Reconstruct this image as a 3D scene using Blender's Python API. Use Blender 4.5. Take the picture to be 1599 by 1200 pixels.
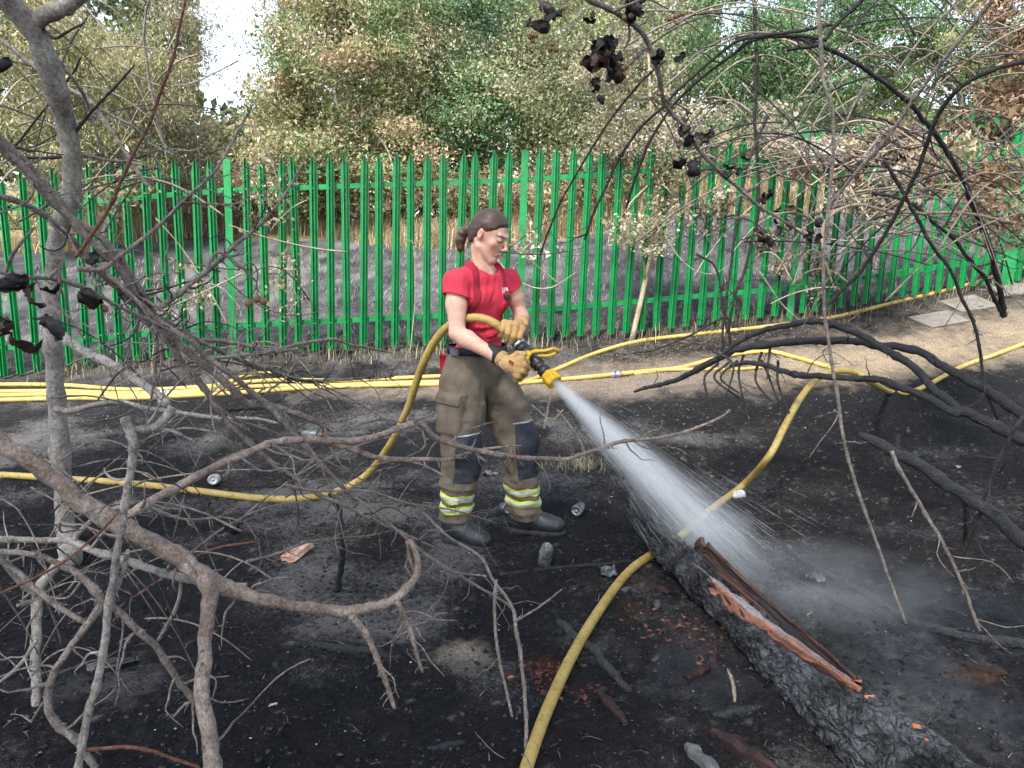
import bpy, math, random
import numpy as np
from mathutils import Vector, Matrix

for _o in list(bpy.data.objects): bpy.data.objects.remove(_o, do_unlink=True)
SC = bpy.context.scene
COL = SC.collection
R = math.radians
rng = np.random.default_rng(7)
random.seed(7)

# ------------------------------------------------------------------ camera
IW, IH, FPX = 1599.0, 1200.0, 1202.0
CAM = np.array([0.0, 0.0, 1.5]); PITCH, ROLL = R(10.5), R(1.7)
cam = bpy.data.cameras.new('camera'); cam_ob = bpy.data.objects.new('camera', cam); COL.objects.link(cam_ob)
cam.sensor_width = 36; cam.lens = FPX / IW * 36; cam.clip_start = 0.05; cam.clip_end = 3000
_F = np.array([0, math.cos(PITCH), -math.sin(PITCH)]); _R0 = np.array([1.0, 0, 0]); _U0 = np.array([0, math.sin(PITCH), math.cos(PITCH)])
_R = math.cos(ROLL) * _R0 + math.sin(ROLL) * _U0; _U = -math.sin(ROLL) * _R0 + math.cos(ROLL) * _U0
_m = Matrix.Identity(4)
for i in range(3): _m[i][0], _m[i][1], _m[i][2], _m[i][3] = _R[i], _U[i], -_F[i], CAM[i]
cam_ob.matrix_world = _m
SC.camera = cam_ob

# ------------------------------------------------------------------ sky, sun, exposure
SUN_EL, SUN_AZ = R(52), R(205)          # bright thin cloud, sun high behind the photographer's left shoulder
wd = bpy.data.worlds.new('World'); SC.world = wd; wd.use_nodes = True
nt = wd.node_tree; nt.nodes.clear()
_sky = nt.nodes.new('ShaderNodeTexSky'); _sky.sky_type = 'NISHITA'; _sky.sun_disc = False
_sky.sun_elevation = SUN_EL; _sky.sun_rotation = SUN_AZ; _sky.altitude = 30
_sky.air_density = 1.0; _sky.dust_density = 1.0; _sky.ozone_density = 1.0
_bg = nt.nodes.new('ShaderNodeBackground'); _bg.inputs['Strength'].default_value = 0.15
_wo = nt.nodes.new('ShaderNodeOutputWorld')
_hs = nt.nodes.new('ShaderNodeHueSaturation'); _hs.inputs['Saturation'].default_value = .6; _hs.inputs['Value'].default_value = 1.0   # thin white cloud over the whole sky
nt.links.new(_sky.outputs[0], _hs.inputs['Color']); nt.links.new(_hs.outputs[0], _bg.inputs[0]); nt.links.new(_bg.outputs[0], _wo.inputs[0])
sun = bpy.data.lights.new('sun', 'SUN'); sun.energy = 3.2; sun.angle = R(9); sun.color = (1, .96, .9)
sun_ob = bpy.data.objects.new('sun', sun); COL.objects.link(sun_ob)
_d = Vector((math.sin(SUN_AZ) * math.cos(SUN_EL), math.cos(SUN_AZ) * math.cos(SUN_EL), math.sin(SUN_EL)))
sun_ob.rotation_euler = _d.to_track_quat('Z', 'Y').to_euler(); sun_ob.location = _d * 30
vs = SC.view_settings; vs.view_transform = 'Standard'; vs.look = 'None'; vs.gamma = 1; vs.use_curve_mapping = False
vs.exposure = 1.6
cy = SC.cycles
cy.max_bounces = 8; cy.diffuse_bounces = 3; cy.glossy_bounces = 2; cy.transmission_bounces = 3; cy.transparent_max_bounces = 12; cy.volume_bounces = 6
cy.volume_step_rate = 1.0; cy.use_denoising = True; cy.use_adaptive_sampling = True; cy.adaptive_threshold = 0.02
cy.caustics_reflective = False; cy.caustics_refractive = False

# ------------------------------------------------------------------ places: lines of sight measured in the photograph, given a real depth
def ray(px, py):
    v = _F + _R * ((px - IW / 2) / FPX) + _U * ((IH / 2 - py) / FPX)
    return v
def V(px, py, y):                       # the point of that line of sight at world depth y
    v = ray(px, py); return CAM + v * (y / v[1])
def proj(p):
    q = np.asarray(p, float) - CAM; z = q @ _F
    return IW / 2 + FPX * (q @ _R) / z, IH / 2 - FPX * (q @ _U) / z

# ------------------------------------------------------------------ mesh helpers
def mesh_np(name, v, f, smooth=True, cols=None, extra=None):
    """v (n,3); f list of polygons or (m,k) int array."""
    me = bpy.data.meshes.new(name)
    v = np.asarray(v, np.float32)
    if isinstance(f, np.ndarray):
        m, k = f.shape
        me.vertices.add(len(v)); me.vertices.foreach_set('co', v.ravel())
        me.loops.add(m * k); me.loops.foreach_set('vertex_index', f.astype(np.int32).ravel())
        me.polygons.add(m)
        me.polygons.foreach_set('loop_start', np.arange(0, m * k, k, dtype=np.int32))
        me.polygons.foreach_set('loop_total', np.full(m, k, np.int32))
        me.update(calc_edges=True)
    else:
        me.from_pydata([tuple(map(float, p)) for p in v], [], [tuple(map(int, q)) for q in f]); me.update()
    if smooth: me.polygons.foreach_set('use_smooth', np.ones(len(me.polygons), bool))
    if cols is not None:
        a = me.color_attributes.new('Col', 'FLOAT_COLOR', 'POINT')
        c = np.ones((len(v), 4), np.float32); c[:, :3] = cols; a.data.foreach_set('color', c.ravel())
    for nm, arr in (extra or {}).items():
        a = me.attributes.new(nm, 'FLOAT', 'POINT'); a.data.foreach_set('value', np.asarray(arr, np.float32))
    me.validate()
    return me
def link(name, data, mat=None, parent=None, loc=None):
    o = bpy.data.objects.new(name, data); COL.objects.link(o)
    if mat is not None:
        if len(data.materials) == 0: data.materials.append(mat)
    if parent is not None: o.parent = parent
    if loc is not None: o.location = loc
    return o
def tag(o, label=None, cat=None, group=None, kind=None):
    for k, val in (('label', label), ('category', cat), ('group', group), ('kind', kind)):
        if val: o[k] = val
    return o
def empty(name, loc):
    o = bpy.data.objects.new(name, None); COL.objects.link(o); o.location = tuple(map(float, loc)); o.empty_display_size = .1
    return o
def wmesh(name, v, f, mat, parent=None, base=None, smooth=True, cols=None, extra=None):
    """mesh given in world coordinates; a top-level one gets its origin at its base, a part is stored relative to its thing."""
    v = np.asarray(v, float)
    root = parent
    off = np.zeros(3)
    while root is not None:
        off = off + np.array(root.location); root = root.parent
    if parent is None:
        off = np.array(base if base is not None else [v[:, 0].mean(), v[:, 1].mean(), v[:, 2].min()])
    me = mesh_np(name, v - off, f, smooth, cols, extra)
    return link(name, me, mat, parent, None if parent is not None else tuple(off))

def cat_meshes(parts):
    vs_, fs_, n = [], [], 0
    for v, f in parts:
        vs_.append(np.asarray(v, float)); fs_ += [tuple(int(i) + n for i in q) for q in f]; n += len(v)
    return np.vstack(vs_), fs_
def spline(pts, step=None, n=None):
    """Catmull-Rom through pts (m,k), resampled."""
    P = np.asarray(pts, float); m = len(P)
    if m == 2:
        k = n or max(2, int(np.linalg.norm((P[1] - P[0])[:3]) / (step or .05)) + 1)
        t = np.linspace(0, 1, k)[:, None]; return P[0] * (1 - t) + P[1] * t
    E = np.vstack([2 * P[0] - P[1], P, 2 * P[-1] - P[-2]])
    L = np.linalg.norm(np.diff(P[:, :3], axis=0), axis=1)
    out = []
    tot = L.sum()
    for i in range(m - 1):
        k = max(1, int(round(L[i] / step))) if step else max(1, int(round(n * L[i] / tot)))
        t = np.linspace(0, 1, k, endpoint=False)[:, None]
        a, b, c, d = E[i], E[i + 1], E[i + 2], E[i + 3]
        out.append(.5 * (2 * b + (c - a) * t + (2 * a - 5 * b + 4 * c - d) * t ** 2 + (-a + 3 * b - 3 * c + d) * t ** 3))
    return np.vstack(out + [P[-1:]])
def tube(pts, rad, sides=8, cap=True, rough=0.0, seed=0):
    P = np.asarray(pts, float); n = len(P); r = np.broadcast_to(np.asarray(rad, float), (n,))
    T = np.gradient(P, axis=0); T /= np.linalg.norm(T, axis=1)[:, None] + 1e-12
    ref = np.array([0, 0, 1.0]) if abs(T[0][2]) < .9 else np.array([1.0, 0, 0])
    N = np.zeros_like(P); N[0] = np.cross(T[0], ref); N[0] /= np.linalg.norm(N[0])
    for i in range(1, n):
        q = N[i - 1] - T[i] * (N[i - 1] @ T[i]); N[i] = q / (np.linalg.norm(q) + 1e-12)
    B = np.cross(T, N)
    a = np.arange(sides) * 2 * math.pi / sides
    rr = np.repeat(r[:, None], sides, 1)
    if rough:
        g = np.random.default_rng(seed); rr = rr * (1 + rough * g.standard_normal((n, sides)) * .5 + rough * g.standard_normal((n, 1)) * .5)
    v = P[:, None, :] + rr[:, :, None] * (np.cos(a)[None, :, None] * N[:, None, :] + np.sin(a)[None, :, None] * B[:, None, :])
    v = v.reshape(-1, 3); f = []
    for i in range(n - 1):
        for j in range(sides):
            k = (j + 1) % sides; f.append((i * sides + j, i * sides + k, (i + 1) * sides + k, (i + 1) * sides + j))
    if cap:
        f.append(tuple(range(sides - 1, -1, -1))); f.append(tuple((n - 1) * sides + j for j in range(sides)))
    return v, f
def box(c, h, ax=None):
    c = np.asarray(c, float); A = np.eye(3) if ax is None else np.asarray(ax, float)
    v = [c + sx * h[0] * A[0] + sy * h[1] * A[1] + sz * h[2] * A[2] for sx in (-1, 1) for sy in (-1, 1) for sz in (-1, 1)]
    f = [(0, 1, 3, 2), (4, 6, 7, 5), (0, 4, 5, 1), (2, 3, 7, 6), (0, 2, 6, 4), (1, 5, 7, 3)]
    return np.array(v), f
def lathe(prof, org, axis, sides=20):
    """prof [(t,r)] revolved about axis from org."""
    ax = np.asarray(axis, float); ax = ax / np.linalg.norm(ax)
    ref = np.array([0, 0, 1.0]) if abs(ax[2]) < .9 else np.array([1.0, 0, 0])
    n = np.cross(ax, ref); n /= np.linalg.norm(n); b = np.cross(ax, n)
    a = np.arange(sides) * 2 * math.pi / sides; v, f = [], []
    for t, r in prof:
        for q in a: v.append(np.asarray(org) + ax * t + r * (math.cos(q) * n + math.sin(q) * b))
    m = len(prof)
    for i in range(m - 1):
        for j in range(sides):
            k = (j + 1) % sides; f.append((i * sides + j, i * sides + k, (i + 1) * sides + k, (i + 1) * sides + j))
    f.append(tuple(range(sides - 1, -1, -1))); f.append(tuple((m - 1) * sides + j for j in range(sides)))
    return np.array(v), f
def vnoise(P, scale, seed=0, octaves=3):
    """lattice value noise in numpy, about -1..1."""
    g = np.random.default_rng(seed); tab = g.random(4096).astype(np.float32) * 2 - 1
    P = np.asarray(P, np.float32).reshape(-1, 3) * np.float32(scale); out = np.zeros(len(P), np.float32); amp = 1.0; tot = 0.0
    sh = np.asarray(P).shape
    for o in range(octaves):
        th = g.random() * 6.28; c, s_ = math.cos(th), math.sin(th)
        Q = np.stack([P[:, 0] * c - P[:, 1] * s_, P[:, 0] * s_ + P[:, 1] * c, P[:, 2]], 1) + g.random(3).astype(np.float32) * 50
        I = np.floor(Q); Fr = (Q - I).astype(np.float32); I = I.astype(np.int64); Fr = Fr * Fr * (3 - 2 * Fr); acc = np.zeros(len(P), np.float32)
        for dx in (0, 1):
            wx = Fr[:, 0] if dx else 1 - Fr[:, 0]
            for dy in (0, 1):
                wy = wx * (Fr[:, 1] if dy else 1 - Fr[:, 1])
                for dz in (0, 1):
                    w = wy * (Fr[:, 2] if dz else 1 - Fr[:, 2])
                    acc += w * tab[((I[:, 0] + dx) * 73856093 ^ (I[:, 1] + dy) * 19349663 ^ (I[:, 2] + dz) * 83492791) & 4095]
        out += amp * acc; tot += amp; amp *= .55; P = P * 2.03
    return (out / tot * 1.35)
def vn(P, *a, **k):
    P = np.asarray(P); return vnoise(P, *a, **k).reshape(P.shape[:-1])

# ------------------------------------------------------------------ materials
def srgb(*c):
    return tuple(((x / 255) / 12.92 if x / 255 <= .04045 else ((x / 255 + .055) / 1.055) ** 2.4) for x in c)
class Mat:
    def __init__(s, name):
        s.m = bpy.data.materials.new(name); s.m.use_nodes = True; s.t = s.m.node_tree; s.t.nodes.clear()
        s.out = s.n('OutputMaterial'); s.b = s.n('BsdfPrincipled'); s.l(s.b.outputs[0], s.out.inputs[0])
    def n(s, k, **kw):
        x = s.t.nodes.new('ShaderNode' + k)
        for a, v in kw.items(): setattr(x, a, v)
        return x
    def l(s, a, b): s.t.links.new(a, b)
    def coord(s, kind='Object', scale=(1, 1, 1)):
        c = s.n('TexCoord'); mp = s.n('Mapping'); mp.inputs['Scale'].default_value = scale; s.l(c.outputs[kind], mp.inputs[0]); return mp.outputs[0]
    def noise(s, co, scale, detail=4, rough=.6, dist=0.0):
        x = s.n('TexNoise'); x.inputs['Scale'].default_value = scale; x.inputs['Detail'].default_value = detail
        x.inputs['Roughness'].default_value = rough; x.inputs['Distortion'].default_value = dist; s.l(co, x.inputs['Vector']); return x.outputs[0]
    def ramp(s, fac, stops, interp='LINEAR'):
        x = s.n('ValToRGB'); x.color_ramp.interpolation = interp; e = x.color_ramp.elements
        while len(e) < len(stops): e.new(.5)
        for q, (p, c) in zip(e, stops): q.position = p; q.color = (*c, 1) if len(c) == 3 else c
        s.l(fac, x.inputs[0]); return x.outputs[0]
    def mix(s, fac, a, b, mode='MIX'):
        x = s.n('Mix', data_type='RGBA', blend_type=mode)
        for sock, val in ((x.inputs[0], fac), (x.inputs[6], a), (x.inputs[7], b)):
            if isinstance(val, (int, float)): sock.default_value = val
            elif isinstance(val, tuple): sock.default_value = (*val, 1)
            else: s.l(val, sock)
        return x.outputs[2]
    def math(s, op, a, b=0.0):
        x = s.n('Math', operation=op)
        for sock, val in zip(x.inputs, (a, b)):
            if isinstance(val, (int, float)): sock.default_value = val
            else: s.l(val, sock)
        return x.outputs[0]
    def attr(s, name):
        x = s.n('Attribute'); x.attribute_name = name; return x
    def bump(s, h, strength=.5, dist=.01):
        x = s.n('Bump'); x.inputs['Strength'].default_value = strength; x.inputs['Distance'].default_value = dist
        s.l(h, x.inputs['Height']); s.l(x.outputs[0], s.b.inputs['Normal'])
    def set(s, color=None, rough=None, spec=None, metal=None, **kw):
        for k, v in (('Base Color', color), ('Roughness', rough), ('Specular IOR Level', spec), ('Metallic', metal)):
            if v is None: continue
            if isinstance(v, (int, float)): s.b.inputs[k].default_value = v
            elif isinstance(v, tuple): s.b.inputs[k].default_value = (*v, 1)
            else: s.l(v, s.b.inputs[k])
        return s.m
def noisy(name, stops, scale=20, rough=.8, bump=.4, bdist=.004, bscale=None, spec=.3, stretch=(1, 1, 1), detail=6, metal=0.0, kind='Object', nrough=.65):
    m = Mat(name); co = m.coord(kind, stretch)
    n = m.noise(co, scale, detail, nrough); c = m.ramp(n, stops)
    if bump: m.bump(m.noise(co, bscale or scale * 2.5, detail, .7), bump, bdist)
    m.set(c, rough, spec, metal); return m.m
# ------------------------------------------------------------------ terrain
def _fence_xy(px):                       # plan position of the fence where that column of the photograph crosses it
    a = ray(px, 560); s = a[0] / a[1]
    y = 7.69 / (1 - .1 * s)
    if s * y > 2.84:
        y0 = 7.69 + .284; y = (y0 - .28 * 2.84) / (1 - .28 * s)
    return s * y, y
_ctrl = []
for x in (-9, -5, -2.2, -1, 0, 1, 2.2, 4):
    for y in (-4, 1.0, 2.2, 3.2, 4.0): _ctrl.append((x, y, .04 * max(0, x - 1.2) if y > 2 else 0.0))
for px, py in [(-250, 618), (40, 590), (160, 575), (340, 561), (450, 557), (600, 550), (850, 534), (1000, 524), (1100, 513), (1220, 499), (1300, 488), (1400, 471), (1476, 457), (1700, 425)]:
    fx, fy = _fence_xy(px); p = V(px, py, fy); _ctrl.append(tuple(p))
for px, py, y in [(-400, 430, 12), (100, 398, 12), (400, 380, 12), (700, 377, 12.5), (900, 370, 12.5), (1000, 348, 12), (1100, 334, 12), (1250, 318, 12), (1400, 305, 12), (1599, 290, 12), (2000, 270, 12)]:
    _ctrl.append(tuple(V(px, py, y)))
for x in (-30, -12, 0, 12, 30): _ctrl.append((x, 24, 1.9 + .03 * x)); _ctrl.append((x, 60, 2.2 + .02 * x)); _ctrl.append((x, 200, 2.4)); _ctrl.append((x * 6, -60, 0.0))
_C = np.array(_ctrl)
def _tps(r2):
    return .5 * r2 * np.log(r2 + 1e-9)
_S = 5.0
_n = len(_C); _K = _tps(((_C[:, None, :2] - _C[None, :, :2]) ** 2).sum(-1) / _S ** 2) + np.eye(_n) * 2e-4
_Pm = np.hstack([np.ones((_n, 1)), _C[:, :2]]); _A = np.block([[_K, _Pm], [_Pm.T, np.zeros((3, 3))]])
_w = np.linalg.solve(_A, np.concatenate([_C[:, 2], np.zeros(3)]))
def hbase(x, y):
    x = np.asarray(x, float); y = np.asarray(y, float); sh = x.shape; Q = np.stack([x.ravel(), y.ravel()], 1)
    far = np.clip((np.hypot(Q[:, 0], Q[:, 1]) - 60) / 120, 0, 1)
    out = np.zeros(len(Q))
    for i in range(0, len(Q), 60000):
        q = Q[i:i + 60000]; out[i:i + 60000] = _tps(((q[:, None, :] - _C[None, :, :2]) ** 2).sum(-1) / _S ** 2) @ _w[:_n] + _w[_n] + q @ _w[_n + 1:]
    out = out * (1 - far) + 2.0 * far
    return out.reshape(sh)
def hfine(x, y):
    P = np.stack([x, y, 0 * x], -1)
    d = np.hypot(x, y); fade = np.clip(1.4 - d / 14, .25, 1)
    return fade * (.030 * vn(P, .55, 1, 2) + .016 * vn(P, 2.2, 2, 2) + .008 * vn(P, 7, 3, 2))
def H(x, y):
    x = np.asarray(x, float); y = np.asarray(y, float); return hbase(x, y) + hfine(x, y)
def G(px, py, dz=0.0):                   # where that line of sight meets the ground (lifted by dz)
    v = ray(px, py); t = np.concatenate([np.arange(1.2, 14, .03), np.arange(14, 60, .2)])
    P = CAM + t[:, None] * v; g = P[:, 2] - dz - hbase(P[:, 0], P[:, 1]) - hfine(P[:, 0], P[:, 1])
    k = int(np.argmax(g < 0)) if (g < 0).any() else len(t) - 1
    a, b = P[max(k - 1, 0)], P[k]; ga, gb = g[max(k - 1, 0)], g[k]
    u = ga / (ga - gb) if ga != gb else 0
    q = a + (b - a) * u; return np.array([q[0], q[1], float(H(q[0], q[1])) + dz])
def fence_y(x):
    return np.where(x < 2.84, 7.69 + .1 * x, 7.974 + .28 * (x - 2.84))

def axis_lines(lo, hi, step, far, grow):
    a = list(np.arange(lo, hi, step)); s = step; x = hi
    while x < far: a.append(x); s *= grow; x += s
    s = step; x = lo - step
    while x > -far: a.insert(0, x); s *= grow; x -= s
    return np.array(a)
gx = axis_lines(-3.4, 4.2, .02, 320, 1.06); gy = axis_lines(1.2, 8.6, .02, 320, 1.05)
GX, GY = np.meshgrid(gx, gy, indexing='xy')
gz = H(GX, GY)
_P = np.stack([GX, GY, 0 * GX], -1)
near = (np.hypot(GX, GY) < 11)
_ff = fence_y(GX) - GY                       # metres in front of the fence
crumb = np.zeros_like(gz); _pn = _P[near]
crumb[near] = np.abs(vn(_pn, 18, 4, 2)) * .018 + np.maximum(0, vn(_pn, 40, 5, 2)) * .012 + np.maximum(0, vn(_pn, 90, 15, 1)) * .004
_pathm = np.clip(1 - np.abs(_ff - 1.35) / .75, 0, 1)
gz += crumb * (1 - .75 * _pathm)
# colours of the ground itself: charred litter, ash, bare earth of the trodden path, sand, wood crumbs, straw
n1 = np.zeros_like(gz); n2 = n1.copy(); n3 = n1.copy(); n4 = n1.copy()
big = np.hypot(GX, GY) < 40
n1[big] = vn(_P[big], .9, 11, 3); n2[big] = vn(_P[big], 3.2, 12, 3); n3[big] = vn(_P[big], 16, 13, 2); n4[big] = vn(_P[big], 45, 14, 2)
char = np.stack([.0185 + 0 * gz, .0182 + 0 * gz, .0205 + 0 * gz], -1)
ashc = np.array([.15, .145, .14]); earth = np.array([.235, .19, .15]); straw = np.array([.33, .26, .17]); brown = np.array([.055, .043, .034])
def blend(c, col, w):
    return c * (1 - w[..., None]) + col * w[..., None]
gc = char
gc = blend(gc, brown * .7, np.clip(.12 + n1 * .8 + n3 * .4, 0, .55))
gc = blend(gc, np.array([.048, .048, .054]), np.clip(n2 * .8 + n3 * .6 - .15 - .10 * np.clip(GX - .3, 0, 2), 0, .8))
gc = blend(gc, ashc, np.clip(n1 * .6 + n3 * .8 + n4 * .9 - .85, 0, .8))
gc = blend(gc, np.array([.30, .29, .28]), np.clip(n4 * 1.7 + n1 * .5 + n3 * .3 - 1.25, 0, 1))
# hillside beyond the fence: greyer ash over stubble
bey = np.clip(-_ff / .8, 0, 1)
gc = blend(gc, np.array([.115, .113, .122]), bey * np.clip(.55 + n2 * .45 + n3 * .3, 0, 1))
gc = blend(gc, np.array([.27, .26, .26]), bey * np.clip(n2 * .6 + n3 * .7 - .45, 0, .7))
# the strip against the fence and the trodden earth path
pw = np.clip(1.25 - np.abs(_ff - 1.05 - .12 * n1) / (.46 + .07 * np.clip(GX, -3, 5)), 0, 1) * np.clip((GX + 2.6) / 2.2, .10, 1)
pw = np.clip(pw * 1.2 + n2 * .3 + n3 * .25 - .22, 0, 1) * (pw > 0)
gc = blend(gc, earth * 1.0, pw * .92)
sw = np.clip(1.1 - np.abs(_ff - 1.15) / .6, 0, 1) * np.clip((GX - 1.9) / .8, 0, 1)
gc = blend(gc, straw, np.clip(sw * (.75 + n2 * .5 + n3 * .5) - .1, 0, .9))
fs = np.clip(1 - np.abs(_ff - .25) / .4, 0, 1)
gc = blend(gc, np.array([.12, .10, .088]), fs * np.clip(.3 + n3 * .5 + n2 * .3, 0, .8))
# unburnt dry meadow behind the burnt bank
edge = 12.2 + 1.2 * n1 - .08 * GX
mead = np.clip((GY - edge) / .4, 0, 1) * (GY > 9)
gc = blend(gc, np.array([.30, .22, .13]), mead)
far = np.clip((np.hypot(GX, GY) - 20) / 15, 0, 1); gc = blend(gc, np.array([.12, .13, .06]), far)
wet = np.zeros_like(gz)
def spot(px, py, rx, ry, col, amt, hard=1.0):
    global gc
    c = G(px, py); d = np.sqrt(((GX - c[0]) / rx) ** 2 + ((GY - c[1]) / ry) ** 2)
    w = np.clip((1 - d) * hard + (n3 * .35 + n2 * .3 + n4 * .2) * (d < 1.8), 0, 1) * (d < 1.5)
    gc = blend(gc, np.array(col), w * amt); return w
spot(725, 1022, .13, .12, (.34, .29, .22), .9, 1.5)
spot(165, 1080, .30, .20, (.20, .19, .18), .55); spot(300, 700, .35, .2, (.17, .165, .16), .5); spot(120, 700, .4, .25, (.16, .155, .15), .45)
spot(450, 820, .2, .12, (.17, .165, .15), .4); spot(1085, 690, .3, .18, (.22, .215, .21), .6)
spot(860, 1045, .10, .09, (.13, .035, .02), .8); spot(905, 1085, .14, .08, (.09, .03, .02), .7); spot(1090, 1000, .16, .14, (.07, .032, .024), .7)
spot(985, 960, .12, .14, (.10, .055, .03), .6); spot(1540, 1060, .12, .1, (.25, .12, .05), .5); spot(1010, 910, .14, .1, (.09, .05, .035), .6)
for px, py, rx, ry, a in [(1090, 1030, .28, .40, .8), (1330, 960, .5, .45, .9), (1420, 1080, .5, .4, .8), (1250, 880, .35, .3, .8), (1500, 950, .5, .4, .5), (1050, 850, .3, .3, .5)]:
    wet = np.maximum(wet, spot(px, py, rx, ry, (.045, .050, .060), .45) * a)  # wet patches, with a bluish sky sheen also tinted into their colour
idx = np.arange(gz.size).reshape(gz.shape)
gf = np.stack([idx[:-1, :-1], idx[:-1, 1:], idx[1:, 1:], idx[1:, :-1]], -1).reshape(-1, 4)
ashm = np.clip(.47 + n1 * .40 + n2 * .40, 0, 1) * (1 - pw) * (1 - mead) * np.clip(1.08 - (GX + .2) * .22, .62, 1.05)
gm = Mat('burnt_ground')
_co = gm.coord('Object')
_a = gm.attr('Col'); _wa = gm.attr('wet')
_nz = gm.noise(_co, 75, 8, .8)
_c = gm.mix(1.0, _a.outputs['Color'], gm.ramp(_nz, [(.25, (.22, .22, .23)), (.47, (.80, .80, .80)), (.62, (1.6, 1.58, 1.55)), (.8, (3.2, 3.1, 3.0))]), 'MULTIPLY')
_as = gm.attr('ash'); _n2 = gm.noise(_co, 230, 3, .8); _n3 = gm.noise(_co, 38, 5, .75)
_th = gm.math('ADD', gm.math('MULTIPLY', _as.outputs['Fac'], .30), gm.math('ADD', gm.math('MULTIPLY', _n2, .55), gm.math('MULTIPLY', _n3, .45)))
_c = gm.mix(gm.ramp(_th, [(.67, (0, 0, 0)), (.71, (.45, .45, .45)), (.80, (1, 1, 1))]), _c, (.175, .165, .155))
gm.bump(gm.math('ADD', gm.noise(_co, 110, 6, .75), gm.math('MULTIPLY', _n3, 1.5)), 1.0, .014)
_rg = gm.math('SUBTRACT', .85, gm.math('MULTIPLY', _wa.outputs['Fac'], .45))
gm.set(_c, _rg, gm.math('ADD', .10, gm.math('MULTIPLY', _wa.outputs['Fac'], .5)))
ground = wmesh('ground', np.stack([GX, GY, gz], -1).reshape(-1, 3), gf, gm.m, base=(0, 0, 0), cols=gc.reshape(-1, 3), extra={'wet': wet.ravel(), 'ash': ashm.ravel()})
tag(ground, 'charred black earth floor with ash, a pale trodden path and a burnt bank beyond', None, None, 'structure')

# ------------------------------------------------------------------ palisade fence
def green_paint():
    m = Mat('green_paint'); co = m.coord('Object')
    n = m.noise(co, 3.5, 5, .6); c = m.ramp(n, [(.3, (.002, .115, .032)), (.55, (.005, .215, .055)), (.75, (.010, .28, .080))])
    d = m.ramp(m.noise(co, 22, 6, .75), [(.50, (0, 0, 0)), (.66, (1, 1, 1))])
    c = m.mix(m.math('MULTIPLY', d, .6), c, (.02, .07, .03))
    m.bump(m.noise(co, 60, 4), .15, .002); m.set(c, .30, .5); return m.m
M_green = green_paint()
PALE_H, GAP = 1.845, .045
def w_profile(h, w=.076, dep=.032, t=.003):
    """W section pale with a triple-pointed head; local x across, y towards the camera negative, z up."""
    prof = [(-.5, 0), (-.36, .0), (-.24, -.9), (-.13, -1), (-.06, -.12), (.06, -.12), (.13, -1), (.24, -.9), (.36, 0), (.5, 0)]
    xs = [p[0] * w for p in prof]; ys = [p[1] * dep for p in prof]
    heads = [-.105, -.065, -.050, -.012, 0.0, 0.0, -.012, -.050, -.065, -.105]
    n = len(prof); v = []
    for back in (0, 1):
        for z in (0, 1):
            for i in range(n): v.append((xs[i], ys[i] + back * t, (h + heads[i]) if z else 0.0))
    f = []
    for i in range(n - 1):
        f.append((i, i + 1, n + i + 1, n + i)); f.append((2 * n + i + 1, 2 * n + i, 3 * n + i, 3 * n + i + 1))
        f.append((n + i, n + i + 1, 3 * n + i + 1, 3 * n + i)); f.append((i + 1, i, 2 * n + i, 2 * n + i + 1))
    f.append((0, n, 3 * n, 2 * n)); f.append((n - 1, 3 * n - 1, 4 * n - 1, 2 * n - 1))
    V_ = np.array(v)
    parts = [(V_, f)]
    for bz in (.27, 1.55): parts.append(lathe([(0, .008), (.006, .007), (.008, .003)], (0, -.45 * dep, bz), (0, -1, 0), 6))
    return cat_meshes(parts)
_pv, _pf = w_profile(PALE_H)
pale_me = mesh_np('pale', _pv, _pf, smooth=False)
pale_me.materials.append(M_green)
fence = empty('palisade_fence', (0, 7.69, float(hbase(0, 7.69))))
tag(fence, 'tall green steel palisade fence with pointed pales along the burnt bank', 'fence')
FO = np.array(fence.location)
posts_px = [-520, -60, 367, 810, 1225]
post_x = [_fence_xy(p)[0] for p in posts_px]
post_x = [post_x[2] - 2 * 2.737, post_x[2] - 2.737, post_x[2], post_x[3], post_x[4], post_x[4] + 2.65, post_x[4] + 5.3]
def gbase(x): return float(hbase(x, float(fence_y(np.array(x))))) + GAP
_pr = np.random.default_rng(3)
for a, b in zip(post_x[:-1], post_x[1:]):
    ya, yb = float(fence_y(np.array(a))), float(fence_y(np.array(b))); za, zb = gbase(a), gbase(b)
    ang = math.atan2(yb - ya, b - a); L = math.hypot(yb - ya, b - a)
    ax = np.array([[math.cos(ang), math.sin(ang), 0], [-math.sin(ang), math.cos(ang), 0], [0, 0, 1.0]])
    for k in range(17):
        t = (k + 1) / 18; x = a + (b - a) * t
        o = link('pale', pale_me, None, fence); y = ya + (yb - ya) * t
        o.location = tuple(np.array([x, y, gbase(x)]) - FO + ax[1] * -.012); o.rotation_euler = (_pr.normal(0, .006), _pr.normal(0, .007), ang + _pr.normal(0, .03))
    for rz in (.27, 1.55):               # flat angle rails bolted behind the pales
        p0 = np.array([a, ya, za + rz]); p1 = np.array([b, yb, zb + rz]); c = (p0 + p1) / 2 + ax[1] * .010; dv = (p1 - p0) / np.linalg.norm(p1 - p0)
        A = [dv, ax[1], np.cross(dv, ax[1])]
        v, f = cat_meshes([box(c, (L / 2 - .02, .003, .021), A), box(c + ax[1] * .022 + A[2] * .022, (L / 2 - .02, .022, .003), A)])
        wmesh('rail', v, f, M_green, fence, smooth=False)
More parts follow.
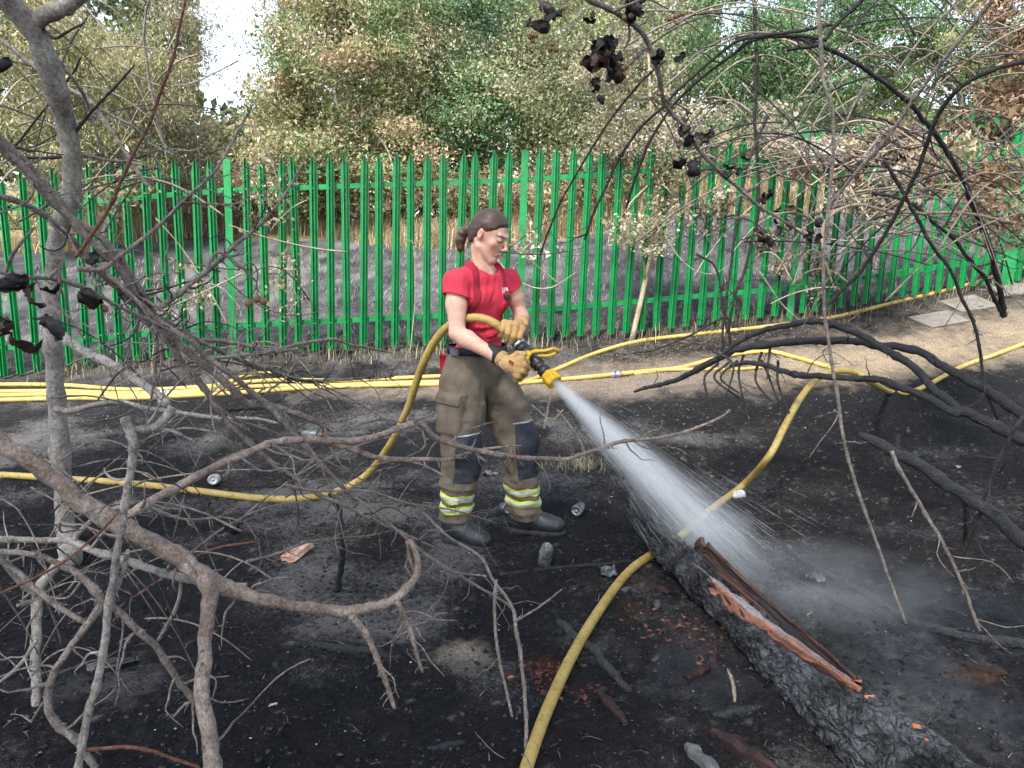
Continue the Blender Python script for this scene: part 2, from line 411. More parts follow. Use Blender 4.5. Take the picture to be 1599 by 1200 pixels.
for i, x in enumerate(post_x):
    y = float(fence_y(np.array(x))); zb = gbase(x) - .25; big_ = (i == 5)
    w, hgt = (.034, 2.06) if not big_ else (.07, 2.15)
    prof = []
    parts = [box((x, y - .03, zb + hgt / 2), (w, .005, hgt / 2)), box((x - w * .0, y - .002, zb + hgt / 2 - .02), (.004, .026, hgt / 2 - .02))]
    a = np.linspace(0, math.pi, 9); top = [(x + w * math.cos(q), zb + hgt + w * .6 * math.sin(q)) for q in a]
    vv = np.array([(u, y - .035, z) for u, z in top] + [(u, y - .025, z) for u, z in top]); n = len(top)
    ff = [tuple(range(n)), tuple(range(2 * n - 1, n - 1, -1))] + [(j, j + n, j + n + 1, j + 1) for j in range(n - 1)]
    parts.append((vv, ff))
    for rz in (.27, 1.55):
        for s in (-1, 1): parts.append(box((x + s * (w + .018), y - .004, gbase(x) + rz), (.024, .004, .02))); parts.append(lathe([(0, .012), (.01, .011), (.012, .005)], (x + s * (w + .02), y - .008, gbase(x) + rz), (0, -1, 0), 6))
    v, f = cat_meshes(parts); wmesh('post', v, f, M_green, fence, smooth=False)
# ------------------------------------------------------------------ signed-distance modelling (bodies, clothes, gloves, boots)
class SDF:
    def __init__(s, xs, ys, zs):
        s.xs, s.ys, s.zs = [np.asarray(a, np.float32) for a in (xs, ys, zs)]
        s.D = np.full((len(xs), len(ys), len(zs)), .08, np.float32)
    def copy(s):
        o = SDF.__new__(SDF); o.xs, o.ys, o.zs = s.xs, s.ys, s.zs; o.D = s.D.copy(); return o
    def grid(s):
        return s.xs[:, None, None], s.ys[None, :, None], s.zs[None, None, :]
    def pts(s):
        return np.stack(np.meshgrid(s.xs, s.ys, s.zs, indexing='ij'), -1)
    def op(s, fn, lo, hi, k=.01, mode='+'):
        m = max(k, .004) * 2 + .03; sl = []
        for a, l, h in zip((s.xs, s.ys, s.zs), lo, hi):
            i, j = np.searchsorted(a, l - m), np.searchsorted(a, h + m)
            if j <= i: return s
            sl.append(slice(i, j))
        sl = tuple(sl)
        P = np.stack(np.broadcast_arrays(s.xs[sl[0]][:, None, None], s.ys[sl[1]][None, :, None], s.zs[sl[2]][None, None, :]), -1)
        d = fn(P).astype(np.float32); a = s.D[sl]
        if mode == '-': d = -d
        if mode == '+':
            h = np.clip(.5 + .5 * (a - d) / k, 0, 1); s.D[sl] = a * (1 - h) + d * h - k * h * (1 - h)
        else:
            h = np.clip(.5 - .5 * (a - d) / k, 0, 1); s.D[sl] = a * (1 - h) + d * h + k * h * (1 - h)
        return s
    def cone(s, a, b, ra, rb, k=.012, mode='+', squash=None):
        a, b = np.asarray(a, np.float32), np.asarray(b, np.float32); r = max(ra, rb)
        def fn(P):
            pa = P - a; ba = b - a; t = np.clip((pa @ ba) / (ba @ ba), 0, 1)
            return np.linalg.norm(pa - t[..., None] * ba, axis=-1) - (ra + (rb - ra) * t)
        return s.op(fn, np.minimum(a, b) - r, np.maximum(a, b) + r, k, mode)
    def chain(s, pts, rad, k=.012):
        for i in range(len(pts) - 1): s.cone(pts[i], pts[i + 1], rad[i], rad[i + 1], k)
        return s
    def ell(s, c, r, A=None, k=.012, mode='+'):
        c = np.asarray(c, np.float32); r = np.asarray(r, np.float32); A = np.eye(3, dtype=np.float32) if A is None else np.asarray(A, np.float32)
        def fn(P):
            q = (P - c) @ A.T; k0 = np.linalg.norm(q / r, axis=-1); k1 = np.linalg.norm(q / (r * r), axis=-1) + 1e-6
            return k0 * (k0 - 1) / k1
        R_ = float(r.max()); return s.op(fn, c - R_, c + R_, k, mode)
    def rbox(s, c, h, A=None, r=.01, k=.008, mode='+'):
        c = np.asarray(c, np.float32); h = np.asarray(h, np.float32); A = np.eye(3, dtype=np.float32) if A is None else np.asarray(A, np.float32)
        def fn(P):
            q = np.abs((P - c) @ A.T) - (h - r); return np.linalg.norm(np.maximum(q, 0), axis=-1) + np.minimum(q.max(-1), 0) - r
        R_ = float(np.linalg.norm(h)); return s.op(fn, c - R_, c + R_, k, mode)
    def mesh(s):
        """naive surface nets on a rectilinear grid -> world verts, quads."""
        D = s.D; ins = D < 0
        c = [ins[i:ins.shape[0] - 1 + i, j:ins.shape[1] - 1 + j, k:ins.shape[2] - 1 + k] for i in (0, 1) for j in (0, 1) for k in (0, 1)]
        cnt = sum(x.astype(np.int8) for x in c); act = (cnt > 0) & (cnt < 8)
        I = np.argwhere(act); n = len(I); cid = np.full(act.shape, -1, np.int32); cid[act] = np.arange(n)
        off = [(i, j, k) for i in (0, 1) for j in (0, 1) for k in (0, 1)]
        val = [D[I[:, 0] + o[0], I[:, 1] + o[1], I[:, 2] + o[2]] for o in off]
        acc = np.zeros((n, 3)); num = np.zeros(n)
        for a in range(8):
            for b in range(a + 1, 8):
                if sum(abs(off[a][q] - off[b][q]) for q in range(3)) != 1: continue
                m = (val[a] < 0) != (val[b] < 0); t = np.where(m, val[a] / np.where(m, val[a] - val[b], 1), 0)
                p = np.array(off[a])[None] + t[:, None] * (np.array(off[b]) - np.array(off[a]))[None]
                acc += np.where(m[:, None], p, 0); num += m
        p = I + acc / num[:, None]
        v = np.stack([np.interp(p[:, q], np.arange(len(ax)), ax) for q, ax in enumerate((s.xs, s.ys, s.zs))], 1)
        F = []
        for ax in range(3):
            a = [slice(None)] * 3; b = [slice(None)] * 3; a[ax] = slice(0, -1); b[ax] = slice(1, None)
            A, B = ins[tuple(a)], ins[tuple(b)]; E = np.argwhere(A != B); u, w = (ax + 1) % 3, (ax + 2) % 3
            E = E[(E[:, u] > 0) & (E[:, w] > 0) & (E[:, u] < D.shape[u] - 1) & (E[:, w] < D.shape[w] - 1)]
            q = []
            for du, dw in ((1, 1), (0, 1), (0, 0), (1, 0)):
                e = E.copy(); e[:, u] -= du; e[:, w] -= dw; q.append(cid[e[:, 0], e[:, 1], e[:, 2]])
            q = np.stack(q, 1); fl = ~A[E[:, 0], E[:, 1], E[:, 2]]; q[fl] = q[fl][:, ::-1]; F.append(q)
        f = np.vstack(F); f = f[(f >= 0).all(1)]
        return v, f
def lin(lo, hi, step): return np.arange(lo, hi + step, step)
def relax(v, f, it=1, lam=.5):
    e = np.vstack([f[:, [0, 1]], f[:, [1, 2]], f[:, [2, 3]], f[:, [3, 0]]]); e = np.vstack([e, e[:, ::-1]])
    deg = np.bincount(e[:, 0], minlength=len(v))[:, None]
    for _ in range(it):
        s = np.stack([np.bincount(e[:, 0], weights=v[e[:, 1], q], minlength=len(v)) for q in range(3)], 1)
        v = v * (1 - lam) + lam * s / np.maximum(deg, 1)
    return v
# ------------------------------------------------------------------ the firefighter
def unit(v): v = np.asarray(v, float); return v / np.linalg.norm(v)
FW = unit((.74, -.67, 0)); RT = np.array([FW[1], -FW[0], 0.0]); FT = unit((.58, -.81, 0)); RS = np.array([FT[1], -FT[0], 0.0])   # hips / chest frames; facing right and towards the camera; her right hand side
def skin_mat():
    m = Mat('skin'); a = m.attr('Col'); co = m.coord('Object')
    n = m.ramp(m.noise(co, 26, 6, .7), [(.3, (.84, .77, .74)), (.7, (1.10, 1.09, 1.08))])
    m.bump(m.noise(co, 240, 3), .12, .001)
    m.set(m.mix(1.0, a.outputs['Color'], n, 'MULTIPLY'), .48, .4); m.b.inputs['Subsurface Weight'].default_value = .12
    m.b.inputs['Subsurface Radius'].default_value = (.02, .008, .004); m.b.inputs['Subsurface Scale'].default_value = .3; return m.m
def cloth_mat(name, stops, scale, weave=0, rough=.85, bump=.3, dirt=None):
    m = Mat(name); co = m.coord('Object'); c = m.ramp(m.noise(co, scale, 6, .65), stops)
    h = m.noise(co, 160, 3)
    if weave:
        w = m.n('TexWave', wave_type='BANDS', bands_direction='Z'); w.inputs['Scale'].default_value = weave; w.inputs['Distortion'].default_value = 1.2; w.inputs['Detail'].default_value = 2; m.l(co, w.inputs['Vector'])
        w2 = m.n('TexWave', wave_type='BANDS', bands_direction='DIAGONAL'); w2.inputs['Scale'].default_value = weave * .8; w2.inputs['Distortion'].default_value = 1.2; m.l(co, w2.inputs['Vector'])
        k = m.math('MULTIPLY', w.outputs['Fac'], w2.outputs['Fac']); c = m.mix(.28, c, m.ramp(k, [(0, (.25, .25, .25)), (.6, (1, 1, 1))]), 'MULTIPLY'); h = k
    if dirt:
        d = m.ramp(m.noise(co, 5, 6, .7), [(.5, (0, 0, 0)), (.7, (1, 1, 1))]); c = m.mix(m.math('MULTIPLY', d, .6), c, dirt)
    h = m.math('ADD', h, m.math('MULTIPLY', m.noise(co, 34, 4, .6, .8), 2.2)); m.bump(h, min(1, bump * 1.8), .0035); m.set(c, rough, .2); return m.m
M_skin = skin_mat()
M_shirt = cloth_mat('red_cotton', [(.3, (.54, .034, .062)), (.7, (.66, .055, .090))], 9, rough=.9, bump=.2)
M_khaki = cloth_mat('khaki_weave', [(.25, (.115, .088, .062)), (.5, (.175, .138, .102)), (.75, (.24, .195, .148))], 11, 75, dirt=(.05, .043, .036))
M_navy = cloth_mat('navy_padding', [(.3, (.020, .023, .031)), (.7, (.045, .050, .064))], 20, rough=.7)
M_strap = cloth_mat('dark_red_webbing', [(.3, (.34, .022, .042)), (.7, (.42, .030, .055))], 30, 120)
M_belt = noisy('black_webbing', [(.3, (.010, .010, .012)), (.7, (.03, .03, .034))], 40, .6)
M_yel = noisy('fluorescent_yellow', [(.3, (.50, .56, .02)), (.7, (.62, .70, .05))], 25, .6)
M_silver = noisy('silver_reflective', [(.3, (.36, .38, .42)), (.7, (.55, .57, .61))], 18, .38, metal=.0, spec=.6)
M_glove = cloth_mat('tan_leather', [(.25, (.30, .17, .065)), (.5, (.46, .28, .115)), (.8, (.56, .37, .17))], 26, rough=.7, bump=.5)
M_gpalm = cloth_mat('worn_brown_leather', [(.3, (.16, .07, .02)), (.7, (.30, .15, .05))], 30, rough=.6, bump=.5)
M_hair = Mat('brown_hair')
_hc = M_hair.coord('Object', (1, 1, 1)); _hw = M_hair.n('TexWave', wave_type='RINGS', rings_direction='Y'); _hw.inputs['Scale'].default_value = 55; _hw.inputs['Distortion'].default_value = 3; _hw.inputs['Detail'].default_value = 3
_hat = M_hair.attr('strand'); _hcx = M_hair.n('CombineXYZ'); M_hair.l(_hat.outputs['Fac'], _hcx.inputs[0])
_hn = M_hair.noise(_hcx.outputs[0], 70, 5, .7)
M_hair.bump(_hn, .6, .003); _hcol = M_hair.attr('Col')
M_hair.set(M_hair.mix(1.0, _hcol.outputs['Color'], M_hair.ramp(_hn, [(.32, (.35, .33, .32)), (.5, (1, 1, 1)), (.68, (2.2, 2.1, 2.0))]), 'MULTIPLY'), .42, .45)
M_rubber = noisy('black_boot_rubber', [(.3, (.010, .012, .015)), (.6, (.026, .030, .036)), (.8, (.07, .07, .07))], 14, .45, bump=.2, spec=.5)

# head frame
HY, HP = R(63), R(22)
hf0 = np.array([math.sin(HY), -math.cos(HY), 0]); hr = np.array([hf0[1], -hf0[0], 0.0]); hf = hf0 * math.cos(HP) + np.array([0, 0, -math.sin(HP)]); hu = np.cross(hr, hf)
HA = np.stack([hr, hf, hu]); hc = V(764, 367, 3.70)
def Hd(x, y, z): return hc + hr * x + hf * y + hu * z

sh_r, sh_l = V(711, 441, 3.61), V(795, 438, 3.82)
el_r, wr_r = V(714, 521, 3.535), V(771, 555, 3.42)
el_l, wr_l = V(814, 494, 3.86), V(812, 506, 3.63)
neck0 = V(753, 426, 3.725); chest = V(751, 462, 3.73); waist = V(748, 520, 3.74); pelvis = V(744, 575, 3.735)
hip_r, hip_l = V(722, 600, 3.665), V(776, 606, 3.80)
kn_r, kn_l = V(722, 700, 3.60), V(810, 692, 3.735)
an_r, an_l = V(711, 808, 3.66), V(820, 806, 3.79)
gz_r, gz_l = float(H(an_r[0], an_r[1])), float(H(an_l[0], an_l[1]))
person = empty('person', (float(an_r[0] + an_l[0]) / 2, float(an_r[1] + an_l[1]) / 2, min(gz_r, gz_l)))
tag(person, 'firefighter in red t-shirt and khaki fire trousers, ponytail, aiming a hose nozzle at the log', 'person')

def build_body():
    xs = np.concatenate([lin(-.42, -.215, .007), lin(-.208, .075, .0032), lin(.082, .16, .006)])
    ys = np.concatenate([lin(3.34, 3.525, .007), lin(3.532, 3.86, .0034), lin(3.867, 3.98, .007)])
    zt = hc[2]
    zs = np.concatenate([lin(.02, zt - .165, .009), lin(zt - .156, zt + .16, .0032)])
    s = SDF(xs, ys, zs)
    # torso and legs (mostly under the clothes)
    A = np.stack([RT, FW, [0, 0, 1]]); AT = np.stack([RS, FT, [0, 0, 1]])
    s.ell(chest, (.130, .080, .14), AT); s.ell(waist, (.105, .072, .12), AT, .03); s.ell(pelvis, (.14, .1, .12), A, .03)
    for h, k, a in ((hip_r, kn_r, an_r), (hip_l, kn_l, an_l)):
        s.cone(h, k, .075, .052, .02); s.cone(k, a - np.array([0, 0, .03]), .052, .036, .02)
    s.cone(chest + np.array([0, 0, .08]), sh_r, .042, .044, .03); s.cone(chest + np.array([0, 0, .08]), sh_l, .042, .042, .03)
    # arms: deltoid, biceps, elbow, forearm, wrist, a closed hand inside each glove
    def arm(a, e, w, hand, kx):
        m = a + (e - a) * .45; fo = e + (w - e) * .28
        s.chain([a, m, e], [.046 * kx, .0465 * kx, .036 * kx], .02); s.chain([e, fo, w], [.036 * kx, .0405 * kx, .027 * kx], .018); s.cone(w, hand, .026, .032, .012)
    arm(sh_r, el_r, wr_r, V(797, 573, 3.375), 1.0); arm(sh_l, el_l, wr_l, V(800, 514, 3.55), .94)
    # neck and trapezius
    s.cone(Hd(0, -.025, -.070), neck0, .0435, .049, .02); s.cone(neck0 + np.array([0, 0, .015]), sh_r + np.array([.03, .02, .005]), .038, .026, .03); s.cone(neck0 + np.array([0, 0, .015]), sh_l + np.array([-.03, -.03, .005]), .038, .026, .03)
    for sx in (-1, 1): s.cone(Hd(.05 * sx, -.03, -.035), neck0 + FT * .040 + RS * .02 * sx - np.array([0, 0, .005]), .014, .010, .02)   # neck muscles
    # skull and face
    s.ell(Hd(0, -.010, .03), (.073, .088, .083), HA, .02); s.ell(Hd(0, .032, -.026), (.054, .059, .078), HA, .025)
    s.cone(Hd(0, .062, -.098), Hd(0, .052, -.088), .019, .026, .02)
    for sx in (-1, 1):
        s.cone(Hd(.052 * sx, .000, -.058), Hd(.012 * sx, .060, -.100), .014, .014, .02); s.ell(Hd(.038 * sx, .056, -.018), (.019, .019, .019), HA, .02)
        s.cone(Hd(.036 * sx, .074, .027), Hd(.010 * sx, .085, .022), .007, .008, .016)
        s.ell(Hd(.031 * sx, .103, .004), (.016, .0165, .012), HA, .012, '-'); s.ell(Hd(.031 * sx, .076, .004), (.0145, .0125, .0125), HA, .004)
        s.cone(Hd(.016 * sx, .0895, -.0005), Hd(.046 * sx, .0825, -.002), .0022, .0018, .003)          # lowered upper lid edge
        s.ell(Hd(.011 * sx, .098, -.036), (.0065, .008, .0055), HA, .006)
        EA = np.stack([unit(hr * sx + hf * -.30), unit(hf + hr * sx * .30), hu])
        s.ell(Hd(.073 * sx, -.010, .000), (.0075, .016, .025), EA, .006); s.ell(Hd(.081 * sx, -.006, .003), (.005, .008, .013), EA, .005, '-'); s.ell(Hd(.070 * sx, -.005, -.022), (.006, .009, .009), EA, .006)
    s.chain([Hd(0, .086, .020), Hd(0, .097, -.004), Hd(0, .110, -.028)], [.0062, .0068, .0085], .010); s.cone(Hd(0, .110, -.030), Hd(0, .095, -.039), .0075, .006, .006)
    s.chain([Hd(-.021, .082, -.066), Hd(-.006, .0905, -.0615), Hd(.006, .0905, -.0615), Hd(.021, .082, -.066)], [.002, .0038, .0038, .002], .006)
    s.chain([Hd(-.018, .082, -.0705), Hd(0, .0915, -.0735), Hd(.018, .082, -.0705)], [.002, .0045, .002], .006)
    s.chain([Hd(-.022, .088, -.0672), Hd(0, .1015, -.0668), Hd(.022, .088, -.0672)], [.0012, .0020, .0012], .002) if False else None
    v, f = s.mesh(); v = relax(v, f, 1, .35)
    q = (v - hc) @ HA.T; x, y, z = np.abs(q[:, 0]), q[:, 1], q[:, 2]
    base = np.array([.62, .375, .285]); c = np.tile(base, (len(v), 1))
    def add(w, col): 
        w = np.clip(w, 0, 1)[:, None]; c[:] = c * (1 - w) + np.array(col) * w
    hd = (np.linalg.norm(q, axis=1) < .2)
    add(.35 * hd * np.clip(1 - np.hypot(x - .042, z + .028) / .03, 0, 1) * (y > .03), (.60, .24, .19))
    add(.4 * hd * np.clip(1 - np.linalg.norm(q - [0, .115, -.03], axis=1) / .022, 0, 1), (.60, .24, .18))
    lip = (y > .074) & (x < .023 - .3 * np.abs(z + .067)) & (np.abs(z + .0675) < .0105 * (1 - (x / .026) ** 2) + .001); add(.6 * lip, (.46, .20, .165))
    add(.6 * ((y > .072) & (x < .020) & (np.abs(z + .0675) < .0018)), (.18, .06, .05))
    brow = (y > .055) & (x > .010) & (x < .050) & (np.abs(z - (.0235 - 5.5 * (x - .034) ** 2)) < .0036); add(.75 * brow, (.085, .045, .028))
    lash = (y > .06) & (x > .016) & (x < .047) & (np.abs(z - (-.0030 + 9 * (x - .031) ** 2)) < .0036); add(.92 * lash, (.035, .02, .016))
    sock = (y > .05) & (np.hypot((x - .031) / .022, (z - .006) / .014) < 1); add(.45 * sock, (.42, .19, .15))
    ear = (np.abs(q[:, 0]) > .07) & (np.abs(z) < .045) & (y < .03); add(.3 * ear, (.62, .22, .17))
    return wmesh('body', v, f, M_skin, person, cols=c)
build_body()

def build_hair():
    lo = hc - .22; hi = hc + .19
    s = SDF(lin(lo[0], hi[0], .0034), lin(lo[1], hi[1], .0034), lin(lo[2], hi[2], .0034))
    s.ell(Hd(0, -.011, .030), (.0795, .0945, .0905), HA, .02); s.ell(Hd(0, -.050, -.025), (.058, .048, .060), HA, .03)
    P = s.pts(); q = (P - hc) @ HA.T
    line = np.interp(q[..., 1], [-.12, -.085, -.045, -.028, -.012, .012, .030, .048, .066, .085, .12], [-.085, -.080, -.052, -.030, .020, .016, .022, .036, .056, .074, .080]) + np.where(q[..., 1] > .05, -.18 * np.maximum(0, .045 - np.abs(q[..., 0])) * 0 - .0, 0)
    line = line + np.clip((np.abs(q[..., 0]) - .045) / .03, 0, 1) * np.where(q[..., 1] > .045, -.012, 0)
    cut = (line - q[..., 2]) * .8
    s.D += (.0085 * np.clip(1 - (q[..., 2] - line) / .030, 0, 1) ** 1.5 * (q[..., 1] > -.03)).astype(np.float32)
    s.D = np.maximum(s.D, cut.astype(np.float32))
    tie = Hd(.004, -.100, -.018)
    s.cone(Hd(0, -.082, -.008), tie, .028, .017, .012)
    s.chain([tie, Hd(.006, -.118, -.020), Hd(.012, -.130, -.046), Hd(.016, -.128, -.082), Hd(.015, -.114, -.116), Hd(.013, -.104, -.140)], [.016, .021, .025, .024, .017, .004], .012)
    s.D += (vnoise((q * np.array([1, .25, 1])).reshape(-1, 3), 120, 5, 1) * .0012).reshape(s.D.shape)
    v, f = s.mesh(); v = relax(v, f, 1, .4)
    q = (v - hc) @ HA.T
    tail = q[:, 1] < -.106
    strand = np.where(tail, q[:, 0] * 3 + (q[:, 1] + .1) * 2.0, np.arctan2(q[:, 0], q[:, 2] + .04) * .55)
    c = np.tile(np.array([.060, .036, .025]), (len(v), 1)); t = np.clip((-.128 - q[:, 1]) / .03, 0, 1)[:, None] * .75
    c = c * (1 - t) + np.array([.26, .155, .09]) * t
    pass
    o = wmesh('hair', v, f, M_hair.m, person, cols=c, extra={'strand': strand})
    v, f = lathe([(-.008, .021), (-.004, .025), (.004, .025), (.008, .021)], tie, tie - Hd(0, -.07, -.006), 14); wmesh('hair_tie', v, f, M_belt, o)
build_hair()

# ---- t-shirt
def build_shirt():
    s = SDF(lin(-.40, .10, .0046), lin(3.42, 4.0, .0046), lin(.80, 1.46, .0046))
    A = np.stack([RS, FT, [0, 0, 1]])
    s.ell(chest + np.array([0, 0, .01]), (.142, .096, .165), A); s.ell(waist, (.120, .092, .15), A, .04); s.ell(pelvis + np.array([0, 0, .06]), (.126, .096, .08), A, .04)
    for sx in (-1, 1): s.ell(chest + RS * .060 * sx + FT * .056 - np.array([0, 0, .010]), (.060, .056, .056), A, .035)
    s.cone(neck0 + np.array([0, 0, -.004]), sh_r + np.array([.008, .004, .000]), .064, .057, .03); s.cone(neck0 + np.array([0, 0, -.004]), sh_l + np.array([-.008, -.004, .000]), .064, .054, .03)
    sl_r = sh_r + (el_r - sh_r) * .29; sl_l = sh_l + (el_l - sh_l) * .26
    P = s.pts().astype(np.float32)
    for sh, c0, e0, r0, r1, hole in ((sh_r, sl_r, el_r, .0570, .0665, .0550), (sh_l, sl_l, el_l, .0545, .063, .0520)):
        k = SDF(s.xs, s.ys, s.zs); d0 = unit(unit(e0 - sh) + np.array([-.25 if sh is sh_r else .25, 0, 0])); k.cone(sh, c0 + unit(e0 - sh) * .03, r0, r1, .02)
        t = (P - c0) @ d0; du = unit(e0 - sh); tt = (P - c0) @ du; near_ = np.linalg.norm((P - c0) - tt[..., None] * du, axis=-1)
        k.D = np.maximum(k.D, t); k.D = np.maximum(k.D, np.where(t > -.035, hole - near_, -1)).astype(np.float32)
        h = np.clip(.5 + .5 * (s.D - k.D) / .018, 0, 1) * (t < -.01); s.D = np.where(t < -.01, s.D * (1 - h) + k.D * h - .018 * h * (1 - h), np.minimum(s.D, k.D)).astype(np.float32)
    rel = P - chest
    r_, f_, z_ = rel @ RS, rel @ FT, rel[..., 2]
    # folds: diagonal pulls from the shoulders, bunching at the waist
    fold = .0075 * vnoise((np.stack([r_ * 1.0 + z_ * .5, f_ * .6, z_ * .35 - r_ * .4], -1)).reshape(-1, 3), 22, 31, 2).reshape(s.D.shape)
    fold += np.clip((-.06 - z_) / .1, 0, 1) * .011 * vnoise(np.stack([r_ * .5 + z_ * .6, f_ * .5, z_ * 1.5], -1).reshape(-1, 3), 30, 33, 2).reshape(s.D.shape)
    arm_ = np.minimum(np.linalg.norm(P - sl_r, axis=-1), np.linalg.norm(P - sl_l, axis=-1)); fold *= np.clip((arm_ - .05) / .08, .12, 1)
    s.D += fold.astype(np.float32)
    nb = neck0 + FT * .012 + np.array([0, 0, .020]); na = unit(np.array([0, 0, 1.0]) * .86 + FT * .50)
    t = (P - nb) @ na; rr = np.linalg.norm((P - nb) - t[..., None] * na, axis=-1)
    s.D = np.maximum(s.D, np.where(t > -.05, .061 + np.clip(f_, 0, .1) * .12 - rr, -1)).astype(np.float32)          # neck hole
    s.D = np.maximum(s.D, V(746, 552, 3.735)[2] - .03 * f_ - P[..., 2]).astype(np.float32)
    v, f = s.mesh(); v = relax(v, f, 1, .4)
    o = wmesh('t_shirt', v, f, M_shirt, person)
    # braces over the shirt, each one strap of webbing
    for sg in (1, -1):
        off = (.082 + .20 * np.clip(-z_ + .02, 0, .14)) if sg == 1 else (-.078 - .10 * np.clip(-z_ + .02, 0, .14))
        k = s.copy(); lim = np.maximum(np.abs(r_ - off) - (.0165 if sg == 1 else .012), -.20 - z_)
        k.D = np.maximum(np.maximum(k.D - .0055, lim), np.where(f_ > -.03, -1, .05)).astype(np.float32)
        v, f = k.mesh(); b = wmesh('brace', relax(v, f, 2, .4), f, M_strap, person)
        zb = -.100 if sg == 1 else -.002
        k2 = s.copy(); lim = np.maximum(np.abs(r_ - off) - .019, np.abs(z_ - zb) - .012); k2.D = np.maximum(np.maximum(k2.D - .010, lim), np.where(f_ > 0, -1, .05)).astype(np.float32)
        v, f = k2.mesh(); wmesh('buckle', v, f, M_belt, b, smooth=False)
    return s, o
SH, shirt_ob = build_shirt()
def surf_hit(s, px, py, y0, y1):         # first surface point of a model along that line of sight
    for y in np.arange(y0, y1, .002):
        p = V(px, py, y); i = [int(np.searchsorted(a, c)) for a, c in zip((s.xs, s.ys, s.zs), p)]
        if all(0 <= q < n for q, n in zip(i, s.D.shape)) and s.D[tuple(i)] < 0: return p
    return V(px, py, y1)
def text_mesh(body, size, bold=.012):
    cu = bpy.data.curves.new('letters', 'FONT'); cu.body = body; cu.size = size; cu.align_x = 'CENTER'; cu.align_y = 'CENTER'; cu.extrude = .0006; cu.offset = bold * size; cu.resolution_u = 3
    o = bpy.data.objects.new('letters', cu); COL.objects.link(o); bpy.context.view_layer.update()
    me = bpy.data.meshes.new_from_object(o.evaluated_get(bpy.context.evaluated_depsgraph_get())); bpy.data.objects.remove(o, do_unlink=True)
    v = np.array([q.co[:] for q in me.vertices]); f = [tuple(p.vertices) for p in me.polygons]; bpy.data.meshes.remove(me); return v, f
M_white = noisy('white_print', [(.3, (.70, .66, .66)), (.7, (.82, .80, .80))], 60, .8, bump=0)
def badge():
    c = surf_hit(SH, 787, 453, 3.45, 3.9); cx = surf_hit(SH, 792, 453, 3.45, 3.9); cz = surf_hit(SH, 787, 448, 3.45, 3.9)
    n = unit(FT * .9 + np.array([.30, -.1, .10])); a = unit(np.cross([0, 0, 1.0], n)); a = a if a[0] > 0 else -a; u = np.cross(n, a); u = u if u[2] > 0 else -u
    v, f = text_mesh('LFB', .026, .03)
    w = c - n * -.0035 if (n @ (CAM - c)) > 0 else c - n * .0035
    n = n if (n @ (CAM - c)) > 0 else -n
    w = c + n * .009
    v2 = w + v[:, :1] * a * .95 + v[:, 1:2] * u + v[:, 2:3] * n
    wmesh('lettering', v2, f, M_white, shirt_ob, smooth=False)
    v, f = box(w - u * .0135, (.020, .0012, .0008), [a, u, n]); wmesh('lettering_bar', v, f, M_white, shirt_ob, smooth=False)
badge()

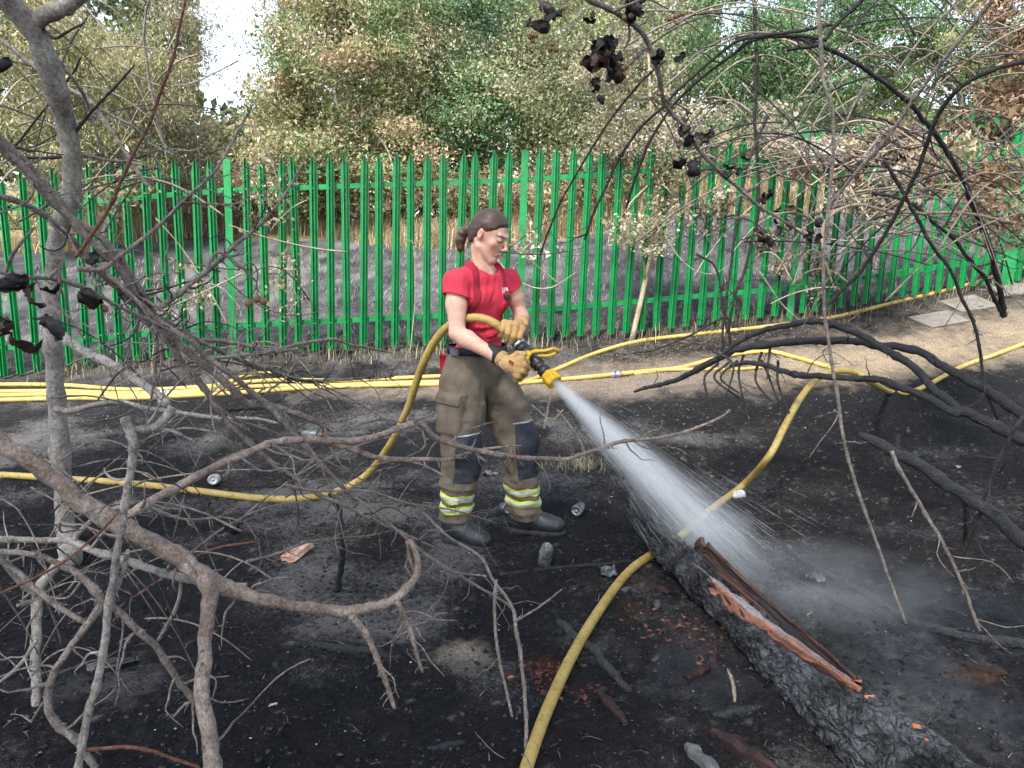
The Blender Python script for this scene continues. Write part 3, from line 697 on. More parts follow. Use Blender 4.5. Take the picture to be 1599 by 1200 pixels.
# ---- trousers with pocket, knee pads and reflective bands
def build_trousers():
    s = SDF(lin(-.43, .20, .0052), lin(3.44, 4.0, .0052), lin(.07, .96, .0052))
    A = np.stack([RT, FW, [0, 0, 1]])
    s.ell(pelvis + np.array([0, 0, .01]), (.172, .126, .135), A, .03); s.ell(V(746, 550, 3.735), (.154, .124, .22), A, .03)
    s.ell(pelvis - FW * .045 - np.array([0, 0, .03]), (.15, .10, .10), A, .03)
    s.chain([hip_r, hip_r + (kn_r - hip_r) * .5, kn_r, kn_r + (an_r - kn_r) * .5, an_r], [.114, .103, .091, .085, .083], .025)
    s.chain([hip_l, hip_l + (kn_l - hip_l) * .5, kn_l, kn_l + (an_l - kn_l) * .5, an_l], [.112, .103, .090, .085, .087], .025)
    P = s.pts().astype(np.float32); fl = lambda a: a.reshape(-1, 3)
    z = P[..., 2]
    def axd(h, k, a):
        zz = [a[2], k[2], h[2]]; return np.hypot(P[..., 0] - np.interp(z, zz, [a[0], k[0], h[0]]), P[..., 1] - np.interp(z, zz, [a[1], k[1], h[1]]))
    left = axd(hip_l, kn_l, an_l) < axd(hip_r, kn_r, an_r)
    # creases: broad drapes everywhere, rings of bunching behind the knee and over the ankle
    d = .017 * vnoise(fl(P * np.array([1, 1, .6], np.float32)), 11, 41, 3).reshape(z.shape) * np.clip((.86 - z) / .15, .3, 1)
    bunch = np.clip(1 - np.abs(z - .30) / .24, 0, 1) + .7 * np.clip(1 - np.abs(z - .68) / .12, 0, 1) + .6 * np.clip(1 - np.abs(z - .14) / .1, 0, 1)
    d += .012 * bunch * vnoise(fl(P * np.array([.45, .45, 1.35], np.float32)), 24, 42, 2).reshape(z.shape)
    s.D += d.astype(np.float32)
    # cargo pocket on her right thigh (facing us): bellows box
    pc = hip_r + (kn_r - hip_r) * .42; pn = unit(np.array([-.62, -.78, .02])); ps = unit(np.cross([0, 0, 1.0], pn)); PA = np.stack([ps, pn, [0, 0, 1.0]])
    s.rbox(pc + pn * .088 + ps * .004 - np.array([0, 0, .006]), (.078, .030, .100), PA, .022, .012)
    plain = s.copy()
    top = V(746, 514, 3.735)[2]; hem_r, hem_l = an_r[2] - .006, an_l[2] - .004
    cut = np.where(left, hem_l - z, hem_r - z); 
    s.D = np.maximum(s.D, np.maximum(cut, z - top)).astype(np.float32)
    v, f = s.mesh(); tr = wmesh('trousers', relax(v, f, 1, .35), f, M_khaki, person)
    def shell(nm, region, thick, mat, par=tr, rel=2):
        k = plain.copy(); k.D = np.maximum(np.maximum(k.D - thick, region), -(plain.D + .02)).astype(np.float32); v, f = k.mesh()
        return wmesh(nm, relax(v, f, rel, .4), f, mat, par)
    # pocket flap
    q = (P - pc) @ PA.T
    shell('pocket_flap', np.maximum(np.maximum(np.abs(q[..., 0] + .004) - .084, np.abs(q[..., 2] - .076) - .028), -q[..., 1]), .007, M_khaki)
    # belt and waistband
    # knee pads: navy panels wrapping the front of each shin
    for leg, kn, an, z0, z1 in ((0, kn_r, an_r, V(722, 752, 3.6)[2], V(722, 678, 3.6)[2]), (1, kn_l, an_l, V(815, 746, 3.72)[2], V(815, 660, 3.72)[2])):
        t = np.clip((kn[2] - z) / (kn[2] - an[2]), -1, 1); cx = kn[0] + (an[0] - kn[0]) * t; cyy = kn[1] + (an[1] - kn[1]) * t
        dx, dy = P[..., 0] - cx, P[..., 1] - cyy; fr = unit((.93, -.36)) if leg else unit((.86, -.50)); rad = np.hypot(dx, dy) + 1e-6
        ca = (dx * fr[0] + dy * fr[1]) / rad
        mine = np.where(left == bool(leg), -1, .05)
        sl = .10 * (dx * fr[0] + dy * fr[1])
        shell('knee_pad', np.maximum.reduce([(.20 - ca) * rad, z - z1 - sl, z0 - z + sl, mine]), .0045, M_navy)
        shell('pad_piping', np.maximum.reduce([(.02 - ca) * rad, np.abs(z - z1 - sl - .006) - .0045, mine]), .0035, M_silver)
        # two bands of fluorescent yellow with a silver stripe each
        for zc in ((V(711, 772, 3.65)[2], V(711, 790, 3.65)[2]) if not leg else (V(820, 762, 3.77)[2], V(820, 781, 3.77)[2])):
            zz = z - zc + .05 * (dx * .2) - .004 * np.sin(6 * dx / .1)
            b = shell('yellow_band', np.maximum(np.abs(zz) - .021, mine), .0035, M_yel)
            shell('silver_stripe', np.maximum(np.abs(zz) - .0115, mine), .0060, M_silver, b)
    return tr, plain
trousers_ob, TR = build_trousers()
def build_belt():
    c = V(747, 545, 3.735); n = 56; rings = []
    def ins(s, p):
        i = [int(np.searchsorted(a, q)) for a, q in zip((s.xs, s.ys, s.zs), p)]; return all(0 <= q < m for q, m in zip(i, s.D.shape)) and s.D[tuple(i)] < 0
    for dz in (-.017, 0, .017):
        rad = []
        for k in range(n):
            d = np.array([math.cos(k * 2 * math.pi / n), math.sin(k * 2 * math.pi / n), 0]); o = c + [0, 0, dz]; rad.append(max([.06] + [q for q in np.arange(.06, .22, .003) if ins(SH, o + d * q) or ins(TR, o + d * q)]))
        rings.append(rad)
    rad = np.max(rings, 0); rad = np.array([np.median([rad[(k + j) % n] for j in range(-3, 4)]) for k in range(n)]); rad = np.array([np.mean([rad[(k + j) % n] for j in range(-2, 3)]) for k in range(n)]) + .004
    v, f = [], []
    for dz, e in ((-.019, -.004), (-.018, .003), (.018, .003), (.019, -.004)):
        for k in range(n): a = k * 2 * math.pi / n; v.append(c + np.array([math.cos(a) * (rad[k] + e), math.sin(a) * (rad[k] + e), dz + .004 * math.sin(2 * a)]))
    for i in range(3):
        for k in range(n): f.append((i * n + k, i * n + (k + 1) % n, (i + 1) * n + (k + 1) % n, (i + 1) * n + k))
    b = wmesh('belt', np.array(v), f, M_belt, person)
    a = 4.05; k = int(a / (2 * math.pi) * n); d = np.array([math.cos(a), math.sin(a), 0]); v, f = box(c + d * (rad[k] + .006), (.026, .005, .016), [np.array([-d[1], d[0], 0]), d, [0, 0, 1.0]]); wmesh('buckle', v, f, M_grip, b, smooth=False)
M_grip = noisy('grey_buckle_plastic', [(.3, (.05, .05, .055)), (.7, (.13, .13, .14))], 30, .5)
build_belt()

# ---- boots
M_sole = noisy('dusty_sole_rubber', [(.3, (.012, .012, .013)), (.7, (.05, .048, .045))], 30, .8)
def build_boot(an, toe_dir, gz):
    t = unit(toe_dir); side = np.cross([0, 0, 1.0], t); A = np.stack([t, side, [0, 0, 1]]); b = np.array([an[0], an[1], gz])
    lo, hi = b - np.array([.3, .3, .03]), b + np.array([.3, .3, .32])
    s = SDF(lin(lo[0], hi[0], .0045), lin(lo[1], hi[1], .0045), lin(lo[2], hi[2], .0045))
    p = lambda x, y, z: b + t * x + side * y + np.array([0, 0, z])
    s.cone(p(-.015, 0, .22), p(-.018, 0, .09), .060, .058, .02); s.cone(p(-.035, 0, .062), p(.02, 0, .070), .050, .054, .03)
    s.cone(p(.0, 0, .09), p(.10, 0, .062), .058, .048, .035); s.ell(p(.135, 0, .055), (.078, .052, .048), A, .025); s.ell(p(-.045, 0, .055), (.045, .044, .05), A, .02)
    P = s.pts(); x = (P - b) @ t; z = P[..., 2] - b[2]
    foot = s.D[:, :, int(np.searchsorted(s.zs, b[2] + .046))].copy()
    s.D += (.0035 * np.sin(x * 150 + 20 * z) * np.clip(1 - np.abs(x - .065) / .05, 0, 1) * np.clip(z / .06, 0, 1) + .003 * np.clip(1 - np.abs(x - .165) / .012, 0, 1)).astype(np.float32)
    s.D = np.maximum(np.maximum(s.D, .022 - z), z - .24).astype(np.float32)
    v, f = s.mesh(); o = wmesh('boot', relax(v, f, 1, .4), f, M_rubber, person)
    k = SDF(s.xs, s.ys, s.zs); arch = np.where((x > -.015) & (x < .055), .008, 0.0)
    k.D = np.maximum(np.maximum(foot[:, :, None] - .0045, z - .030), arch - z).astype(np.float32)
    v, f = k.mesh(); wmesh('sole', v, f, M_sole, o)
    return o
build_boot(an_r + np.array([.01, 0, 0]), (.80, -.60, 0), gz_r + .004); build_boot(an_l, (.97, -.22, 0), gz_l + .004)

# ---- gloves
def build_glove(wrist, palm, knuck, mid, tip, thumb, cuff_r, back_n, patch=None, knit=None):
    allp = np.array([wrist, palm] + knuck + mid + tip + thumb); lo, hi = allp.min(0) - .05, allp.max(0) + .05
    s = SDF(lin(lo[0], hi[0], .0027), lin(lo[1], hi[1], .0027), lin(lo[2], hi[2], .0027))
    s.cone(wrist, palm, cuff_r * .86, .034, .014)
    for k in knuck: s.cone(palm, k, .026, .0165, .010)
    s.cone(knuck[0], knuck[3], .0165, .0155, .010)
    for k, m, t in zip(knuck, mid, tip):
        s.cone(k, m, .0150, .0138, .0030); s.cone(m, t, .0138, .0122, .0030)
    s.chain(thumb, [.019, .0155, .0125], .006)
    P = s.pts(); s.D += (.0010 * vnoise(P.reshape(-1, 3), 70, 8, 2).reshape(s.D.shape)).astype(np.float32)
    v, f = s.mesh(); o = wmesh('glove', v, f, M_glove, person)
    ax = unit(palm - wrist)
    v, f = lathe([(-.020, cuff_r * .93), (-.016, cuff_r * 1.03), (.0, cuff_r * 1.06), (.012, cuff_r * 1.0), (.016, cuff_r * .9)], wrist, ax, 22); wmesh('cuff', v, f, M_glove, o)
    if knit is not None:
        v, f = lathe([(0, .033), (.004, .037), (.03, .038), (.06, .040), (knit, .041)], wrist - ax * (knit + .012), ax, 22); wmesh('knit_wrist', v, f, M_belt, o)
    if patch is not None:
        c = patch; n = back_n; a = unit(np.cross(n, ax)); v, f = box(c, (.011, .006, .0025), np.stack([unit(np.cross(a, n)), a, n])); wmesh('red_tag', v, f, M_strap, o, smooth=False)
    return o
gl_l = build_glove(V(813, 507, 3.62), V(803, 512, 3.56), [V(788, 505, 3.505), V(797, 506, 3.495), V(806, 509, 3.49), V(815, 514, 3.495)],
    [V(785, 515, 3.468), V(793, 521, 3.462), V(802, 526, 3.458), V(811, 527, 3.465)], [V(786, 524, 3.485), V(792, 531, 3.482), V(799, 535, 3.478), V(808, 534, 3.485)],
    [V(800, 512, 3.57), V(789, 517, 3.575), V(781, 525, 3.56)], .036, unit((0, -.8, .6)))
gl_r = build_glove(V(784, 561, 3.405), V(798, 571, 3.37), [V(814, 561, 3.345), V(817, 570, 3.335), V(815, 579, 3.335), V(808, 587, 3.345)],
    [V(823, 567, 3.38), V(824, 576, 3.375), V(820, 585, 3.375), V(812, 592, 3.38)], [V(816, 575, 3.425), V(816, 582, 3.425), V(812, 589, 3.42), V(805, 594, 3.415)],
    [V(796, 562, 3.39), V(808, 554, 3.375), V(819, 553, 3.375)], .036, unit((-.15, -.95, .3)), V(798, 566, 3.332), .075)
# ------------------------------------------------------------------ nozzle, hoses
def hose_mat():
    m = Mat('yellow_hose'); co = m.coord('Object')
    c = m.ramp(m.noise(co, 7, 6, .7), [(.25, (.28, .185, .045)), (.5, (.43, .305, .085)), (.75, (.53, .40, .15))])
    sp = m.ramp(m.noise(co, 55, 5, .8), [(.53, (0, 0, 0)), (.66, (1, 1, 1))]); c = m.mix(m.math('MULTIPLY', sp, .75), c, (.06, .045, .03))
    m.bump(m.noise(co, 90, 4), .25, .002); m.set(c, .5, .4); return m.m
M_hose = hose_mat()
M_nyel = noisy('scuffed_yellow_plastic', [(.3, (.45, .26, .01)), (.6, (.62, .38, .015)), (.8, (.30, .17, .03))], 35, .4, bump=.2)
M_nblk = noisy('black_nozzle_plastic', [(.3, (.010, .010, .011)), (.7, (.028, .028, .032))], 30, .42, bump=.15, spec=.5)
M_alu = noisy('scuffed_aluminium', [(.3, (.35, .35, .36)), (.7, (.62, .62, .64))], 20, .35, metal=.9)
nA, nB = V(804, 531, 3.50), V(868, 599, 3.33)
nax = unit(nB - nA); nL = float(np.linalg.norm(nB - nA))
nozzle = empty('hose_nozzle', tuple(nA)); tag(nozzle, 'black branch nozzle with yellow bumper and bail handle in the gloved hands', 'nozzle')
v, f = lathe([(-.02, .020), (-.015, .029), (.02, .030), (.022, .026), (.05, .026), (.052, .030), (.075, .030)], nA, nax, 24); wmesh('coupling', v, f, M_nblk, nozzle)
v, f = lathe([(.076, .022), (.08, .0275), (.105, .0285), (.11, .025), (.15, .0245), (.152, .029), (.178, .0295), (.182, .024), (.205, .024), (.207, .030), (.228, .031), (.232, .026), (nL * .80, .026)], nA, nax, 24); wmesh('body', v, f, M_nblk, nozzle)
v, f = lathe([(.028, .0305), (.030, .0325), (.042, .0325), (.044, .0305)], nA, nax, 24); wmesh('silver_collar', v, f, M_alu, nozzle)
# fluted yellow bumper ring
pr = [(nL * .78, .026), (nL * .80, .033), (nL * .86, .036), (nL * .955, .0385), (nL * .985, .036), (nL * .99, .028), (nL * .95, .024)]
v, f = lathe(pr, nA, nax, 36); k = np.arange(len(v)) % 36; mid_ = (nA + ((v - nA) @ nax)[:, None] * nax); v = mid_ + (v - mid_) * np.where((k // 3) % 2, .95, 1.03)[:, None]
wmesh('bumper', v, f, M_nyel, nozzle, smooth=False)
for a in np.linspace(0, 2 * math.pi, 9)[:-1]:
    n_ = unit(np.cross(nax, [0, 0, 1.0])); b_ = np.cross(nax, n_); o_ = math.cos(a) * n_ + math.sin(a) * b_
    v, f = box(nA + nax * .168 + o_ * .031, (.012, .004, .003), [nax, np.cross(nax, o_), o_]); wmesh('grip_lug', v, f, M_nblk, nozzle, smooth=False)
# bail handle: two arms and a bar, flipped forward
piv = nA + nax * .118; toC = unit(np.array([-.10, -1, .25]) - nax * (np.array([-.10, -1, .25]) @ nax)); up_ = np.cross(nax, toC); up_ = up_ if up_[2] > 0 else -up_
for sg in (1, -1):
    a0 = piv + toC * sg * .033; pts = spline([a0, a0 + nax * .012 + up_ * .030, a0 + nax * .045 + up_ * .066 - toC * sg * .004, a0 + nax * .062 + up_ * .100 - toC * sg * .010], n=14)
    v, f = tube(pts, np.linspace(.0095, .0062, len(pts)), 8); v = v - ((v - a0) @ toC)[:, None] * toC * .45; wmesh('bail_arm', v, f, M_nyel, nozzle)
    v, f = lathe([(0, .016), (.008, .015), (.010, .006)], a0 - toC * sg * .004, toC * sg, 16); wmesh('pivot', v, f, M_nyel, nozzle)
e1, e2 = [piv + toC * sg * .023 + nax * .062 + up_ * .100 for sg in (1, -1)]
v, f = tube(spline([e1, (e1 + e2) / 2 + nax * .012 + up_ * .008, e2], n=8), .0075, 8); wmesh('bail_bar', v, f, M_nyel, nozzle)
gdir = unit(V(812, 586, 3.40) - V(823, 560, 3.40)); g0 = V(821, 562, 3.385)
v, f = tube([g0 - gdir * .02, g0, g0 + gdir * .03, g0 + gdir * .06, g0 + gdir * .10], [.013, .015, .0155, .0155, .017], 12); wmesh('pistol_grip', v, f, M_nyel, nozzle)

def hose(label, pts, rad, group='yellow fire hoses', name='fire_hose', couple=None, step=.03):
    P = spline(pts, step=step)
    rad = rad * .89; v, f = tube(P, rad, 14); o = wmesh(name, v, f, M_hose, None, base=tuple(P[0])); tag(o, label, 'hose', group)
    for c in couple or []:
        i = int(c * (len(P) - 1)); d = unit(P[min(i + 1, len(P) - 1)] - P[i - 1])
        v, f = lathe([(-.05, rad), (-.045, rad * 1.5), (-.01, rad * 1.6), (-.008, rad * 1.3), (.008, rad * 1.3), (.01, rad * 1.6), (.045, rad * 1.5), (.05, rad)], P[i], d, 18); wmesh('coupling', v, f, M_alu, o)
    return o
RH = .0215
hose('yellow hose looping from under the firefighter\'s arm to the burnt ground behind the branches',
     [G(-260, 738, RH), G(-100, 739, RH), G(0, 742, RH), G(100, 748, RH), G(200, 755, RH), G(300, 766, RH), G(400, 778, RH), G(470, 779, RH), G(525, 768, RH * 1.3), V(573, 741, 4.35), V(610, 693, 4.10), V(636, 640, 3.92), V(656, 580, 3.80), V(676, 538, 3.72), V(695, 514, 3.665), V(714, 502, 3.615),
      V(732, 497, 3.575), V(752, 497, 3.535), V(772, 505, 3.505), V(789, 518, 3.50), nA - nax * .02], RH * 1.04)

# small red cup hung at the back of her belt
M_redp = noisy('red_plastic', [(.3, (.50, .012, .03)), (.7, (.62, .02, .045))], 20, .35, bump=.05)
c0 = V(692, 583, 3.77); v, f = lathe([(0, .012), (.004, .014), (.085, .0215), (.088, .0235), (.092, .0225), (.088, .0205), (.03, .014)], c0, (.02, 0, 1), 20)
cup = wmesh('red_cup', v, f, M_redp); tag(cup, 'small red plastic cup hanging behind the khaki trousers at the belt', 'cup')
# ------------------------------------------------------------------ hoses on the ground
hose('yellow hose snaking across the foreground over the charred log and rising to a hump',
     [G(806, 1260, .02), G(822, 1200, .021), G(850, 1120, .021), G(888, 1035, .021), G(930, 962, .022), G(978, 897, .022), G(1018, 866, .022), G(1062, 838, .022), G(1110, 796, .03), G(1160, 758, .05), V(1200, 714, 4.2), V(1226, 665, 4.36), V(1250, 622, 4.52), V(1276, 592, 4.64),
      V(1306, 580, 4.72), V(1338, 583, 4.80), V(1362, 598, 4.85), G(1390, 612, .024), G(1416, 614, .023), G(1450, 601, .023), G(1500, 574, .023), G(1560, 552, .023), G(1640, 522, .023)], .0225)
hose('yellow hose climbing along the path beside the fence to the top right corner',
     [G(760, 612, .022), G(820, 597, .022), G(870, 577, .022), G(930, 552, .022), G(1000, 533, .022), G(1100, 521, .022), G(1200, 510, .022), G(1300, 496, .022), G(1400, 472, .022), G(1500, 448, .022), G(1599, 419, .022), G(1720, 390, .022)], .023)
hose('yellow hose on the earth path running below the upper hose and ending behind charred branches',
     [G(690, 607, .022), G(760, 603, .022), G(830, 597, .022), G(900, 591, .022), G(1000, 581, .022), G(1060, 575, .022), G(1110, 562, .022), G(1160, 552, .022), G(1205, 550, .022), G(1240, 558, .022), G(1300, 575, .022)], .023, couple=[.42])
hose('thin end of yellow hose lying behind the charred arching branches',
     [G(990, 584, .02), G(1050, 578, .02), G(1100, 577, .02), G(1150, 577, .02), G(1190, 574, .02)], .018)
for k, (dy, lab) in enumerate([(0, 'uppermost yellow hose of the bundle lying along the fence foot'), (11, 'second yellow hose of the bundle lying along the fence foot'), (17, 'third yellow hose of the bundle lying along the fence foot'), (24, 'lowest yellow hose of the bundle beside the burnt ground')]):
    pts = [G(-240, 603 + dy * 1.2, .022), G(-100, 602 + dy, .022), G(0, 601 + dy, .022), G(100, 602 + dy * .85, .022), G(200, 609 + dy * .55, .022), G(300, 606 + dy * .5, .022)]
    if k == 0: pts += [G(345, 601, .022), G(380, 589, .022), G(415, 583, .022), G(445, 588, .022), G(470, 600, .022)]
    if k == 1: pts += [G(360, 600, .022), G(440, 594, .022), G(520, 595, .022), G(600, 592, .022), G(690, 588, .022), G(760, 586, .022)]
    if k == 2: pts += [G(400, 604, .022), G(500, 603, .022), G(600, 599, .022), G(690, 597, .022), G(750, 598, .022)]
    if k == 3: pts += [G(400, 612, .022), G(480, 606, .022), G(560, 603, .022), G(660, 601, .022), G(740, 602, .022)]
    hose(lab, pts, .023, couple=[.55] if k == 1 else None)

# ------------------------------------------------------------------ the charred log
def char_mat(name='charred_wood', wetness=.35):
    m = Mat(name); co = m.coord('Object')
    vo = m.n('TexVoronoi', feature='DISTANCE_TO_EDGE'); vo.inputs['Scale'].default_value = 30; vo.inputs['Randomness'].default_value = 1; _mp = m.n('VectorMath', operation='ADD'); m.l(co, _mp.inputs[0]); _nv = m.n('TexNoise'); _nv.inputs['Scale'].default_value = 12; m.l(co, _nv.inputs['Vector']); _sc = m.n('VectorMath', operation='SCALE'); _sc.inputs['Scale'].default_value = .12; m.l(_nv.outputs['Color'], _sc.inputs[0]); m.l(_sc.outputs[0], _mp.inputs[1]); m.l(_mp.outputs[0], vo.inputs['Vector'])
    n = m.noise(co, 18, 8, .75)
    c = m.ramp(n, [(.35, (.007, .007, .008)), (.58, (.022, .022, .025)), (.76, (.085, .087, .092))])
    h = m.math('ADD', m.math('MULTIPLY', m.math('MINIMUM', vo.outputs['Distance'], .12), 2.2), m.math('MULTIPLY', n, 1.6))
    m.bump(h, .9, .014); m.set(c, wetness, .75 if wetness < .5 else .5); return m.m
def log_mat():
    m = Mat('alligator_char'); cx = m.n('CombineXYZ'); m.l(m.attr('lu').outputs['Fac'], cx.inputs[0]); m.l(m.attr('lv').outputs['Fac'], cx.inputs[1]); co = m.coord('Object')
    wn = m.n('TexNoise'); wn.inputs['Scale'].default_value = 9; wn.inputs['Detail'].default_value = 5; m.l(co, wn.inputs['Vector']); sc = m.n('VectorMath', operation='SCALE'); sc.inputs['Scale'].default_value = .10; m.l(wn.outputs['Color'], sc.inputs[0]); ad = m.n('VectorMath', operation='ADD'); m.l(cx.outputs[0], ad.inputs[0]); m.l(sc.outputs[0], ad.inputs[1])
    mp = m.n('Mapping'); mp.inputs['Scale'].default_value = (.55, 1.5, 1); m.l(ad.outputs[0], mp.inputs[0])
    hs = []
    for k in (26, 60):
        v = m.n('TexVoronoi', feature='DISTANCE_TO_EDGE'); v.inputs['Scale'].default_value = k; m.l(mp.outputs[0], v.inputs['Vector']); hs.append(m.math('MINIMUM', m.math('MULTIPLY', v.outputs['Distance'], 4.0), 1.0))
    n = m.noise(co, 60, 8, .8); big_ = m.noise(co, 6, 5, .7); h = m.math('ADD', m.math('ADD', hs[0], m.math('MULTIPLY', hs[1], .45)), m.math('MULTIPLY', n, .7))
    c = m.ramp(n, [(.3, (.006, .006, .007)), (.55, (.020, .020, .022)), (.75, (.075, .076, .080))]); c = m.mix(m.ramp(big_, [(.42, (0, 0, 0)), (.58, (.9, .9, .9))]), c, m.ramp(n, [(.35, (.05, .052, .058)), (.7, (.25, .256, .275))])); c = m.mix(m.ramp(hs[0], [(.0, (1, 1, 1)), (.35, (0, 0, 0))]), c, (.004, .004, .004))  # ashy patches, painted paler and bluish to stand for the wet sheen
    m.bump(h, 1.0, .020); m.set(c, m.ramp(big_, [(.35, (.30, .30, .30)), (.7, (.55, .55, .55))]), .6); return m.m
M_log = log_mat()
M_char = char_mat('charred_wet_wood', .34); M_chardry = char_mat('charred_dry_wood', .7)
M_fib = Mat('split_wood_fibre'); _fa = M_fib.attr('Col'); _fc = M_fib.coord('Object'); _fn = M_fib.noise(_fc, 70, 6, .75)
M_fib.bump(_fn, .8, .005); M_fib.set(M_fib.mix(1.0, _fa.outputs['Color'], M_fib.ramp(_fn, [(.3, (.3, .28, .27)), (.5, (1, 1, 1)), (.75, (1.5, 1.45, 1.4))]), 'MULTIPLY'), .5, .5)
def ribbon(nm, A, B, nrm, rows, amp, pal, thick, parent, seed, jag=0.0, edge=None):
    """a slab of fibrous wood between two edges: long fibres with their own height and tone, and a back face."""
    g = np.random.default_rng(seed); m = len(A); u = np.linspace(0, 1, rows); rowh = np.convolve(g.standard_normal(rows + 2), [.25, .5, .25], 'valid'); tone = g.random(rows); I, J = np.meshgrid(np.arange(m), np.arange(rows), indexing='ij')
    Q = np.stack([I * .16, J * 1.0, 0 * I], -1).astype(float); nz = vn(Q, .9, seed, 2); nz2 = vn(Q, .35, seed + 1, 2)
    P = A[:, None] * (1 - u)[None, :, None] + B[:, None] * u[None, :, None]; P = P + nrm * (amp * (rowh[None, :] * .6 + nz * .7))[..., None]
    if jag: P[:, -1] += (B - A) / (np.linalg.norm(B - A, axis=1)[:, None] + 1e-6) * (jag * np.abs(cnoise(m, g, 1)))[:, None]
    t = np.clip(tone[None, :] + nz2 * .5, 0, .999) * (len(pal) - 1); k = t.astype(int); fr = (t - k)[..., None]; pal_ = np.array(pal); c = pal_[k] * (1 - fr) + pal_[np.minimum(k + 1, len(pal) - 1)] * fr
    if edge is not None: c[:, -2:] = np.array(edge) * (1 + .4 * nz[:, -2:, None])
    bk = A[:, None] * (1 - u)[None, :, None] + B[:, None] * u[None, :, None] - nrm * thick; n = m * rows; id_ = np.arange(n).reshape(m, rows); f = []
    for i in range(m - 1):
        for j in range(rows - 1): q = (id_[i, j], id_[i + 1, j], id_[i + 1, j + 1], id_[i, j + 1]); f.append(q); f.append(tuple(n + w for w in q[::-1]))
        for j, s_ in ((0, 1), (rows - 1, -1)): q = (id_[i, j], n + id_[i, j], n + id_[i + 1, j], id_[i + 1, j]); f.append(q[::s_])
    for i, s_ in ((0, -1), (m - 1, 1)):
        for j in range(rows - 1): q = (id_[i, j], n + id_[i, j], n + id_[i, j + 1], id_[i, j + 1]); f.append(q[::s_])
    return wmesh(nm, np.vstack([P.reshape(-1, 3), bk.reshape(-1, 3)]), f, M_fib.m, parent, cols=np.clip(np.vstack([c.reshape(-1, 3)] * 2), 0, .8), smooth=False)
M_heart = noisy('orange_heartwood', [(.25, (.08, .028, .015)), (.45, (.30, .105, .05)), (.68, (.44, .19, .10)), (.85, (.14, .04, .02))], 7, .6, bump=.7, bdist=.006, stretch=(1, 1, 1))
M_ashwood = noisy('ash_white_wood', [(.3, (.14, .12, .12)), (.5, (.34, .31, .31)), (.75, (.52, .49, .48))], 16, .7, bump=.6, bdist=.006)
def cnoise(m, g, k=3):
    a = g.standard_normal(m + 2 * k); a = np.convolve(a, np.hanning(2 * k + 1), 'valid'); return a / (np.abs(a).max() + 1e-6)
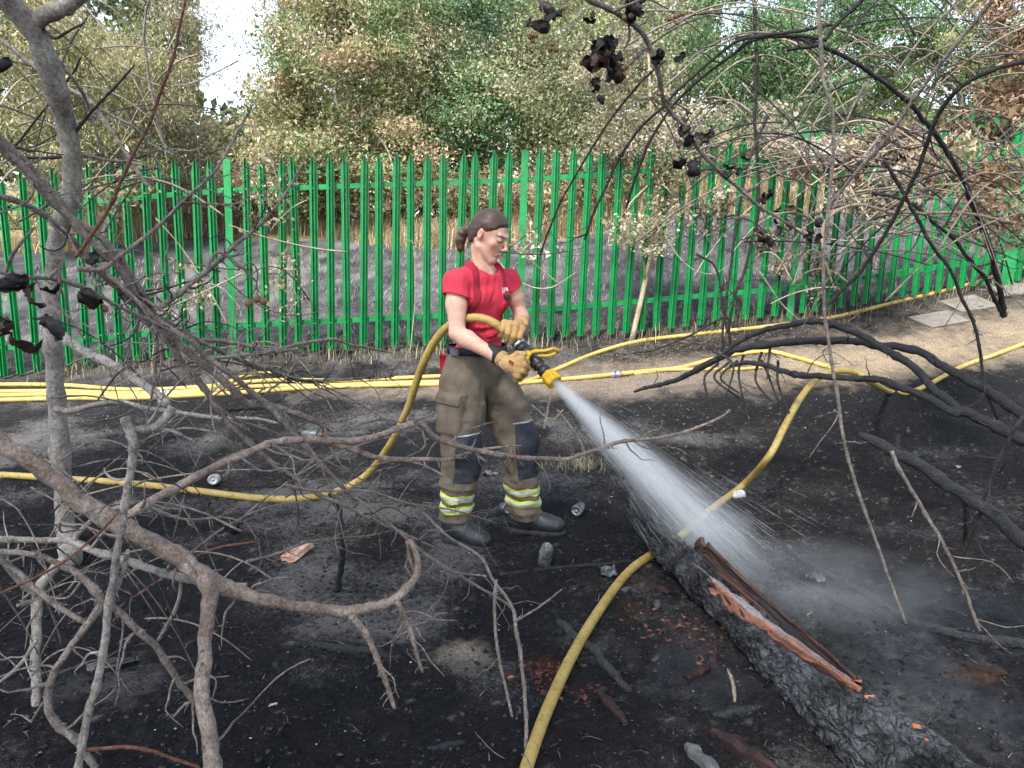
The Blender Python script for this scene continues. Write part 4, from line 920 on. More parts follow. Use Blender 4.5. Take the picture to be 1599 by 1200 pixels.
def rot_log():
    rad = np.array([.034, .050, .064, .077, .088, .098, .106, .111, .114, .116])
    pc = [(990, 772), (1008, 812), (1044, 853), (1098, 906), (1160, 964), (1222, 1020), (1286, 1076), (1350, 1132), (1425, 1196), (1530, 1285)]
    P = np.array([G(px, py, q * .8 + l) for (px, py), q, l in zip(pc, rad, (.10, .085, .06, .03, .01, 0, 0, 0, 0, 0))])
    Q = spline(np.hstack([P, rad[:, None]]), step=.008); C, r = Q[:, :3].copy(), Q[:, 3]
    n = len(C); sd = 104; a = np.arange(sd) * 2 * math.pi / sd
    T = unit(C[-1] - C[0]); S = unit(np.cross(T, [0, 0, 1.0])); U = np.cross(S, T)           # S points to the left of the downhill axis -> away
    rr = np.repeat(r[:, None], sd, 1)
    # alligatored bark plates: sharp grid cracks plus lumps
    u = np.cumsum(np.r_[0, np.linalg.norm(np.diff(C, axis=0), axis=1)])
    QN = np.stack([np.repeat(u[:, None], sd, 1) * .55, np.cos(a)[None] * r[:, None], np.sin(a)[None] * r[:, None]], -1)
    QL = QN * [.55, 1, 1]; warp = np.stack([vn(QN, 14, 54, 2), vn(QN, 14, 55, 2), vn(QN, 14, 56, 2)], -1) * .02
    ridge = lambda k, sd_: np.clip(np.abs(vn(QL + warp, k, sd_, 1)) * 2.4, 0, 1)
    crack = np.minimum(ridge(24, 52), ridge(30, 57) + .15); plate = crack ** .6
    rr = rr + vn(QN * [.5, 1, 1], 9, 51, 2) * .016 + plate * .024 - .014 + .006 * vn(QL, 95, 53, 2)
    bare = np.clip(vn(QN * [.4, 1, 1], 7, 58, 2) * 2 - .6, 0, 1); rr = rr - bare * .010
    # split opened along the upper right flank: a trough
    s_ = np.linspace(0, 1, n)[:, None]; ang = (np.degrees(a)[None, :]) % 360
    W = np.clip((s_ - .37) / .06, 0, 1) * np.clip((.86 - s_) / .1, 0, 1)
    trough = W * np.exp(-((ang - 104) / 18) ** 2); rr = rr - .035 * trough
    v = C[:, None, :] + rr[:, :, None] * (np.cos(a)[None, :, None] * -S + np.sin(a)[None, :, None] * U)
    f = [(i * sd + j, i * sd + (j + 1) % sd, (i + 1) * sd + (j + 1) % sd, (i + 1) * sd + j) for i in range(n - 1) for j in range(sd)]
    v = v.reshape(-1, 3); v0 = C[0] + U * .01; v = np.vstack([v, v0[None]]); f += [(len(v) - 1, (j + 1) % sd, j) for j in range(sd)]
    lu = np.r_[np.repeat(u, sd), u[0]]; lv = np.r_[np.tile(np.abs(((a + math.pi / 2) % (2 * math.pi)) - math.pi) * .10, n), 0]
    log = wmesh('charred_log', v, f, M_log, extra={'lu': lu, 'lv': lv}); tag(log, 'thick charred log split open to orange heartwood under the water spray', 'log')
    def at(t, deg, dr=0.0):
        i = t * (n - 1); k = int(min(i, n - 2)); fr = i - k; c = C[k] * (1 - fr) + C[k + 1] * fr; q = r[k] * (1 - fr) + r[k + 1] * fr; d = math.radians(deg)
        return c + (q + dr) * (math.cos(d) * -S + math.sin(d) * U), (math.cos(d) * -S + math.sin(d) * U), c
    def strip(nm, mat, t0, t1, deg0, deg1, w0, thick, lift, seed, par=log, spike=0.0):
        g = np.random.default_rng(seed); m = 60; vv, ff = [], []; nz = [cnoise(m, g) for _ in range(4)]
        for i in range(m):
            t = t0 + (t1 - t0) * i / (m - 1); w = w0 * (math.sin(math.pi * min(1, (i + 3) / (m + 4))) ** .5) * (1 + .45 * nz[0][i])
            p, nn, c = at(t, deg0 + (deg1 - deg0) * i / (m - 1) + 3 * nz[2][i], lift + .006 * nz[3][i]); d = unit(np.cross(T, nn)); hgt = thick * (1 + .5 * nz[1][i]) + spike * max(0, 1 - i / m * 1.3)
            for sx, hz in ((-1, -.02), (-.75, hgt * .8), (.1, hgt), (.75, hgt * .7), (1, -.02)): vv.append(p + d * sx * w + nn * hz)
        for i in range(m - 1):
            for j in range(4): ff.append((i * 5 + j, i * 5 + j + 1, (i + 1) * 5 + j + 1, (i + 1) * 5 + j))
        ff += [(4, 3, 2, 1, 0), tuple((m - 1) * 5 + j for j in range(5))]
        return wmesh(nm, np.array(vv), ff, mat, par, smooth=False)
    def curve(t0, t1, degs, lifts, m): return np.array([at(t0 + (t1 - t0) * i / (m - 1), np.interp(i / (m - 1), np.linspace(0, 1, len(degs)), degs), np.interp(i / (m - 1), np.linspace(0, 1, len(lifts)), lifts))[0] for i in range(m)])
    m = 90; g = np.random.default_rng(64); nU = unit(np.array([.25, -.35, 1.0]))
    c1 = curve(.385, .80, [136, 142, 136, 122, 106], [.004, .004, .004, .004, .0], m); c2 = curve(.385, .82, [119, 119, 114, 105, 96], [-.004, -.004, -.002, .002, .0], m); c3 = curve(.385, .79, [84, 84, 86, 88, 88], [-.016, -.014, -.010, -.004, .0], m)
    wob = lambda k, a_: np.stack([cnoise(m, np.random.default_rng(k + q), 4) for q in range(3)], 1) * a_
    c1 = c1 + wob(65, .010); c2 = c2 + wob(75, .006)
    ribbon('heartwood', c1, c2, nU, 9, .006, [(.05, .018, .013), (.20, .075, .04), (.32, .135, .075), (.13, .042, .022), (.26, .10, .05)], .03, log, 66, edge=(.30, .14, .085))
    ribbon('ashen_wood', c2 - nU * .006, c3 - nU * .006, nU, 12, .006, [(.11, .09, .09), (.24, .21, .215), (.36, .335, .34), (.16, .11, .10)], .03, log, 67)
    bt = curve(.375, .80, [82, 82, 84, 86, 88], [-.02, -.02, -.015, -.01, -.006], m); hz = np.interp(np.linspace(0, 1, m), [0, .03, .06, .09, .3, .55, .8, 1], [.06, .105, .072, .095, .072, .050, .030, .010]); tp = bt + U * hz[:, None] - S * (hz * .18)[:, None]; k = m
    ribbon('splinter', bt, tp, unit(np.array([-.55, -.75, .35])), 14, .008, [(.008, .007, .007), (.022, .013, .010), (.085, .032, .020), (.012, .009, .008), (.16, .062, .036)], .030, log, 68, jag=.014, edge=(.10, .04, .025))
    ribbon('charred_rim', tp[int(k * .45):] - S * .008 - [0, 0, .004], bt[int(k * .45):] - S * .05 - [0, 0, .04], unit(np.array([.6, .3, .7])), 6, .006, [(.008, .008, .009), (.02, .018, .018), (.05, .04, .035)], .03, log, 69)
    # pointed broken end at the top of the log
    for k in range(5):
        p, nn, c = at(.02, k * 72, -.01); q = p - T * (.05 + .05 * g.random()) + np.array([0, 0, .02]); d = unit(np.cross(T, nn)) * .016
        wmesh('broken_tip', np.array([p + d, p - d, c + T * .02, q]), [(0, 1, 3), (1, 2, 3), (2, 0, 3), (0, 2, 1)], M_char, log, smooth=False)
    for t, ang0 in ((.84, 96), (.90, 88), (.93, 100), (.80, 84)):
        p, nn, c = at(t, ang0, 0); wmesh('heartwood_fleck', *_chip(p, .022, int(t * 1000)), M_heart, log, smooth=False)  # small chips in the orange heartwood colour
    return log
def _chip(c, s, seed, flat=.5, stretch=1.0):
    g = np.random.default_rng(seed); v = g.standard_normal((10, 3)); v /= np.linalg.norm(v, axis=1)[:, None]; v = v * s * g.uniform(.6, 1.1, (10, 1)) * [stretch, 1, flat]
    th = g.random() * 6.28; Rz = np.array([[math.cos(th), -math.sin(th), 0], [math.sin(th), math.cos(th), 0], [0, 0, 1]]); v = v @ Rz.T
    import bmesh
    bm = bmesh.new(); [bm.verts.new(p) for p in v]; r = bmesh.ops.convex_hull(bm, input=bm.verts[:]); bmesh.ops.delete(bm, geom=[e for e in r['geom_interior'] if isinstance(e, bmesh.types.BMVert)], context='VERTS')
    bm.verts.index_update(); V_ = np.array([q.co[:] for q in bm.verts]) + np.asarray(c); F_ = [tuple(w.index for w in q.verts) for q in bm.faces]; bm.free(); return V_, F_
log_ob = rot_log()

# ------------------------------------------------------------------ water: a fanned jet of streaks, and the spray it throws up
jA = nB - nax * .02; jB = V(1150, 872, 3.30); jax = unit(jB - jA); jL = float(np.linalg.norm(jB - jA))
js = unit(np.cross(jax, [0, 1.0, 0])); jn = np.cross(js, jax)
M_drop = Mat('water_streaks'); M_drop.t.nodes.clear()
_o = M_drop.n('OutputMaterial'); _tr = M_drop.n('BsdfTransparent'); _df = M_drop.n('BsdfTranslucent'); _d2 = M_drop.n('BsdfDiffuse'); _gl = M_drop.n('BsdfGlossy'); _gl.inputs['Roughness'].default_value = .15
for q in (_df, _d2): q.inputs['Color'].default_value = (.95, .97, 1, 1)
_a1 = M_drop.n('MixShader'); _a1.inputs[0].default_value = .5; M_drop.l(_df.outputs[0], _a1.inputs[1]); M_drop.l(_d2.outputs[0], _a1.inputs[2])
_a2 = M_drop.n('MixShader'); _a2.inputs[0].default_value = .15; M_drop.l(_a1.outputs[0], _a2.inputs[1]); M_drop.l(_gl.outputs[0], _a2.inputs[2])
_a3 = M_drop.n('MixShader'); _a3.inputs[0].default_value = .38; M_drop.l(_tr.outputs[0], _a3.inputs[1]); M_drop.l(_a2.outputs[0], _a3.inputs[2]); M_drop.l(_a3.outputs[0], _o.inputs[0])
def streaks(n, spread, r0, seed, l0, l1, tmin, tmax, wid, fall=0.0):
    g = np.random.default_rng(seed); q = g.standard_normal((n, 2)) * .42; rad = np.hypot(q[:, 0], q[:, 1]); t = tmin + (tmax - tmin) * g.random(n) ** .8
    dirs = jax[None] + spread * (q[:, :1] * js + q[:, 1:] * jn); p0 = jA + r0 * (q[:, :1] * js + q[:, 1:] * jn) + dirs * (t * jL)[:, None]
    L = g.uniform(l0, l1, n) ; p1 = p0 + dirs * L[:, None]; p0[:, 2] -= fall * (t ** 2); p1[:, 2] -= fall * ((t + L / jL) ** 2)
    w = wid * g.uniform(.5, 1.3, n) * (.6 + .6 * t)
    d = unit(jax); s1 = g.standard_normal((n, 3)); s1 -= (s1 @ d)[:, None] * d; s1 /= np.linalg.norm(s1, axis=1)[:, None]; s2 = np.cross(d, s1)
    mid = p0 + (p1 - p0) * .65; v = np.stack([p0, mid + s1 * w[:, None], mid + (-.5 * s1 + .87 * s2) * w[:, None], mid + (-.5 * s1 - .87 * s2) * w[:, None], p1], 1).reshape(-1, 3)
    b = (np.arange(n) * 5)[:, None]; tri = np.array([(0, 2, 1), (0, 3, 2), (0, 1, 3), (4, 1, 2), (4, 2, 3), (4, 3, 1)]); f = (b[:, :, None] + tri[None]).reshape(-1, 3)
    return v, f
jet = empty('water_jet', tuple(jA)); tag(jet, 'white fan of water spraying from the nozzle onto the charred log', 'water jet'); jet['kind'] = 'stuff'
v, f = streaks(900, .23, .026, 71, .06, .25, .0, .90, .0008); wmesh('jet_core', v, f, M_drop.m, jet, smooth=False)['kind'] = 'stuff'
v, f = streaks(110, .28, .032, 72, .03, .10, .12, .95, .0007, .02); wmesh('outer_streaks', v, f, M_drop.m, jet, smooth=False)['kind'] = 'stuff'
g = np.random.default_rng(73); n = 900; dv = g.standard_normal((n, 3)) * [1, 1, .8]; dv[:, 2] = np.abs(dv[:, 2]); c = V(1140, 868, 3.25) + dv * [.18, .12, .09] + jax * g.uniform(-.1, .25, (n, 1))
w = g.uniform(.0008, .0026, n); tet = np.array([(1, 0, 0), (-1, 0, 0), (0, 1, 0), (0, -1, 0), (0, 0, 1), (0, 0, -1)], float); v = (c[:, None] + tet[None] * w[:, None, None]).reshape(-1, 3)
tri = np.array([(0, 2, 4), (2, 1, 4), (1, 3, 4), (3, 0, 4), (2, 0, 5), (1, 2, 5), (3, 1, 5), (0, 3, 5)]); f = ((np.arange(n) * 6)[:, None, None] + tri[None]).reshape(-1, 3)
wmesh('splash_drops', v, f, M_drop.m, jet, smooth=False)['kind'] = 'stuff'
def vol_mat(name, build):
    m = Mat(name); m.t.nodes.clear(); o = m.n('OutputMaterial'); pv = m.n('VolumePrincipled'); pv.inputs['Color'].default_value = (1, 1, 1, 1); pv.inputs['Anisotropy'].default_value = .2
    m.l(build(m), pv.inputs['Density']); m.l(pv.outputs[0], o.inputs['Volume']); return m.m
def jet_density(m):                       # object space: z runs down the jet, width grows with z
    c = m.n('TexCoord'); sp = m.n('SeparateXYZ'); m.l(c.outputs['Object'], sp.inputs[0]); x, y, z = sp.outputs
    wv = m.math('ADD', .016, m.math('MULTIPLY', z, JS)); u = m.math('DIVIDE', x, wv); w = m.math('DIVIDE', y, wv)
    r2 = m.math('ADD', m.math('MULTIPLY', u, u), m.math('MULTIPLY', w, w)); fall = m.math('POWER', 2.718, m.math('MULTIPLY', r2, -2.3))
    cx = m.n('CombineXYZ'); m.l(u, cx.inputs[0]); m.l(w, cx.inputs[1]); m.l(m.math('MULTIPLY', z, 1.1), cx.inputs[2])
    n = m.noise(cx.outputs[0], 3.4, 5, .68); st = m.ramp(n, [(.33, (.10, .10, .10)), (.55, (.75, .75, .75)), (.75, (1.9, 1.9, 1.9))])
    near_ = m.math('DIVIDE', 1.55, m.math('POWER', wv, 1.40)); tip = m.math('MINIMUM', 1.0, m.math('MAXIMUM', 0.0, m.math('MULTIPLY', m.math('SUBTRACT', jL * 1.16, z), 4.0)))
    edge = m.math('MINIMUM', 1.0, m.math('MAXIMUM', 0.0, m.math('MULTIPLY', m.math('SUBTRACT', 2.4, r2), 1.6)))
    fade = m.ramp(m.math('DIVIDE', z, jL), [(.45, (1, 1, 1)), (.80, (.42, .42, .42)), (1.0, (.36, .36, .36))]); return m.math('MULTIPLY', m.math('MULTIPLY', m.math('MULTIPLY', m.math('MULTIPLY', near_, fade), fall), st), m.math('MULTIPLY', tip, edge))
JS = .118
M_jet = vol_mat('jet_mist', jet_density)
prof = [(0.0, .016), (.004, .026)] + [(t, (.016 + JS * t) * 1.62) for t in np.linspace(.02, jL * 1.18, 12)]
v, f = lathe(prof, (0, 0, 0), (0, 0, 1), 24); me = mesh_np('jet_mist', v, f); me.materials.append(M_jet)
o = bpy.data.objects.new('jet_mist', me); COL.objects.link(o); o.parent = jet; o['kind'] = 'stuff'
o.rotation_euler = Vector(jax).to_track_quat('Z', 'Y').to_euler()
def puff(name, px, py, y, rad, dens, label, dz=.05, sc=2.2):
    c = V(px, py, y) + np.array([0, 0, dz])
    def b(m):
        cc = m.n('TexCoord'); L = m.n('VectorMath', operation='LENGTH'); m.l(cc.outputs['Object'], L.inputs[0])
        fall = m.ramp(L.outputs['Value'], [(0.0, (1, 1, 1)), (.5, (.45, .45, .45)), (.97, (0, 0, 0))]); n = m.ramp(m.noise(cc.outputs['Object'], sc, 4, .6, .5), [(.35, (0, 0, 0)), (.7, (1, 1, 1))])
        return m.math('MULTIPLY', m.math('MULTIPLY', fall, n), dens)
    v, f = lathe([(-1, .02), (-.9, .43), (-.7, .71), (-.4, .92), (0, 1), (.4, .92), (.7, .71), (.9, .43), (1, .02)], (0, 0, 0), (0, 0, 1), 20); me = mesh_np(name, v, f); me.materials.append(vol_mat(name, b))
    o = bpy.data.objects.new(name, me); COL.objects.link(o); o.location = tuple(c); o.scale = rad; o['kind'] = 'stuff'; o['label'] = label; return o
puff('splash_mist', 1105, 838, 3.30, (.24, .17, .15), 6.0, 'white splash mist where the water strikes the log', .06)
puff('drifting_spray', 1290, 930, 3.0, (.62, .42, .20), 1.9, 'thin spray drifting over the wet ground past the log', .04, 1.6)
# ------------------------------------------------------------------ bare branches
def bark_mat(name, cols, scale=9, rough=.75, ring=True):
    m = Mat(name); co = m.coord('Object'); n = m.noise(co, scale, 7, .7)
    k = [(.22, cols[0]), (.45, cols[1]), (.62, cols[2]), (.8, cols[3])]; c = m.ramp(n, k)
    d = m.ramp(m.noise(co, scale * 7, 6, .75), [(.30, (.30, .28, .27)), (.48, (.95, .95, .95)), (.72, (1.5, 1.5, 1.48))]); c = m.mix(1.0, c, d, 'MULTIPLY'); d2 = m.ramp(m.noise(m.coord('Object', (1, 1, .6)), 190, 4, .8), [(.32, (.42, .38, .36)), (.5, (1, 1, 1)), (.7, (1.35, 1.35, 1.35))]); c = m.mix(1.0, c, d2, 'MULTIPLY')
    sc_ = m.ramp(m.noise(co, 3.0, 5, .75), [(.56, (0, 0, 0)), (.72, (.75, .75, .75))]); c = m.mix(sc_, c, (.028, .024, .022))
    m.bump(m.math('ADD', m.noise(co, scale * 9, 6, .75), m.noise(m.coord('Object', (1, 1, .35)), scale * 3, 5, .8)), 1.0, .006); m.set(c, rough, .3); return m.m
M_grey = bark_mat('grey_bark', [(.12, .10, .088), (.25, .22, .195), (.37, .335, .30), (.48, .45, .40)], 7)
M_pink = bark_mat('mottled_brown_bark', [(.12, .078, .060), (.23, .168, .138), (.35, .285, .24), (.46, .41, .35)], 8, .6)
M_twig = bark_mat('weathered_twig_bark', [(.075, .058, .048), (.19, .155, .135), (.29, .245, .215), (.40, .35, .31)], 14)
M_red = bark_mat('reddish_stem_bark', [(.07, .028, .02), (.14, .055, .035), (.20, .09, .06), (.26, .14, .10)], 12, .55)
M_dark = bark_mat('scorched_stem_bark', [(.012, .011, .011), (.030, .027, .025), (.055, .048, .044), (.10, .09, .08)], 12)
M_pale = bark_mat('dry_pale_stem', [(.20, .15, .095), (.33, .265, .185), (.45, .38, .28), (.54, .47, .37)], 12)
M_cleaf = noisy('charred_leaf', [(.3, (.012, .010, .010)), (.55, (.045, .028, .022)), (.8, (.13, .065, .05))], 18, .45, bump=.6, spec=.4)
M_cleafb = noisy('black_charred_leaf', [(.3, (.006, .006, .007)), (.6, (.016, .014, .015)), (.85, (.045, .04, .042))], 18, .55, bump=.6, spec=.3)
M_fruit = noisy('scorched_fruit', [(.3, (.09, .045, .022)), (.6, (.22, .12, .06)), (.8, (.35, .22, .13))], 12, .4, bump=.3)

def path3(pts, d0, d1=None, ends=None):
    """pts (px,py,width_px); depth runs from d0 to d1 along the limb (or given per point) -> (n,4) xyz radius."""
    n = len(pts); L = np.r_[0, np.cumsum([math.hypot(pts[i + 1][0] - pts[i][0], pts[i + 1][1] - pts[i][1]) for i in range(n - 1)])]; L = L / max(L[-1], 1e-6)
    dep = list(d0) if hasattr(d0, '__len__') else [d0 + ((d1 if d1 is not None else d0) - d0) * t for t in L]
    out = []
    for (px, py, w), d in zip(pts, dep):
        p = G(px, py) if d is None else V(px, py, d); dist = (p - CAM) @ _F; r = max(.0012, w / 2 * dist / FPX); 
        if d is None: p = p + np.array([0, 0, r * .9])
        out.append([*p, r])
    return np.array(out)
def limb_mesh(Q, sides=None, seed=0, wig=.35, step=None, rough_=.09):
    r = Q[:, 3].mean(); step = step or float(np.clip(r * 1.2, .009, .05)); S = spline(Q, step=step); P, rr = S[:, :3].copy(), np.maximum(S[:, 3], .0008)
    g = np.random.default_rng(seed + 17); u = np.cumsum(np.r_[0, np.linalg.norm(np.diff(P, axis=0), axis=1)])
    N = np.stack([vnoise(np.stack([u * 0 + k * 9.1 + seed, u, u * 0], 1), 14, seed % 97, 2) for k in range(3)], 1); fade = np.clip(u / .05, 0, 1) * np.clip((u[-1] - u) / .05, 0, 1)
    P = P + N * (rr * wig)[:, None] * fade[:, None] * 1.2
    # nodes: little swellings along the stem
    for c in np.arange(.03 + g.random() * .06, u[-1], .075): rr = rr * (1 + .22 * np.exp(-((u - c - g.normal(0, .02)) / .008) ** 2))
    sides = sides or (12 if r > .012 else 8 if r > .005 else 6)
    v, f = tube(P, rr, sides, True, rough_, seed); return v, f, P, rr
_bseed = [100]
def twig_pts(p, d, L, g, kink=.35, n=5):
    out = [p]; d = unit(d)
    for i in range(n): d = unit(d + g.normal(0, kink, 3) * .5 + np.array([0, 0, .02])); out.append(out[-1] + d * L / n)
    return np.array(out)
def branch(name, label, cat, limbs, mat, group=None, spurs=0, twigs=0, tw_len=(.06, .2), twmat=None, main='branch', seed=None, wig=.35):
    """limbs: list of (pts, d0, d1[, material]); the first is the thing's own main limb."""
    _bseed[0] += 7; sd = seed or _bseed[0]; g = np.random.default_rng(sd); root = None; paths = []
    for i, lm in enumerate(limbs):
        Q = path3(lm[0], lm[1], lm[2] if len(lm) > 2 else None); v, f, P, rr = limb_mesh(Q, seed=sd + i * 3, wig=wig); m = lm[3] if len(lm) > 3 else mat
        if root is None:
            root = wmesh(name, v, f, m, None, base=tuple(P[int(np.argmin(P[:, 2]))])); tag(root, label, cat, group)
        else: wmesh('side_branch', v, f, m, root)
        paths.append((P, rr))
    tot = sum(len(p) for p, _ in paths)
    def spawn(k, lo, hi, nm, rf, kink):
        for _ in range(k):
            P, rr = paths[int(g.choice(len(paths), p=[len(p) / tot for p, _ in paths]))]
            if len(P) < 5: continue
            i = int(g.integers(2, len(P) - 1)); T = unit(P[i + 1 if i + 1 < len(P) else i] - P[i - 1]); s = g.standard_normal(3); s = unit(s - T * (s @ T)); L = g.uniform(lo, hi)
            pts = twig_pts(P[i], s + T * g.uniform(.2, .9), L, g, kink); r0 = min(rr[i] * rf, .0035 if nm == 'spur' else .0045)
            v, f = tube(spline(pts, n=8), np.linspace(r0, r0 * .35, len(spline(pts, n=8))), 5, True, .15, int(g.integers(1e6))); wmesh(nm, v, f, twmat or mat, root)
    spawn(spurs, .012, .04, 'spur', .5, .3); spawn(twigs, tw_len[0], tw_len[1], 'twig', .42, .55)
    return root, paths
def char_leaf(c, size, seed, mat, parent, name='charred_leaf'):
    g = np.random.default_rng(seed); nu, nv = 9, 7; U, W = np.meshgrid(np.linspace(-1, 1, nu), np.linspace(-1, 1, nv), indexing='ij')
    wd = np.sqrt(np.maximum(0, 1 - (U * .96) ** 2)) * .62 * (1 - .25 * U) * (1 + .22 * g.standard_normal((nu, 1))); curl = g.uniform(1.2, 2.4); bend = g.uniform(.5, 1.6)
    th = W * wd * curl; x = U * np.cos(bend * U * .5); y = np.sin(th) / curl; z = (1 - np.cos(th)) / curl + .35 * bend * U ** 2 + .13 * g.standard_normal((nu, nv))
    A = np.linalg.qr(g.standard_normal((3, 3)))[0]; P = (np.stack([x, y, z], -1).reshape(-1, 3) * size) @ A
    nrm = A[2] * .0008; v = np.vstack([P + nrm, P - nrm]) + np.asarray(c); k = nu * nv; id_ = np.arange(k).reshape(nu, nv); f = []
    for i in range(nu - 1):
        for j in range(nv - 1): q = (id_[i, j], id_[i + 1, j], id_[i + 1, j + 1], id_[i, j + 1]); f.append(q); f.append(tuple(k + t for t in q[::-1]))
    return wmesh(name, v, f, mat, parent)
def fruit(c, r, parent, seed, stem=None):
    a = np.linspace(-math.pi / 2, math.pi / 2, 7); v, f = lathe([(r * math.sin(t), max(r * math.cos(t), .0004)) for t in a], c, (.1, .1, 1), 10); o = wmesh('fruit', v, f, M_fruit, parent)
    if stem is not None: v, f = tube(spline([c + np.array([0, 0, r]), (c + stem) / 2 + np.array([.004, 0, .004]), stem], n=6), .0009, 5); wmesh('stalk', v, f, M_dark, o)

# -- grey tree at the left
treeA, pA = branch('bare_tree', 'bare grey-barked tree with a forked crooked trunk beside the fence', 'tree', [
    ([(112, 890, 32), (104, 830, 28), (95, 720, 26), (88, 620, 25), (83, 520, 24), (81, 440, 25), (90, 370, 25), (108, 322, 28), (114, 270, 27), (108, 220, 28), (95, 165, 29), (80, 110, 31), (60, 64, 33), (35, 26, 36), (-25, -40, 40)], [None, 3.45, 3.42, 3.38, 3.34, 3.3, 3.25, 3.18, 3.12, 3.06, 3.0, 2.92, 2.86, 2.8, 2.7]),
    ([(46, 42, 24), (70, 26, 25), (95, 14, 23), (140, -14, 21), (200, -50, 18)], 2.84, 2.7),
    ([(95, 522, 15), (133, 550, 14), (177, 571, 14), (213, 594, 13), (246, 617, 14), (262, 633, 13)], 3.28, 2.9),
    ([(85, 638, 10), (110, 642, 9), (150, 632, 8), (187, 628, 8), (227, 637, 7), (283, 645, 7), (333, 652, 6), (400, 654, 5), (432, 661, 4)], 3.36, 2.9),
    ([(60, 64, 10), (97, 102, 6), (130, 147, 5), (147, 195, 4), (160, 240, 3)], 2.9, 3.1), ([(108, 245, 6), (130, 243, 6), (165, 250, 5), (195, 253, 4), (225, 258, 3)], 3.1, 3.2),
    ([(110, 215, 5), (150, 167, 4), (180, 136, 3.5), (210, 102, 3)], 3.05, 3.0, M_dark), ([(60, 52, 8), (66, 45, 6), (85, 60, 5), (105, 50, 4), (132, 36, 3)], 2.86, 2.7, M_dark), ([(105, 245, 6), (60, 247, 5), (30, 246, 4)], 3.08, 3.0, M_dark)],
    M_grey, spurs=20, twigs=10, wig=.15)
# -- thick mottled branch in front
brB, pB = branch('bare_branch', 'thick mottled brown branch entering low and forking into a downward limb', 'branch', [
    ([(-60, 648, 27), (-10, 685, 27), (60, 732, 26), (130, 785, 27), (190, 820, 28), (250, 853, 28), (300, 890, 29), (332, 912, 27), (365, 926, 22), (400, 935, 19), (480, 948, 17), (540, 958, 18), (580, 950, 15), (620, 935, 13), (648, 905, 12), (652, 872, 9), (640, 842, 7)], 1.72, 2.05),
    ([(316, 898, 25), (328, 922, 25), (327, 960, 22), (320, 1010, 22), (317, 1080, 23), (325, 1150, 24), (338, 1230, 24)], 1.815, 1.70),
    ([(548, 960, 12), (575, 1000, 10), (600, 1060, 8), (616, 1106, 6)], 1.93, 1.95), ([(620, 938, 9), (640, 985, 8), (660, 1050, 5)], 2.0, 2.05),
    ([(637, 845, 8), (640, 870, 6), (650, 900, 5)], 2.05, 2.05)], M_pink, spurs=60, twigs=22, wig=.35, twmat=M_twig)
brL, pL = branch('bare_branch', 'long slender brown branch sweeping across in front of the firefighter\'s knees', 'branch', [
    ([(196, 806, 15), (230, 788, 14), (280, 760, 14), (330, 733, 13), (367, 716, 13), (405, 700, 12), (435, 690, 12), (480, 686, 12), (530, 690, 11), (580, 684, 11), (620, 670, 10), (655, 662, 10), (682, 686, 9), (735, 702, 8), (800, 713, 8), (838, 716, 7), (885, 716, 7), (930, 703, 6), (970, 690, 6), (1050, 680, 5), (1120, 655, 4), (1140, 640, 3)], 1.78, 2.75),
    ([(500, 690, 8), (540, 700, 8), (600, 716, 8), (660, 718, 7), (700, 718, 6), (740, 705, 5), (790, 698, 3), (815, 696, 2)], 2.15, 2.45), ([(735, 702, 5), (752, 716, 4), (760, 722, 3)], 2.4, 2.4),
    ([(655, 662, 5), (640, 652, 4), (655, 662, 3)], 2.3, 2.3)], M_pink, spurs=55, twigs=26, tw_len=(.05, .20), twmat=M_twig)
branch('bare_branch', 'greenish grey branch passing under the thick forked one with a sawn end', 'branch', [
    ([(-40, 838, 10), (0, 842, 10), (60, 844, 10), (115, 846, 11), (150, 860, 12), (200, 877, 13), (247, 893, 13), (283, 903, 13), (330, 913, 10), (385, 915, 9)], 1.95, 1.95),
    ([(283, 903, 6), (280, 930, 6), (268, 965, 6), (247, 1000, 5)], 1.95, 2.0), ([(115, 846, 9), (125, 830, 8), (160, 800, 7), (200, 790, 7)], 1.95, 1.9)], M_grey, spurs=10, twigs=6)
branch('bare_branch', 'upright pale stick snapped off white at its top end', 'branch', [
    ([(194, 652, 15), (206, 690, 15), (203, 740, 12), (193, 800, 12), (183, 867, 11), (168, 967, 12), (157, 1033, 12), (135, 1133, 12), (118, 1230, 12)], 1.55, 1.6),
    ([(206, 672, 11), (238, 667, 12), (258, 652, 13), (270, 636, 14)], 1.56, 1.6), ([(228, 670, 8), (262, 672, 6), (300, 688, 4)], 1.58, 1.6), ([(200, 860, 8), (190, 900, 7), (168, 965, 7)], 1.58, 1.6)], M_grey, spurs=12, twigs=6)
branch('bare_branch', 'crooked grey branch dropping to the ash at the bottom left', 'branch', [
    ([(-30, 858, 8), (60, 868, 9), (100, 885, 10), (130, 903, 12), (152, 928, 14), (155, 946, 12), (130, 985, 11), (105, 1020, 10), (80, 1060, 12), (75, 1100, 12), (90, 1130, 13), (120, 1158, 12), (150, 1200, 11)], 1.85, 1.8),
    ([(152, 932, 10), (180, 950, 11), (215, 985, 11), (250, 1020, 11), (280, 1065, 11), (306, 1097, 12)], 1.85, 1.95), ([(-20, 862, 10), (30, 895, 9), (55, 920, 9), (90, 945, 9), (120, 965, 8), (142, 977, 6)], 1.9, 1.85),
    ([(305, 1095, 6), (290, 1100, 5), (270, 1120, 3)], 1.95, 1.95)], M_twig, spurs=26, twigs=26, tw_len=(.05, .25))
